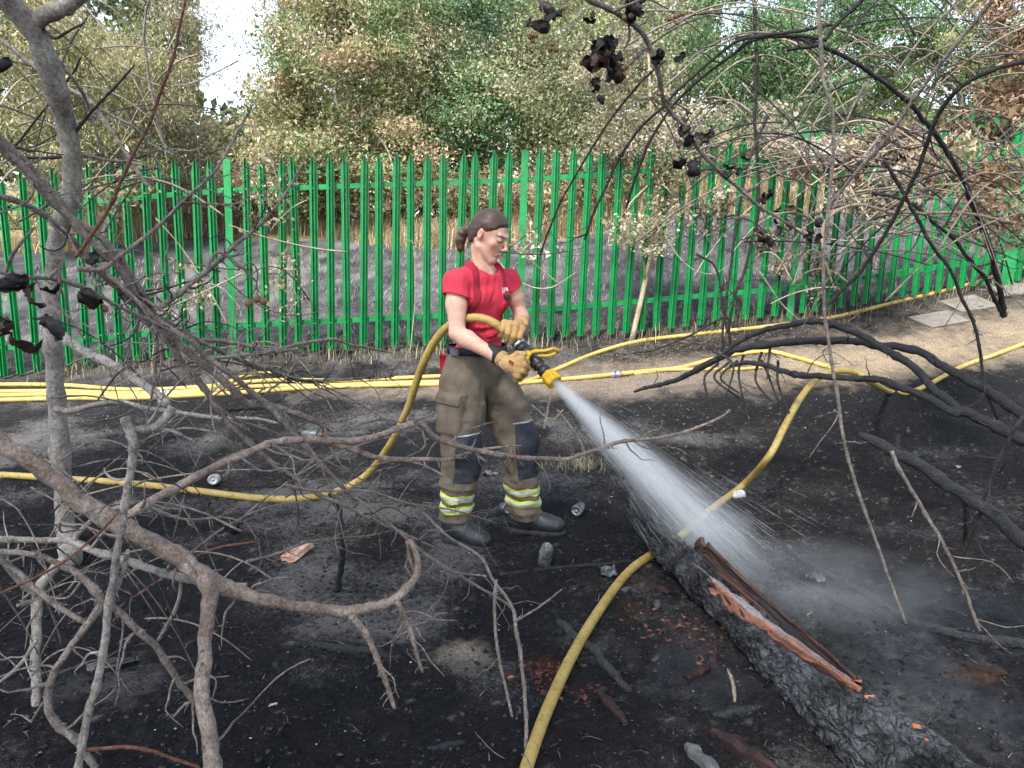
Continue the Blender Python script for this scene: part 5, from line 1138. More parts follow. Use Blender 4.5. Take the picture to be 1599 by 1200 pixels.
branch('bare_branch', 'mossy upright branch rooted at the bottom left corner', 'branch', [
    ([(50, 1230, 14), (55, 1100, 13), (57, 1000, 14), (58, 930, 16), (75, 897, 14), (103, 868, 12)], 2.1, 2.4), ([(58, 930, 9), (25, 905, 8), (0, 870, 10), (-30, 850, 10)], 2.15, 2.0), ([(57, 1000, 7), (30, 1040, 6), (0, 1065, 5)], 2.1, 2.1)], M_grey, spurs=12, twigs=10)
branch('red_twig', 'thin red-brown stem curving over the ash at the very bottom left', 'twig', [([(128, 1172, 6), (190, 1167, 6), (230, 1172, 6), (270, 1185, 5), (312, 1199, 5)], 1.62, 1.62)], M_red, spurs=3)
branch('red_twig', 'thin red stem arching from the left edge up to the thick branch', 'twig', [([(-20, 936, 4), (60, 900, 4), (110, 870, 4), (160, 828, 4), (186, 798, 3)], 1.5, 1.55)], M_red, spurs=3)
branch('red_twig', 'straight red-brown stick lying on the ash behind the fork', 'twig', [([(188, 950, 5), (245, 912, 5), (330, 862, 5), (400, 848, 4)], [None] * 4)], M_red)
# -- the leaning bundle of stems from upper left to lower middle
bundle = [('stoutest stem of the leaning bundle, ending beside the hose loop', [(-40, 188, 13), (0, 230, 13), (33, 257, 13), (57, 287, 13), (83, 317, 13), (110, 343, 13), (133, 367, 13), (160, 393, 13), (187, 423, 12), (225, 482, 12), (267, 525, 12), (300, 555, 13), (345, 590, 13), (370, 613, 13), (385, 628, 12), (415, 632, 11), (455, 642, 10), (490, 656, 9), (520, 672, 7)], 1.9, 2.5),
    ('second stem of the leaning bundle, bending low past the knees', [(-30, 190, 11), (20, 235, 11), (60, 277, 11), (117, 343, 11), (147, 363, 11), (173, 387, 11), (205, 430, 11), (240, 490, 10), (257, 527, 10), (275, 555, 10), (290, 575, 10), (325, 615, 10), (355, 660, 9), (385, 686, 9), (420, 720, 8), (450, 740, 8), (500, 772, 7), (540, 790, 6), (600, 820, 5), (680, 856, 4)], 2.0, 2.6),
    ('third stem of the leaning bundle, thinning out over the ash', [(130, 400, 8), (180, 440, 8), (247, 500, 8), (302, 535, 9), (320, 555, 9), (365, 587, 9), (392, 612, 9), (417, 632, 9), (455, 675, 8), (500, 725, 7), (540, 765, 6), (610, 820, 5), (670, 870, 5), (740, 912, 4), (800, 948, 4)], 2.1, 2.7),
    ('upper thin stem of the leaning bundle, ending at the hose by the path', [(150, 420, 7), (220, 480, 7), (280, 512, 7), (305, 530, 7), (367, 560, 7), (422, 577, 7), (450, 590, 6), (480, 594, 5), (560, 592, 4), (615, 588, 3)], 2.15, 2.9),
    ('knobbly stem crossing the fence foot below the bundle', [(-30, 300, 9), (33, 317, 9), (60, 330, 9), (87, 350, 9), (110, 370, 9), (150, 420, 9), (205, 470, 9), (245, 500, 8), (300, 528, 7), (340, 532, 7), (380, 539, 6), (425, 547, 6), (462, 539, 6), (521, 530, 5), (553, 540, 4), (613, 551, 3)], 2.05, 3.0)]
for k, (lab, pts, a, b) in enumerate(bundle):
    extra = []
    if k == 0: extra = [([(332, 559, 6), (367, 556, 6), (425, 550, 6), (470, 545, 4)], 2.4, 2.6), ([(437, 637, 5), (452, 655, 4), (466, 672, 3)], 2.5, 2.5)]
    if k == 1: extra = [([(246, 484, 10), (267, 467, 9), (307, 437, 8), (340, 410, 8), (367, 383, 7), (393, 363, 6), (420, 337, 5), (450, 295, 4), (474, 254, 2.5)], 2.2, 2.5), ([(367, 383, 6), (355, 398, 4), (380, 420, 4), (400, 440, 3)], 2.3, 2.3)]
    if k == 2: extra = [([(120, 420, 9), (160, 420, 7), (187, 400, 7), (243, 357, 7), (283, 317, 6), (330, 273, 5), (347, 250, 4), (372, 205, 4), (395, 163, 3)], 2.0, 2.3), ([(283, 317, 4), (307, 317, 4), (347, 320, 4), (373, 317, 3), (394, 302, 2)], 2.15, 2.2), ([(660, 862, 4), (700, 890, 3), (760, 900, 3)], 2.55, 2.6)]
    if k == 4: extra = [([(205, 487, 6), (240, 520, 6), (243, 570, 5), (238, 610, 4), (232, 640, 3)], 2.3, 2.35), ([(250, 520, 5), (252, 560, 4), (248, 590, 3)], 2.3, 2.3)]
    branch('bare_branch', lab, 'branch', [(pts, a, b)] + extra, M_twig, 'leaning bundle of bare stems', spurs=46, twigs=38, tw_len=(.05, .26), twmat=[M_twig, M_dark][k % 2])
branch('red_twig', 'straight dark red stem rising across the grey trunk to the sky', 'twig', [([(292, -20, 4), (290, 0, 4), (280, 43, 4), (270, 93, 5), (250, 147, 5), (233, 193, 5), (207, 243, 5), (187, 287, 6), (167, 333, 6), (140, 373, 6), (118, 402, 6)], 1.9, 1.95)], M_red, spurs=10)
for k, (lab, pts, w, m) in enumerate([
    ('grey stem crossing behind the trunk from the top left edge', [(-20, 52), (0, 63), (54, 106), (95, 132), (134, 156), (156, 180), (184, 221), (202, 248), (230, 290)], 6, M_grey),
    ('thin grey stem forking to the right of the trunk', [(140, 160), (184, 186), (217, 206), (238, 238), (255, 275)], 4, M_grey),
    ('pale whip running from the top edge down past the sky gap', [(45, -6), (87, 20), (130, 50), (162, 78), (195, 108), (238, 130), (262, 140)], 3, M_pale),
    ('pale whip left of the trunk leaning down right', [(-10, 75), (0, 82), (39, 121), (65, 156), (87, 190), (100, 220)], 3.5, M_pale),
    ('dark scorched whip crossing the upper trunk', [(126, 90), (113, 115), (93, 143), (71, 169), (50, 195), (22, 230), (-10, 250)], 3.5, M_dark),
    ('slim grey whip above the fence left of the sky gap', [(232, 0), (225, 60), (235, 130), (243, 170), (255, 220), (265, 240)], 4, M_grey),
    ('thin grey sprig crossing the pale sky gap', [(270, 135), (300, 130), (340, 112), (372, 95)], 2.5, M_grey)]):
    branch('bare_whip', lab, 'branch', [([(x, y, w) for x, y in pts], 3.3 + .15 * k, 3.6 + .15 * k)], m, 'thin whips around the grey tree', spurs=6, twigs=6)
for k in range(5):                       # further dead whips that cross the lower left
    g = np.random.default_rng(300 + k); x, y = [(330, 640), (440, 770), (180, 790), (30, 950), (390, 880)][k]; L = [260, 330, 280, 200, 240][k]; a = [.35, .05, .02, -.5, -.35][k]
    pts = [(x + L * t * math.cos(a) + g.normal(0, 5), y + L * t * math.sin(a) + g.normal(0, 8) + 30 * t * t, 5 - 3 * t) for t in np.linspace(0, 1, 6)]
    branch('bare_whip', ['thin bare twig beside the hose loop below the bundle', 'thin bare twig reaching towards the firefighter\'s rear boot', 'thin bare twig level with the hose on the ash', 'thin bare twig at the left edge among crooked branches', 'thin bare twig under the orange carton'][k], 'twig', [(pts, 2.3, 2.6)], M_twig, 'thin bare twigs', spurs=14, twigs=22)
# -- twig with big curled burnt leaves at the left edge
brD, pD = branch('leafy_twig', 'twig bearing big curled burnt leaves at the left edge', 'branch', [([(-40, 420, 7), (0, 427, 7), (33, 433, 7), (77, 435, 7), (110, 443, 7), (133, 450, 7), (157, 463, 6), (187, 480, 6), (230, 500, 6), (255, 512, 5)], 1.5, 1.9),
    ([(77, 435, 5), (93, 420, 5), (92, 450, 4), (95, 480, 4), (115, 505, 4), (135, 535, 3)], 1.58, 1.6), ([(10, 425, 5), (20, 395, 5), (50, 360, 4)], 1.5, 1.5)], M_twig, spurs=8, twigs=4)
for k, (x, y, s, m) in enumerate([(12, 448, .040, M_cleafb), (45, 468, .034, M_cleaf), (12, 512, .044, M_cleaf), (34, 545, .036, M_cleaf), (76, 513, .036, M_cleafb), (80, 455, .022, M_cleafb), (145, 472, .034, M_cleaf), (30, 440, .026, M_cleafb), (150, 405, .022, M_cleafb), (2, 105, .024, M_cleafb)]):
    char_leaf(V(x, y, 1.52 + .01 * (k % 3)), s, 400 + k, m, brD)
for x, y in ((163, 482), (55, 548)): fruit(V(x, y, 1.55), .008, brD, 1)
char_leaf(V(355, 830, 1.9), .038, 431, M_cleafb, brB)
brF, _ = branch('fruiting_twig', 'twig with three brown crab apples hanging before the fence', 'branch', [([(376, 420, 3), (390, 410, 3), (402, 425, 2), (400, 450, 2)], 2.3, 2.35), ([(376, 420, 4), (340, 395, 5), (318, 430, 5)], 2.3, 2.25)], M_twig)
for x, y in ((388, 474), (402, 467), (411, 471)): fruit(V(x, y, 2.35), .0125, brF, 2, V(399, 448, 2.35))

# -- right-hand side: hanging scorched branch with leaves and fruit
brH, pH = branch('scorched_branch', 'hanging scorched branch with shrivelled leaves and brown fruit at the top middle', 'branch', [
    ([(890, -30, 9), (923, 0, 9), (957, 18, 9), (987, 37, 9), (1007, 60, 8), (1020, 90, 8), (1030, 120, 8), (1037, 157, 7), (1053, 180, 7), (1073, 203, 6), (1093, 237, 6), (1123, 267, 6), (1157, 297, 5), (1187, 323, 5), (1207, 335, 4), (1233, 351, 4), (1260, 371, 3)], 2.5, 3.2),
    ([(957, 18, 6), (975, 10, 5), (995, 2, 4), (1020, -10, 4)], 2.55, 2.5), ([(1123, 267, 3), (1150, 258, 3), (1180, 256, 2), (1200, 258, 2)], 2.9, 2.9), ([(1020, 90, 3), (1005, 78, 3), (990, 92, 2)], 2.7, 2.7), ([(957, 30, 3), (955, 60, 3), (950, 95, 2), (945, 140, 2)], 2.6, 2.6), ([(1187, 323, 2.5), (1195, 345, 2.5), (1190, 368, 2)], 3.1, 3.1), ([(835, -20, 4), (845, 5, 3), (850, 30, 2)], 2.5, 2.5), ([(1075, -20, 3), (1060, 10, 3), (1052, 35, 2)], 2.6, 2.6)], M_twig, spurs=16, twigs=10)
g = np.random.default_rng(9)
for k, (x, y, d, n, s) in enumerate([(945, 85, 2.62, 7, .040), (958, 105, 2.62, 4, .034), (930, 125, 2.62, 2, .022), (935, 150, 2.6, 2, .016), (988, 8, 2.55, 6, .026), (848, 22, 2.5, 4, .026), (915, 35, 2.55, 2, .018), (1022, 82, 2.7, 3, .020), (1045, 85, 2.7, 2, .016), (1070, 208, 2.85, 3, .024), (1092, 222, 2.85, 3, .024), (1080, 252, 2.86, 2, .026), (1108, 215, 2.88, 2, .024), (1130, 265, 2.9, 2, .018), (1160, 262, 2.95, 3, .018), (1200, 315, 3.15, 3, .022), (1225, 333, 3.15, 3, .020), (1190, 362, 3.12, 3, .020), (1228, 350, 3.15, 2, .018), (1262, 372, 3.2, 3, .018), (1275, 365, 3.2, 2, .018)]):
    for j in range(n): char_leaf(V(x + g.normal(0, 9), y + g.normal(0, 10), d + g.normal(0, .02)), s * 1.45 * g.uniform(.7, 1.15), 500 + k * 10 + j, M_cleafb if g.random() < (.62 if k < 9 else .4) else M_cleaf, brH)
for k, (x, y, d) in enumerate([(828, 58, 2.5), (836, 56, 2.5), (832, 64, 2.5), (862, 70, 2.5), (869, 78, 2.5), (859, 77, 2.5), (880, 13, 2.5), (1045, 30, 2.6), (1055, 26, 2.6), (1066, 22, 2.6), (1058, 36, 2.6), (966, 100, 2.62), (973, 107, 2.62), (979, 104, 2.62), (884, 105, 2.55), (1020, 152, 2.7), (1029, 147, 2.7), (1024, 155, 2.7), (1060, 228, 2.85), (1140, 318, 3.05), (1150, 342, 3.05), (1158, 340, 3.05), (1180, 366, 3.1), (1192, 370, 3.1), (975, 28, 2.55), (985, 25, 2.55)]):
    fruit(V(x, y, d), .0085, brH, k, V(x + 2, y - 14, d))
br_r = [('scorched_whip', 'dark arching whip from the top right falling to the fence before the firefighter', [(1300, 38), (1240, 50), (1200, 56), (1153, 64), (1113, 93), (1080, 123), (1053, 147), (1033, 170), (1000, 200), (967, 247), (947, 290), (927, 333), (913, 375)], 4.5, 3.0, 3.3, M_dark),
    ('scorched_whip', 'dark whip running close below the arching one', [(1290, 62), (1240, 56), (1180, 62), (1140, 90), (1100, 118), (1053, 163), (1033, 190), (1010, 230), (993, 277), (978, 325)], 4.5, 3.05, 3.35, M_dark),
    ('scorched_whip', 'thin dark whip leaning down to the firefighter\'s face', [(1040, 95), (1020, 110), (980, 153), (940, 207), (907, 260), (877, 313), (857, 360), (843, 400)], 3.2, 3.0, 3.4, M_dark),
    ('scorched_branch', 'curved dark branch sweeping from top centre right to the far bush', [(1150, 60), (1199, 57), (1232, 57), (1279, 70), (1326, 93), (1359, 113), (1392, 137), (1426, 167), (1452, 200), (1482, 240), (1506, 287), (1522, 327), (1542, 377), (1556, 427), (1568, 494)], 7, 3.1, 4.6, M_dark),
    ('scorched_branch', 'black curved branch descending from the right edge to the fence foot', [(1640, 86), (1599, 97), (1559, 107), (1519, 123), (1492, 143), (1472, 170), (1456, 200), (1442, 240), (1426, 280), (1406, 323), (1379, 370), (1343, 424), (1312, 456), (1288, 480)], 6.5, 2.8, 3.6, M_dark),
    ('dry_twig', 'straight pale stem slanting from the top right down to the thicket', [(1550, 0), (1532, 23), (1499, 63), (1466, 103), (1432, 150), (1386, 213), (1359, 247), (1326, 283), (1288, 332)], 6, 2.7, 3.2, M_twig),
    ('dry_twig', 'tall pale upright stem standing before the charred arches', [(1279, -20), (1280, 40), (1281, 73), (1286, 127), (1299, 167), (1302, 213), (1299, 267), (1294, 317), (1287, 393), (1286, 440), (1288, 490), (1296, 547), (1309, 630), (1319, 697), (1336, 755), (1356, 814), (1375, 866), (1398, 930), (1414, 973)], 5.5, 2.7, 2.72, M_twig),
    ('dry_twig', 'pale upright stem below the charred stub', [(1392, 705), (1413, 748), (1461, 829), (1499, 904), (1530, 985)], 5.5, 2.85, 2.72, M_twig),
    ('dry_twig', 'pale arched stem curving over before the dry thicket', [(1287, 400), (1285, 358), (1299, 335), (1324, 322), (1350, 321), (1381, 330), (1419, 335), (1470, 332), (1521, 335), (1620, 358)], 5, 3.6, 4.4, M_pale),
    ('scorched_branch', 'dark stem winding down the middle of the right bush', [(1359, 300), (1419, 316), (1457, 348), (1486, 370), (1511, 402), (1537, 433), (1552, 465), (1567, 495)], 5, 4.0, 4.6, M_dark),
    ('scorched_branch', 'dark stem hooking down beside the concrete slabs', [(1380, 250), (1410, 300), (1435, 345), (1457, 386), (1483, 421), (1502, 465), (1521, 506), (1530, 554), (1542, 613), (1560, 660)], 5, 3.7, 3.9, M_dark),
    ('scorched_branch', 'forked dark branch leaving the top edge right of centre', [(1360, -20), (1346, 0), (1326, 20), (1302, 43), (1281, 68), (1230, 78)], 6, 3.1, 3.15, M_dark),
    ('scorched_twig', 'black whip bending down at the right edge to the charred stub', [(1640, 580), (1599, 647), (1582, 673), (1566, 707), (1546, 750), (1525, 814), (1503, 862)], 6, 2.6, 2.8, M_dark),
    ('scorched_twig', 'short black prop under the charred stub', [(1508, 775), (1507, 800), (1507, 825), (1506, 850)], 6, 2.8, 2.9, M_dark),
    ('scorched_sapling', 'slim dark sapling standing before the fence right of the spray', [(1176, -10), (1182, 90), (1179, 180), (1182, 243), (1184, 326), (1173, 383), (1163, 421), (1147, 465), (1139, 506), (1141, 545)], 5, 4.8, 5.0, M_dark),
    ('scorched_sapling', 'slim dark sapling just left of the taller one', [(1200, 180), (1170, 250), (1157, 307), (1147, 376), (1135, 459), (1130, 500), (1128, 550)], 4, 4.8, 4.9, M_dark),
    ('scorched_twig', 'thin dark twig reaching left from the saplings over the path hose', [(1140, 500), (1127, 497), (1080, 523), (1040, 540), (1020, 547), (987, 552)], 3, 4.6, 4.7, M_dark),
    ('scorched_twig', 'thin dark crooked twig joining the saplings at fence height', [(1087, 397), (1115, 414), (1125, 449), (1128, 480), (1136, 520)], 3, 4.8, 4.9, M_dark)]
for k, (nm, lab, pts, w, a, b, m) in enumerate(br_r):
    branch(nm, lab, nm.split('_')[1], [([(x, y, w * (1.15 - .3 * i / len(pts)) if k not in (3, 9) else w * (.85 + .4 * i / len(pts))) for i, (x, y) in enumerate(pts)], a, b)], m, 'stems of the scorched undergrowth', spurs=8, twigs=7 if k not in (14, 15) else 14, tw_len=(.06, .28))
# -- charred arches
branch('charred_arch', 'upper charred arching branch at the right, thickening to the right edge', 'branch', [([(1120, 560, 5.1), (1160, 531, 6.8), (1199, 514, 8.5), (1242, 506, 9.3), (1282, 503, 10.2), (1312, 510, 10.2), (1342, 523, 11.0), (1372, 540, 11.0), (1406, 560, 11.9), (1432, 580, 11.9), (1459, 607, 12.8), (1492, 637, 14.4), (1532, 657, 17.0), (1599, 688, 18.7), (1660, 715, 20.4)], 4.6, 3.5)], M_chardry, spurs=14, twigs=6, twmat=M_dark)
branch('charred_arch', 'charred branch arching up from the burnt ground over the path hoses', 'branch', [([(990, 612, 4.2), (1013, 605, 6.0), (1047, 597, 6.8), (1083, 580, 9.3), (1120, 560, 10.2), (1153, 547, 10.2), (1199, 538, 11.0), (1279, 532, 11.9), (1332, 533, 11.9), (1379, 540, 11.9), (1432, 550, 12.8), (1466, 567, 12.8), (1499, 587, 13.6), (1546, 613, 14.4), (1582, 640, 15.3), (1660, 680, 16.1)], 5.0, 3.6)], M_chardry, spurs=14, twigs=6, twmat=M_dark)
branch('charred_arch', 'lowest charred branch running level then dropping to join the thick one', 'branch', [([(1140, 572, 5.1), (1167, 567, 6.8), (1199, 571, 7.6), (1219, 580, 8.5), (1259, 587, 9.3), (1332, 590, 9.3), (1372, 593, 10.2), (1412, 607, 11.0), (1446, 620, 11.9), (1482, 640, 11.9), (1500, 648, 10.2)], 4.6, 3.75)], M_chardry, spurs=10, twigs=5, twmat=M_dark)
branch('charred_stub', 'charred pole with a broken upright stub running off the right edge', 'branch', [([(1340, 679, 9), (1372, 690, 15), (1399, 707, 18), (1432, 727, 18), (1466, 747, 19), (1499, 769, 20), (1536, 791, 21), (1566, 817, 22), (1599, 842, 23), (1660, 890, 25)], 3.0, 2.55), ([(1398, 712, 12), (1401, 695, 9), (1404, 678, 3)], 2.94, 2.94)], M_chardry, spurs=8)
branch('charred_pole', 'long charred pole lying on the wet ground below the stub', 'branch', [([(1190, 834, 8), (1248, 877, 9), (1311, 911, 11), (1360, 937, 12), (1409, 971, 14), (1461, 990, 15), (1536, 1005, 15), (1599, 1016, 16), (1680, 1030, 16)], [None] * 9)], M_char, spurs=5)
branch('charred_pole', 'thinner charred stick meeting the long pole at the spray', 'branch', [([(1216, 900, 7), (1274, 926, 8), (1330, 956, 8), (1394, 977, 8)], [None] * 4)], M_char)
branch('charred_pole', 'charred stick lying beside the foreground hose', 'branch', [([(872, 975, 10), (905, 1005, 14), (930, 1025, 16), (955, 1055, 14), (985, 1085, 9)], [None] * 5)], M_char, spurs=4)
branch('charred_pole', 'straight charred stick lying behind the upright can', 'branch', [([(780, 900, 5), (850, 892, 6), (920, 886, 6), (985, 880, 6), (1010, 878, 5)], [None] * 5)], M_chardry)
branch('charred_pole', 'grey burnt stick standing up among the twigs', 'branch', [([(515, 770, 8), (530, 800, 9), (535, 850, 9), (528, 925, 10)], [2.9, 2.9, 2.85, None])], M_chardry)
branch('charred_pole', 'charred stick lying on the ash by the pale sand patch', 'branch', [([(488, 1012, 10), (530, 1018, 12), (575, 1020, 12), (610, 1030, 8)], [None] * 4)], M_chardry)
branch('bare_whip', 'tall slender twig rising from the bottom edge left of the hose', 'twig', [([(812, 1230, 6), (822, 1150, 6), (815, 1040, 6), (805, 980, 6), (800, 950, 5), (770, 905, 5), (750, 870, 4), (700, 838, 4), (660, 800, 4)], 2.0, 2.5), ([(775, 905, 5), (772, 960, 5), (778, 1020, 5), (800, 1120, 4)], 2.3, 2.1), ([(802, 972, 3), (840, 950, 3), (878, 920, 2)], 2.15, 2.2)], M_twig, spurs=8, twigs=4)
branch('dry_twig', 'pale bent stalk standing behind the spray beside the trousers', 'twig', [([(861, 610, 3), (855, 640, 3), (849, 670, 3)], 4.1, 4.0), ([(880, 640, 3), (860, 655, 2.5), (830, 632, 2)], 4.1, 4.1)], M_pale)
branch('dry_twig', 'grey bent twig arching behind the spray', 'twig', [([(870, 640, 4), (895, 672, 4), (910, 700, 4), (913, 735, 4)], 3.9, 3.85)], M_twig)
g = np.random.default_rng(77)                # burnt root stubs round the saplings
for k in range(9):
    x, y = 1110 + 14 * k + g.normal(0, 6), 555 + g.normal(0, 12); pts = [(x, y, 4), (x + g.normal(0, 12), y + 35 + g.normal(0, 8), 3.5), (x + g.normal(4, 25), y + 75 + g.normal(0, 16), 2.5)]
    branch('scorched_twig', 'thin black scorched twig in the tangle under the charred arches', 'twig', [(pts, 4.6, 4.4)], M_dark, 'black twigs under the charred arches', twigs=3, tw_len=(.05, .2))

# fine scorched brambles arching over the right side
def bramble(name, label, spec, n, seed, box_, dep, mats):
    g = np.random.default_rng(seed); root = None
    for k in range(n):
        x0, y0 = g.uniform(box_[0], box_[1]), g.uniform(box_[2], box_[3]); a = g.uniform(-.6, 1.2) if g.random() < .6 else g.uniform(1.9, 3.3); L = g.uniform(110, 330); bow = -g.uniform(10, 70); d = dep + g.normal(0, .35)
        pts = [(x0 + L * (t - .5) * math.cos(a), y0 + L * (t - .5) * math.sin(a) + bow * (1 - (2 * t - 1) ** 2), 3.4 - 1.8 * t) for t in np.linspace(0, 1, 6)]
        v, f, P, _ = limb_mesh(path3(pts, d, d + g.normal(0, .25)), 5, seed + k, .4, .05); m = mats[int(g.integers(len(mats)))]
        if root is None: root = wmesh(name, v, f, m, None, base=tuple(P[-1])); tag(root, label, 'bramble')
        else: wmesh('cane', v, f, m, root)
    return root
bramble('bramble', 'tangle of thin scorched bramble canes arching at the upper right', None, 75, 991, (1270, 1600, 10, 420), 4.3, [M_dark, M_twig, M_twig, M_pale])
bramble('bramble', 'loose scorched bramble canes hanging between the fruit branch and the sapling', None, 22, 992, (1020, 1260, 20, 330), 4.6, [M_dark, M_twig])
bramble('bramble', 'thin dead bramble canes behind the grey trunk at the upper left', None, 22, 993, (-20, 260, 20, 330), 4.4, [M_twig, M_pale, M_dark])
bramble('bramble', 'mesh of fine dead twigs between the hose loop and the leaning bundle', None, 30, 994, (150, 640, 560, 800), 2.9, [M_twig, M_twig, M_dark, M_pale])
bramble('bramble', 'mesh of fine dead twigs over the ash at the lower left', None, 22, 995, (-10, 420, 800, 1150), 2.25, [M_twig, M_twig, M_dark])
# ------------------------------------------------------------------ trees and scrub beyond the fence
def leaf_mat(name, trans=.35):
    m = Mat(name); a = m.attr('Col'); tr = m.n('BsdfTranslucent'); mx = m.n('MixShader'); mx.inputs[0].default_value = trans
    m.l(a.outputs['Color'], m.b.inputs['Base Color']); m.l(a.outputs['Color'], tr.inputs['Color']); m.b.inputs['Roughness'].default_value = .55; m.b.inputs['Specular IOR Level'].default_value = .35
    m.l(m.b.outputs[0], mx.inputs[1]); m.l(tr.outputs[0], mx.inputs[2]); m.l(mx.outputs[0], m.out.inputs[0]); return m.m
M_leaf = leaf_mat('leaf'); DENS = 3.6
def leaves(C, col, size, g, asp=.42, droop=.5):
    """leaf-sized folded faces at centres C with colours col."""
    n = len(C); d = g.standard_normal((n, 3)); d[:, 2] -= droop; d /= np.linalg.norm(d, axis=1)[:, None]; s = g.standard_normal((n, 3)); s -= (s * d).sum(1)[:, None] * d; s /= np.linalg.norm(s, axis=1)[:, None]; nn = np.cross(d, s)
    L = size * np.exp(g.normal(0, .32, n))[:, None]; w = L * asp * .5
    v = np.stack([C - d * L * .5, C - s * w + nn * w * .4, C + d * L * .5 - nn * L * .12, C + s * w + nn * w * .4], 1).reshape(-1, 3)
    f = np.arange(4 * n).reshape(n, 4); return v, f, np.repeat(col, 4, 0)
def crown_pts(blobs, n, g, sub=.24, pal=None, ws=None, hollow=.55):
    """blobs (px,py,rx,ry,y,ry_depth): leaf clumps scattered mostly near the outside of each ellipsoid."""
    A = np.array([b[2] * b[3] for b in blobs], float); A /= A.sum(); P, K = [], []
    for b, a in zip(blobs, A):
        c = V(b[0], b[1], b[4]); sc = b[4] / FPX; m = max(8, int(a * n / 300)); u = g.standard_normal((m, 3)); u /= np.linalg.norm(u, axis=1)[:, None]; rr = g.uniform(hollow, 1.0, (m, 1)) ** .7
        cc = c + u * rr * np.array([b[2] * sc, b[5], b[3] * sc]); tint = g.choice(len(pal), m, p=ws); lum = np.exp(g.normal(0, .22, m)); k = max(4, int(a * n / m))
        sz = .8 * sub * g.uniform(.6, 1.3, m); off = g.standard_normal((m, k, 3)) * sz[:, None, None] * [1, 1, .62]; P.append((cc[:, None] + off).reshape(-1, 3))
        cl = np.array(pal)[tint] * lum[:, None]; cl = np.repeat(cl, k, 0) * np.exp(g.normal(0, .20, (m * k, 1))); mixn = g.random(m * k) < .18; cl[mixn] = np.array(pal)[g.choice(len(pal), mixn.sum(), p=ws)]; K.append(cl)
    return np.vstack(P), np.clip(np.vstack(K), 0, .75)
def tree(name, label, cat, base, blobs, n, size, pal, ws, seed, bark=None, group=None, tr=.07, sub=.3, asp=.42, droop=.5, limbs=10, trunk_top=None, hollow=.5):
    g = np.random.default_rng(seed); bx, by = base; b0 = np.array([bx, by, float(hbase(bx, by)) - .1]); root = empty(name, tuple(b0)); tag(root, label, cat, group)
    n = int(n * DENS); size = size * .74; pal = [tuple(min(.7, q * 1.28) for q in c_) for c_ in pal]
    P, Kc = crown_pts(blobs, n, g, sub, pal, ws, hollow); ok = P[:, 2] > hbase(P[:, 0], P[:, 1]) + .02; P, Kc = P[ok], Kc[ok]
    v, f, c = leaves(P, Kc, size, g, asp, droop); wmesh('crown', v, f, M_leaf, root, smooth=False, cols=c)
    cs = [V(b[0], b[1], b[4]) for b in blobs]; top = trunk_top if trunk_top is not None else np.mean(cs, 0) + np.array([0, 0, .3])
    pts = spline([b0, b0 * .6 + top * .4 + g.normal(0, .12, 3) * [1, 1, 0], top], n=12); v, f = tube(pts, np.linspace(tr, tr * .35, len(pts)), 8, True, .12, seed); wmesh('trunk', v, f, bark or M_grey, root)
    for k in range(limbs):
        i = int(g.integers(3, len(pts) - 1)); b = blobs[int(g.integers(len(blobs)))]; sc = b[4] / FPX; t = V(b[0], b[1], b[4]) + g.uniform(-.85, .85, 3) * np.array([b[2] * sc, b[5], b[3] * sc])
        q = spline([pts[i], (pts[i] + t) / 2 + g.normal(0, .12, 3), t], n=8); r = tr * .32; v, f = tube(q, np.linspace(r, r * .3, len(q)), 5, True, .1, k); wmesh('limb', v, f, bark or M_grey, root)
    return root
OL = [(.23, .235, .105), (.34, .31, .175), (.15, .17, .06), (.42, .37, .25)]
tree('weeping_tree', 'olive leaved tree with weeping twigs at the top left', 'tree', (-6.3, 11.6), [(30, 110, 100, 140, 11, 1.0), (160, 130, 110, 95, 11.2, 1.0), (235, 120, 55, 75, 11.4, .8), (110, 235, 150, 60, 11.2, .9)], 17000, .075, OL, [.35, .35, .15, .15], 801, asp=.26, droop=1.4, sub=.24, group='trees beyond the fence')
tree('thin_birch', 'thin dried-out tree beside the white sky gap', 'tree', (-5.1, 12.6), [(292, 50, 30, 90, 12.4, .5), (305, 215, 50, 50, 12.4, .6), (275, 250, 60, 60, 12.2, .6)], 4200, .06, [(.25, .21, .14), (.33, .28, .20), (.17, .17, .09)], [.4, .3, .3], 802, asp=.3, droop=1.0, sub=.26, tr=.05, group='trees beyond the fence', limbs=14)
tree('broad_tree', 'broad olive tree with scorched pink-brown patches behind the fence centre', 'tree', (-3.0, 13.6), [(540, 110, 125, 150, 13.2, 1.3), (455, 205, 70, 80, 12.8, 1.0), (600, 60, 110, 100, 13.4, 1.2), (560, 235, 140, 65, 12.8, 1.0), (470, 275, 95, 50, 12.6, .9)], 26000, .075, [(.22, .235, .105), (.31, .30, .16), (.11, .17, .065), (.42, .30, .20), (.46, .39, .27)], [.28, .25, .17, .16, .14], 803, group='trees beyond the fence', tr=.11, sub=.27, limbs=16)
tree('green_tree', 'dark blue-green tree just right of the broad olive one', 'tree', (-.6, 14.6), [(730, 70, 115, 120, 14.3, 1.2), (690, 190, 75, 80, 13.8, 1.0), (780, 180, 80, 90, 14.0, 1.0)], 19000, .075, [(.08, .165, .075), (.14, .235, .11), (.24, .29, .155), (.36, .35, .22)], [.35, .3, .2, .15], 804, group='trees beyond the fence', tr=.1, limbs=12)
tree('sage_tree', 'pale sage leaved tree behind the hanging fruit', 'tree', (1.0, 14.0), [(880, 100, 100, 125, 13.6, 1.1), (905, 225, 75, 60, 13.2, .9), (985, 60, 70, 90, 13.8, 1.0)], 17000, .07, [(.21, .23, .115), (.29, .29, .17), (.12, .16, .065), (.37, .34, .24)], [.35, .3, .15, .2], 805, group='trees beyond the fence', tr=.09, limbs=12)
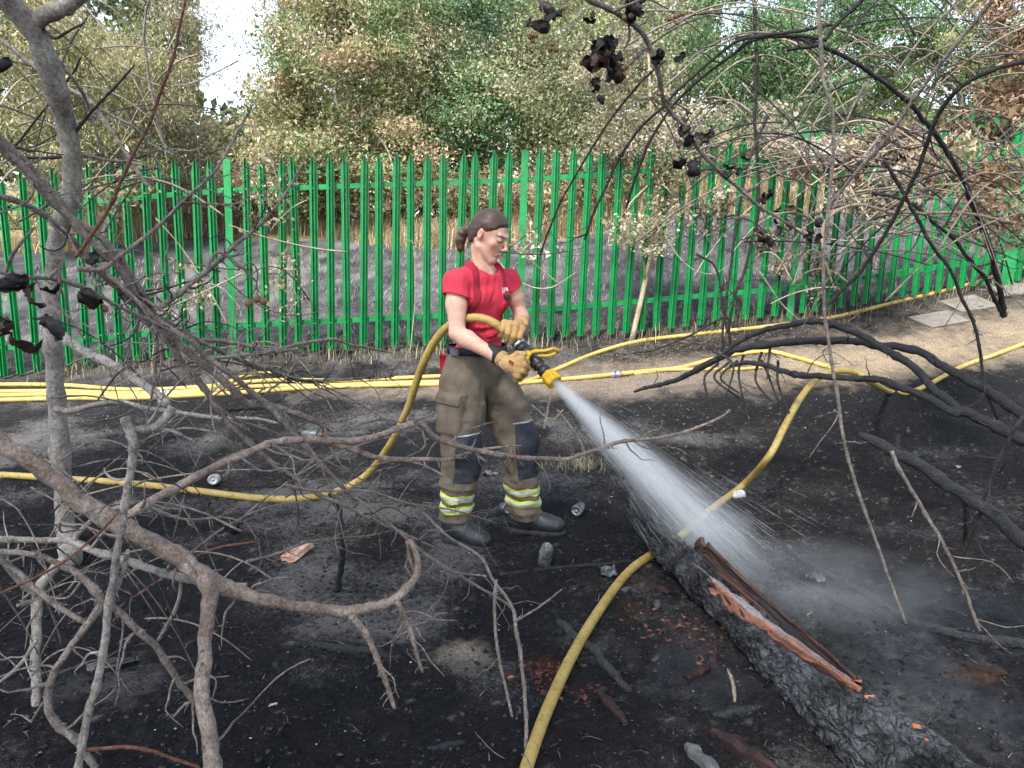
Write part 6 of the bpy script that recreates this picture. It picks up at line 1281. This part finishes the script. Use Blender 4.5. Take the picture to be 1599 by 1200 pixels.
tree('bright_tree', 'bright green tree behind the dark arching whips', 'tree', (5.6, 16.4), [(1130, 70, 110, 110, 16, 1.3), (1225, 130, 105, 100, 16, 1.2), (1290, 50, 80, 90, 16.4, 1.2), (1180, 215, 90, 40, 15.4, 1.0)], 20000, .085, [(.08, .15, .065), (.14, .22, .10), (.21, .27, .14), (.06, .11, .045)], [.35, .3, .2, .15], 806, group='trees beyond the fence', tr=.11, limbs=12)
tree('gappy_tree', 'open green tree with sky gaps at the top right', 'tree', (10.2, 17.6), [(1400, 40, 100, 70, 17, 1.2), (1470, 110, 110, 80, 17, 1.2), (1560, 60, 90, 110, 17.4, 1.2), (1360, 190, 80, 45, 16.8, 1.0), (1640, 160, 90, 120, 17, 1.2)], 15000, .095, [(.09, .155, .06), (.15, .22, .085), (.25, .28, .12), (.06, .11, .04)], [.35, .3, .2, .15], 807, group='trees beyond the fence', tr=.12, limbs=12, sub=.26)
tree('dry_sapling', 'slim sapling with bleached leaves growing through the fence', 'tree', (1.18, 7.72), [(985, 130, 75, 80, 8.0, .5), (1035, 215, 70, 50, 7.8, .4), (945, 215, 60, 50, 8.0, .4), (1010, 370, 45, 35, 7.6, .25), (1060, 300, 40, 40, 7.7, .25)], 4200, .045, [(.27, .24, .165), (.33, .30, .22), (.22, .19, .115), (.16, .15, .08)], [.35, .3, .2, .15], 808, bark=M_pale, group='saplings at the fence', tr=.028, sub=.12, limbs=16, trunk_top=V(1012, 60, 7.9), asp=.5)
# unseen tall tree, added over the viewpoint to shade the burnt hollow
_og = np.random.default_rng(890); _or = empty('added_shade_tree', (-3.6, -3.0, 0.0)); tag(_or, 'unseen leafy tree added behind the viewpoint to shade the burnt hollow', 'tree')
_m = 360; _c = np.stack([_og.uniform(-5.6, 6.6, _m), _og.uniform(-5.4, 3.0, _m), _og.uniform(5.2, 7.8, _m)], 1); _c = _c[(_c[:, 1] < 1.1 - .25 * (_c[:, 2] - 5.2)) & (np.hypot((_c[:, 0] - .2) / 6.0, (_c[:, 1] + 1.4) / 4.2) < 1)]
_sd = np.array([math.sin(SUN_AZ) / math.tan(SUN_EL), math.cos(SUN_AZ) / math.tan(SUN_EL)]); _c = _c[np.hypot(*((_c[:, :2] - _sd * (_c[:, 2:] - 1.15)) - [-.12, 3.66]).T) > .62]   # a gap lets the sun onto her shoulders
_P = (_c[:, None] + _og.standard_normal((len(_c), 110, 3)) * [.42, .42, .25]).reshape(-1, 3); _lv = leaves(_P, np.array([(.07, .12, .04), (.10, .15, .05), (.05, .09, .03)])[_og.integers(0, 3, len(_P))], .15, _og, .5); wmesh('crown', _lv[0], _lv[1], M_leaf, _or, smooth=False, cols=_lv[2])
_tp = spline([(-3.6, -3.0, -.2), (-3.3, -2.8, 2.5), (-2.4, -2.2, 5.0), (-1.2, -1.5, 6.6)], n=14); _lv = tube(_tp, np.linspace(.17, .05, len(_tp)), 10, True, .1, 3); wmesh('trunk', _lv[0], _lv[1], M_grey, _or)
for _k in range(14):
    _i = int(_og.integers(7, len(_tp))); _t = _c[int(_og.integers(len(_c)))]; _q = spline([_tp[_i], (_tp[_i] + _t) / 2 + [0, 0, .3], _t], n=8); _lv = tube(_q, np.linspace(.035, .01, len(_q)), 6, True, .1, _k); wmesh('limb', _lv[0], _lv[1], M_grey, _or)
# understorey on the bank top
for k, (px, py, rx, ry, lab, pal) in enumerate([(40, 330, 110, 50, 'dark scrub bush at the left end of the bank top', 0), (190, 325, 90, 45, 'olive scrub bush behind the grey trunk on the bank top', 0), (310, 315, 75, 52, 'dry brown scrub bush below the sky gap', 1), (440, 322, 85, 45, 'dark scrub bush under the broad tree', 2), (560, 318, 95, 50, 'olive scrub bush under the middle of the broad tree', 2), (690, 312, 85, 52, 'dense dark scrub bush left of the firefighter\'s head', 2), (810, 305, 80, 50, 'pale dry scrub bush right of the firefighter\'s head', 1), (920, 292, 75, 50, 'dark green scrub bush behind the dry sapling', 2), (1040, 270, 80, 45, 'green scrub bush behind the shrivelled leaves', 2), (1200, 255, 110, 45, 'low green scrub bush along the rising bank', 2), (1400, 245, 130, 50, 'low scrub bush behind the dry thicket', 0)]):
    p = V(px, py + ry, 12.9); pals = [OL, [(.34, .27, .17), (.42, .35, .25), (.22, .2, .11)], [(.10, .13, .055), (.17, .18, .08), (.34, .28, .18)]][pal]
    tree('scrub_bush', lab, 'bush', (float(p[0]), 13.0), [(px, py - 8, rx * .85, ry * .72, 13.1, .7), (px + rx * .5, py, rx * .5, ry * .55, 13.0, .6)], 3600, .06, pals, [.25] * 4 if pal == 0 else [.34, .33, .33], 820 + k, group='scrub bushes on the bank top', tr=.03, sub=.18, limbs=6, hollow=.3)
# far woodland closing the horizon
g = np.random.default_rng(840); n = 120000; x = g.uniform(-42, 42, n); y = g.uniform(23, 30, n); q = x / y; top = np.where(q > .24, 4.6, 8.6) + 1.0 * np.sin(x * .8) + .7 * np.sin(x * 2.1 + 2); top = np.where(np.abs(q + .345) < .05, 3.4 + .5 * np.sin(x * 3), top); h = 1.8 + top * g.random(n)
v, f, c = leaves(np.stack([x, y, h], 1), np.array([(.08, .11, .05), (.13, .16, .08), (.20, .20, .12)])[g.integers(0, 3, n)] * np.exp(g.normal(0, .2, (n, 1))), .27, g, .6)
wl = wmesh('woodland', v, f, M_leaf, None, base=(0, 28, 2), smooth=False, cols=c); tag(wl, 'far green woodland behind the trees', None, None, 'stuff')
# dry thicket tangled over the fence on the right
def thicket(name, label, blobs, n, pal, ws, seed, stems, dep, size=.05):
    g = np.random.default_rng(seed); P, Kc = crown_pts(blobs, n, g, .11, pal, ws, .1); v, f, c = leaves(P, Kc, size, g, .5, .6)
    b0 = V(blobs[0][0], blobs[0][1], blobs[0][4]); gx_, gy_ = b0[0], b0[1]; root = empty(name, (float(gx_), float(gy_), float(hbase(gx_, gy_)))); tag(root, label, 'thicket'); wmesh('foliage', v, f, M_leaf, root, smooth=False, cols=c)['kind'] = 'stuff'
    for k in range(stems):
        b = blobs[int(g.integers(len(blobs)))]; x0, y0 = b[0] + g.uniform(-1.2, 1.2) * b[2], b[1] + g.uniform(-1.3, 1.3) * b[3]; a = g.normal(0, .5) + (math.pi if g.random() < .5 else 0); L = g.uniform(60, 210); bow = g.normal(0, 35); d = dep + g.normal(0, .35)
        pts = [(x0 + L * (t - .5) * math.cos(a), y0 + L * (t - .5) * math.sin(a) + bow * (1 - (2 * t - 1) ** 2), 2.6 - 1.2 * t) for t in np.linspace(0, 1, 5)]
        v, f, _, _ = limb_mesh(path3(pts, d, d + g.normal(0, .3)), 5, seed + k, .3, .06); wmesh('stem', v, f, [M_twig, M_dark, M_pale][int(g.integers(3))], root)
    return root
thicket('dry_thicket', 'bleached dead thicket draped over the fence at the right', [(1330, 250, 75, 45, 7.4, .35), (1420, 245, 80, 55, 7.2, .35), (1260, 235, 60, 40, 7.7, .3), (1360, 305, 60, 35, 7.2, .3)], 9000, [(.42, .36, .28), (.32, .25, .17), (.24, .16, .10), (.50, .45, .37)], [.35, .3, .2, .15], 851, 60, 7.0)
thicket('brown_thicket', 'brown withered bush hanging in at the right edge above the slabs', [(1560, 330, 60, 60, 4.6, .3), (1520, 230, 70, 70, 5.0, .35), (1580, 150, 60, 90, 4.8, .35), (1610, 40, 60, 60, 4.8, .3)], 6500, [(.27, .17, .105), (.36, .25, .16), (.17, .10, .065), (.46, .38, .27)], [.35, .3, .2, .15], 852, 60, 4.8, .035)
thicket('pale_creeper', 'bleached creeper clinging to the pales behind the shrivelled leaves', [(1110, 205, 60, 35, 7.9, .15), (1195, 200, 50, 35, 7.9, .15), (1110, 340, 30, 60, 7.8, .1), (1215, 380, 30, 60, 7.9, .1), (1275, 430, 30, 40, 8.0, .1)], 3600, [(.38, .34, .27), (.31, .26, .19), (.24, .19, .12)], [.4, .35, .25], 853, 16, 7.8, .04)
thicket('pale_creeper', 'dead creeper on the pales left of the tall green post', [(420, 300, 22, 60, 7.2, .08), (450, 440, 25, 60, 7.2, .08), (300, 450, 30, 50, 7.1, .1), (180, 300, 40, 50, 7.0, .12)], 1100, [(.36, .30, .21), (.29, .23, .14), (.22, .18, .08)], [.4, .35, .25], 854, 14, 7.1, .035)
thicket('pale_creeper', 'bleached sprig of creeper beside the firefighter\'s face', [(815, 382, 16, 12, 7.3, .06), (830, 388, 14, 10, 7.3, .06)], 130, [(.44, .40, .33), (.36, .31, .23)], [.6, .4], 855, 4, 7.3, .05)

# ------------------------------------------------------------------ dry grass, stubble, straw
M_blade = leaf_mat('dry_blade', .25)
def blades(x, y, h, w, pal, g, lean=.5, base=None, flat=False):
    n = len(x); z = H(x, y) if base is None else base; p = np.stack([x, y, z - .01 * (not flat)], 1); a = g.uniform(0, 6.28, n); d = np.stack([np.cos(a), np.sin(a), 0 * a], 1); s = np.stack([-np.sin(a), np.cos(a), 0 * a], 1); hh = h * g.uniform(.5, 1.2, n); ln = lean * g.random(n)
    up = np.array([0, 0, 1.0])
    if flat: p[:, 2] += .012; m = p + d * (hh * .5)[:, None] + up * .008; t = p + d * hh[:, None] + up * (g.random(n) * .012)[:, None]
    else: m = p + up * (hh * .6)[:, None] + d * (hh * ln * .3)[:, None]; t = p + up * hh[:, None] + d * (hh * ln)[:, None]
    ww = (w * g.uniform(.6, 1.3, n))[:, None]; v = np.stack([p - s * ww, p + s * ww, m + s * ww * .7, m - s * ww * .7, t], 1).reshape(-1, 3); b = (np.arange(n) * 5)[:, None]
    f = np.vstack([b + np.array([[0, 1, 2]]), b + np.array([[0, 2, 3]]), b + np.array([[3, 2, 4]])]); c = np.array(pal)[g.integers(0, len(pal), n)] * np.exp(g.normal(0, .2, (n, 1))); return v, f, np.repeat(np.clip(c, 0, .8), 5, 0)
def stuff_blades(name, label, *a, **k):
    v, f, c = blades(*a, **k); o = wmesh(name, v, f, M_blade, None, smooth=False, cols=c); return tag(o, label, None, None, 'stuff')
TAN = [(.44, .34, .20), (.52, .42, .27), (.36, .25, .14), (.47, .33, .20)]
g = np.random.default_rng(860); n = 20000; x = g.uniform(-9, 9, n); y = 12.05 + g.gamma(1.6, .45, n) - .08 * x + .5 * np.sin(x * 1.1)
stuff_blades('dry_grass', 'tall dry tan grass along the top of the burnt bank', x, y, .46 + .14 * np.sin(x * .9) + .12 * np.sin(x * 2.7 + y * 3), .005, TAN + [(.22, .22, .10), (.58, .50, .35)], g, lean=1.3)
n = 14000; x = g.uniform(-7, 8, n); y = fence_y(x) + .2 + g.random(n) ** 1.2 * 4; stuff_blades('stubble', 'burnt grey grass stubble on the bank beyond the fence', x, y, .09, .003, [(.34, .32, .29), (.18, .17, .17), (.10, .10, .10), (.46, .40, .30)], g, lean=1.6)
n = 2600; x = g.uniform(.8, 6, n); y = fence_y(x) - .15 - g.gamma(2, .25, n); stuff_blades('straw', 'pale broken straw scattered on the earth path', x, y, .09, .002, [(.50, .40, .25), (.42, .32, .19), (.30, .22, .14)], g, flat=True)
n = 1600; x = g.uniform(-4.5, 7, n); y = fence_y(x) - .12 + g.normal(0, .12, n); stuff_blades('fence_weeds', 'sparse withered weeds along the foot of the fence', x, y, .20, .0025, [(.42, .34, .21), (.20, .17, .11), (.10, .09, .07), (.16, .17, .06)], g, lean=1.0)
n = 5000; x = g.uniform(-3.4, 4.2, n); y = g.uniform(1.7, 6.4, n); stuff_blades('burnt_litter', 'scorched stalks and fibres littering the black ground', x, y, .055, .0011, [(.04, .035, .03), (.10, .085, .07), (.30, .25, .18), (.02, .02, .02), (.02, .02, .02)], g, flat=True)
p = G(905, 732); n = 160; stuff_blades('grass_tuft', 'small surviving tuft of dry grass behind the firefighter', p[0] + g.normal(0, .09, n), p[1] + g.normal(0, .05, n), .10, .0016, [(.42, .38, .2), (.28, .30, .12), (.5, .42, .28)], g, lean=1.6)
for k, (x0, y0, hgt, lab) in enumerate([(640, 545, 165, 'dead umbel weed standing at the fence left of the firefighter'), (235, 560, 120, 'dead pale stalk standing at the fence by the leaning bundle')]):
    fx, fy = _fence_xy(x0); fy -= .12; b0 = np.array([V(x0, y0, fy)[0], fy, float(H(V(x0, y0, fy)[0], fy))]); top = V(x0 + 6, y0 - hgt, fy)
    v, f = tube(spline([b0, (b0 + top) / 2 + [.03, 0, 0], top], n=8), np.linspace(.006, .003, len(spline([b0, (b0 + top) / 2, top], n=8))), 6); o = wmesh('dead_weed', v, f, M_pale); tag(o, lab, 'weed', 'dead weeds at the fence')
    g2 = np.random.default_rng(870 + k)
    for j in range(9):
        e = top + np.array([math.cos(j * .7) * .07, math.sin(j * .7) * .07, .02 + .02 * g2.random()]); v, f = tube([top - [0, 0, .02], (top + e) / 2 + [0, 0, .012], e], [.0018, .0015, .001], 5); r_ = wmesh('ray', v, f, M_pale, o); wmesh('seed_head', *_chip(e, .011, 880 + j, .4), M_pale, r_, smooth=False)
# ------------------------------------------------------------------ litter on the burnt ground
def scatter(name, label, n, xr, yr, s0, s1, pal, seed, flat=.6, mat=None, stretch=1.0, area=None):
    g = np.random.default_rng(seed)
    if area is not None: c0, sp = area; x = c0[0] + g.normal(0, sp[0], n); y = c0[1] + g.normal(0, sp[1], n)
    else: x = g.uniform(*xr, n); y = yr[0] + (yr[1] - yr[0]) * g.random(n) ** 1.35
    s = s0 + (s1 - s0) * g.random(n) ** 3; o = np.array([(1, 0, 0), (-1, 0, 0), (0, 1, 0), (0, -1, 0), (0, 0, 1), (0, 0, -1)], float)
    v = o[None] * g.uniform(.55, 1.2, (n, 6, 1)) + g.normal(0, .18, (n, 6, 3)); v = v * s[:, None, None] * np.array([stretch, 1, flat]); th = g.uniform(0, 6.28, n); c, sn = np.cos(th)[:, None], np.sin(th)[:, None]
    vx = v[..., 0] * c - v[..., 1] * sn; vy = v[..., 0] * sn + v[..., 1] * c; v = np.stack([vx + x[:, None], vy + y[:, None], v[..., 2] + (H(x, y) + .006 + s * flat * .25)[:, None]], -1).reshape(-1, 3)
    tri = np.array([(0, 2, 4), (2, 1, 4), (1, 3, 4), (3, 0, 4), (2, 0, 5), (1, 2, 5), (3, 1, 5), (0, 3, 5)]); f = ((np.arange(n) * 6)[:, None, None] + tri[None]).reshape(-1, 3)
    col = np.array(pal)[g.integers(0, len(pal), n)] * np.exp(g.normal(0, .25, (n, 1))); o_ = wmesh(name, v, f, mat or M_crumb, None, smooth=False, cols=np.repeat(col, 6, 0)); return tag(o_, label, None, None, 'stuff')
_mc = Mat('crumb'); _ca = _mc.attr('Col'); _mc.set(_ca.outputs['Color'], .8, .4); M_crumb = _mc.m
scatter('char_crumbs', 'black crumbs of charcoal strewn over the burnt ground', 52000, (-3.2, 4.2), (1.6, 6.2), .0025, .0125, [(.008, .008, .009), (.012, .012, .013), (.022, .021, .022), (.045, .04, .036)], 901)
scatter('ash_flecks', 'white flecks of ash on the burnt ground', 6500, (-3.2, 4.2), (1.6, 6.2), .0014, .0065, [(.50, .48, .46), (.32, .31, .30), (.22, .21, .20)], 902, .35)
scatter('wood_crumbs', 'crumbs of red rotten wood beside the foreground hose', 420, None, None, .003, .013, [(.10, .028, .018), (.06, .02, .014), (.14, .045, .028)], 903, .5, area=(G(872, 1062), (.09, .06)), stretch=1.6)
scatter('bark_crumbs', 'brown bark crumbs round the foot of the log', 500, None, None, .003, .014, [(.10, .045, .03), (.05, .03, .022), (.16, .07, .045)], 904, .5, area=(G(1075, 985), (.16, .14)), stretch=1.8)
scatter('path_grit', 'grit and clods on the earth path', 3500, (-3.5, 6), (5.6, 7.6), .002, .009, [(.20, .15, .11), (.12, .10, .085), (.30, .24, .18), (.05, .05, .05)], 905)

M_foil = noisy('sooty_foil', [(.3, (.02, .02, .022)), (.55, (.14, .14, .15)), (.8, (.40, .40, .42))], 22, .5, metal=.6, bump=.3)
M_can = noisy('burnt_aluminium', [(.3, (.03, .03, .033)), (.5, (.24, .24, .25)), (.68, (.60, .60, .62))], 24, .4, metal=.7, bump=.3, spec=.5)
M_canw = noisy('sooty_white_can', [(.25, (.06, .06, .06)), (.5, (.55, .54, .53)), (.8, (.70, .70, .70))], 12, .4, bump=.3)
def can(px, py, ax, label, mat=M_can, r=.033, L=.115, crush=.25, seed=0):
    c = G(px, py); ax = unit(ax); prof = [(0, .0), (.002, r * .72), (.008, r * .74), (.016, r), (.03, r), (.05, r), (.07, r), (.085, r), (L - .012, r), (L - .003, r * .80), (L, r * .80), (L - .003, r * .74), (L - .005, .002)]
    v, f = lathe([(t, max(q, .0006)) for t, q in prof], (0, 0, 0), ax, 22); mid = np.outer((v @ ax), ax); w = vn(v + seed, 22, 40 + seed, 2); v = mid + (v - mid) * (1 - crush * np.clip(w + .2, 0, 1))[:, None] + ax * (.02 * crush * vn(v, 30, 60 + seed, 1))[:, None]
    v = v - (v.max(0) + v.min(0)) / 2; v[:, 2] -= v[:, 2].min(); v = v + np.array([c[0], c[1], c[2] - .004]); o = wmesh('drink_can', v, f, mat); tag(o, label, 'can', 'discarded drink cans')
    tp = v[np.argmax(v @ ax)]; top = v.reshape(len(prof), 22, 3)[9].mean(0)
    vv, ff = lathe([(0, r * .30), (.0012, r * .30)], top + ax * -.001, ax, 10); wmesh('ring_pull', vv, ff, M_alu, o)
    return o
can(851, 886, (.1, -.15, 1), 'crushed silver can standing upright by the straight charred stick', seed=1)
can(903, 804, (-.35, -.9, .10), 'dented silver can lying right of the front boot', seed=2); can(789, 803, (.25, -.9, .25), 'dented silver can lying between the firefighter\'s boots', seed=3)
can(335, 758, (.2, -.9, .2), 'sooty white can lying beside the hose on the left', M_canw, seed=4, crush=.15); can(1152, 778, (.8, .3, .1), 'small flattened pale can beyond the spray', M_canw, r=.026, L=.09, crush=.5, seed=5)
def crumple(name, label, cat, px, py, s, mat, seed, flat=.35, stretch=1.4):
    g = np.random.default_rng(seed); nu = 12; U, W = np.meshgrid(np.linspace(-1, 1, nu), np.linspace(-1, 1, nu), indexing='ij'); P = np.stack([U * stretch, W, 0 * U], -1).reshape(-1, 3)
    z = np.abs(vnoise(P, 1.5, seed, 3)) * flat * 2; P[:, :2] += .15 * np.stack([vnoise(P, 1.2, seed + 1, 2), vnoise(P, 1.2, seed + 2, 2)], 1); P[:, 2] = z; P = P * s; th = g.random() * 6.28
    P = P @ np.array([[math.cos(th), math.sin(th), 0], [-math.sin(th), math.cos(th), 0], [0, 0, 1]]); c = G(px, py, .012); v = np.vstack([P + c, P * [1, 1, 1] + c - [0, 0, .004]]); k = nu * nu; id_ = np.arange(k).reshape(nu, nv_ := nu); f = []
    for i in range(nu - 1):
        for j in range(nu - 1): q = (id_[i, j], id_[i + 1, j], id_[i + 1, j + 1], id_[i, j + 1]); f.append(q); f.append(tuple(k + t for t in q[::-1]))
    o = wmesh(name, v, f, mat, None, smooth=False); return tag(o, label, cat)
crumple('foil_scrap', 'shiny scrap of crumpled foil on the ash behind the rear leg', 'foil', 765, 740, .032, M_foil, 911)
crumple('foil_scrap', 'crumpled silvery wrapper on the wet ground past the splinter', 'foil', 1273, 905, .036, M_foil, 912, .6, 1.0)
crumple('foil_scrap', 'blackened flattened tin by the foreground hose bend', 'foil', 950, 893, .034, M_foil, 913, .4, 1.5)
M_carton = noisy('scorched_carton', [(.25, (.12, .06, .04)), (.45, (.45, .22, .13)), (.65, (.62, .57, .50)), (.85, (.70, .66, .60))], 11, .7, bump=.3)
c = G(465, 872); A = np.stack([unit((.35, .93, .15)), unit((.9, -.35, .25)), unit(np.cross((.35, .93, .15), (.9, -.35, .25)))])
v, f = box(c + [0, 0, .03], (.075, .035, .016), A); v = v + np.random.default_rng(4).normal(0, .004, v.shape); o = wmesh('carton', v, f, M_carton, smooth=False); tag(o, 'scorched orange and white carton lying among the twigs', 'carton')
v, f = box(c + [0, 0, .03] + A[0] * .081, (.0045, .031, .0135), A); wmesh('flap', v, f, M_carton, o, smooth=False)
M_bottle = noisy('sooty_blue_plastic', [(.3, (.03, .035, .04)), (.6, (.16, .18, .20)), (.8, (.28, .30, .33))], 14, .3, bump=.3)
c = G(486, 684); v, f = lathe([(0, .004), (.004, .022), (.05, .026), (.09, .025), (.12, .012), (.135, .011)], c + [-.07, .02, .024], (.97, -.2, .05), 16); o = wmesh('plastic_bottle', v, f, M_bottle); tag(o, 'blackened plastic bottle with an orange cap beyond the slender branch', 'bottle')
M_cap = noisy('orange_cap', [(.3, (.45, .15, .05)), (.7, (.6, .22, .08))], 20, .5); v, f = lathe([(.136, .012), (.150, .012)], c + [-.07, .02, .024], (.97, -.2, .05), 12); wmesh('cap', v, f, M_cap, o)
M_glass = noisy('black_glass', [(.3, (.008, .009, .009)), (.7, (.03, .032, .03))], 8, .12, bump=.1, spec=.7)
c = G(170, 1050); v, f = lathe([(0, .006), (.004, .024), (.09, .026), (.12, .013), (.16, .011)], c + [-.06, -.03, .022], (.9, .45, .03), 16); o = wmesh('glass_bottle', v, f, M_glass); tag(o, 'dark sooty glass bottle half buried in ash at the bottom left', 'bottle')
v, f = lathe([(.155, .013), (.163, .013)], c + [-.06, -.03, .022], (.9, .45, .03), 12); wmesh('lip', v, f, M_glass, o)
M_stone = noisy('pale_stone', [(.3, (.30, .25, .21)), (.7, (.52, .46, .40))], 20, .8, bump=.5)
def stone(px, py, s, seed, label, mat=M_stone, flat=.5): o = wmesh('stone', *_chip(G(px, py, s * .3), s, seed, flat), mat, smooth=False); return tag(o, label, 'stone', 'loose stones')
stone(427, 1103, .022, 921, 'pale pinkish stone on the ash below the fork'); stone(428, 1040, .020, 922, 'dark rounded stone above the pale pinkish one', M_chardry, .8); stone(1497, 730, .026, 923, 'whitish stone on the burnt ground below the charred arches'); stone(1064, 716, .014, 924, 'small white stone beyond the spray left of the slender branch tip')
def shard(px, py, L, w, th, ang, mat, label, seed, tilt=.1, name='wood_shard'):
    g = np.random.default_rng(seed); nz = [cnoise(14, g, 2) for _ in range(4)]; c = G(px, py, th * .9); d = unit((math.cos(ang), math.sin(ang), tilt)); s = unit(np.cross(d, [0, 0, 1])); u = np.cross(s, d); m = 14; v, f = [], []
    for i in range(m):
        t = i / (m - 1); ww = w * (1 - .75 * max(0, t - .7) / .3) * (1 - .5 * max(0, .15 - t) / .15) * (1 + .25 * nz[0][i]); hh = th * (1 + .35 * nz[1][i]) * (1 - .6 * max(0, t - .7) / .3); p = c + d * L * (t - .5) + u * .004 * nz[2][i] + s * .3 * w * nz[3][i]
        for a, b in ((-1, -.6), (-.8, .7), (.1, 1.0), (.9, .6), (1, -.5), (.1, -.9)): v.append(p + s * a * ww + u * b * hh)
    for i in range(m - 1):
        for j in range(6): k = (j + 1) % 6; f.append((i * 6 + j, i * 6 + k, (i + 1) * 6 + k, (i + 1) * 6 + j))
    f += [tuple(range(5, -1, -1)), tuple((m - 1) * 6 + j for j in range(6))]; o = wmesh(name, np.array(v), f, mat, smooth=False); return tag(o, label, 'wood', 'wood fragments round the log')
M_redwood = noisy('charred_red_wood', [(.3, (.012, .010, .010)), (.58, (.035, .015, .012)), (.80, (.12, .038, .024))], 13, .6, bump=.7, bdist=.006)
M_greyw = noisy('ash_grey_wood', [(.3, (.05, .05, .055)), (.6, (.13, .125, .125)), (.8, (.24, .22, .21))], 16, .6, bump=.6)
shard(955, 1105, .21, .018, .014, -1.25, M_redwood, 'red-brown plank fragment pointing at the bottom edge', 931); shard(1090, 1052, .13, .019, .016, .62, M_redwood, 'stubby red charred fragment left of the log', 932); shard(1117, 1028, .11, .013, .014, 1.35, M_redwood, 'upright red-edged shard touching the stubby fragment', 933, .5)
shard(973, 925, .12, .016, .008, .9, M_greyw, 'grey flat plank end beside the foreground hose', 934); shard(1022, 915, .20, .022, .012, -1.0, M_redwood, 'brown bark slab between the hose and the log', 935); shard(1150, 1112, .17, .018, .015, .25, M_char, 'black charred chunk near the foot of the log', 936)
shard(1165, 1175, .26, .026, .022, -1.0, M_redwood, 'charred brown branch end at the bottom edge by the log', 937); shard(1100, 1190, .18, .024, .02, -1.3, M_greyw, 'ash-coated chunk at the bottom edge', 938); shard(1250, 965, .14, .006, .005, .5, M_pale, 'pale splinter on the wet ground behind the log', 939); shard(1535, 1045, .15, .02, .012, -.6, M_redwood, 'orange-brown bark flake on the ground at the right', 940)
shard(700, 1165, .10, .012, .01, .3, M_chardry, 'small black charcoal lump at the bottom below the sand patch', 941); shard(640, 790, .14, .012, .01, .2, M_chardry, 'black charcoal stick behind the rear boot', 942)
o, _ = branch('curved_twig', 'short pale curved twig lying left of the log', 'twig', [([(1130, 1043, 5), (1142, 1060, 6), (1147, 1080, 6), (1147, 1100, 5)], [None] * 4)], M_pale)
# concrete slabs on the path at the right
M_conc = noisy('weathered_concrete', [(.3, (.105, .095, .08)), (.6, (.18, .16, .14)), (.8, (.25, .225, .20))], 8, .9, bump=.5)
for k, (px, py, lab) in enumerate([(1466, 501, 'nearest grey concrete slab set in the earth path'), (1512, 477, 'middle grey concrete slab set in the earth path'), (1575, 452, 'farthest grey concrete slab set in the earth path at the right edge')]):
    c = G(px, py); sx = (float(H(c[0] + .2, c[1])) - float(H(c[0] - .2, c[1]))) / .4; sy = (float(H(c[0], c[1] + .2)) - float(H(c[0], c[1] - .2))) / .4; ax0 = unit((1, .3, sx + .3 * sy)); nn = unit((-sx, -sy, 1)); ax1 = np.cross(nn, ax0)
    v, f = box(c + [0, 0, .002], (.24, .16, .02), [ax0, ax1, nn]); v = v + np.random.default_rng(k).normal(0, .008, v.shape); o = wmesh('concrete_slab', v, f, M_conc, smooth=False); tag(o, lab, 'slab', 'concrete slabs on the path', 'thing')
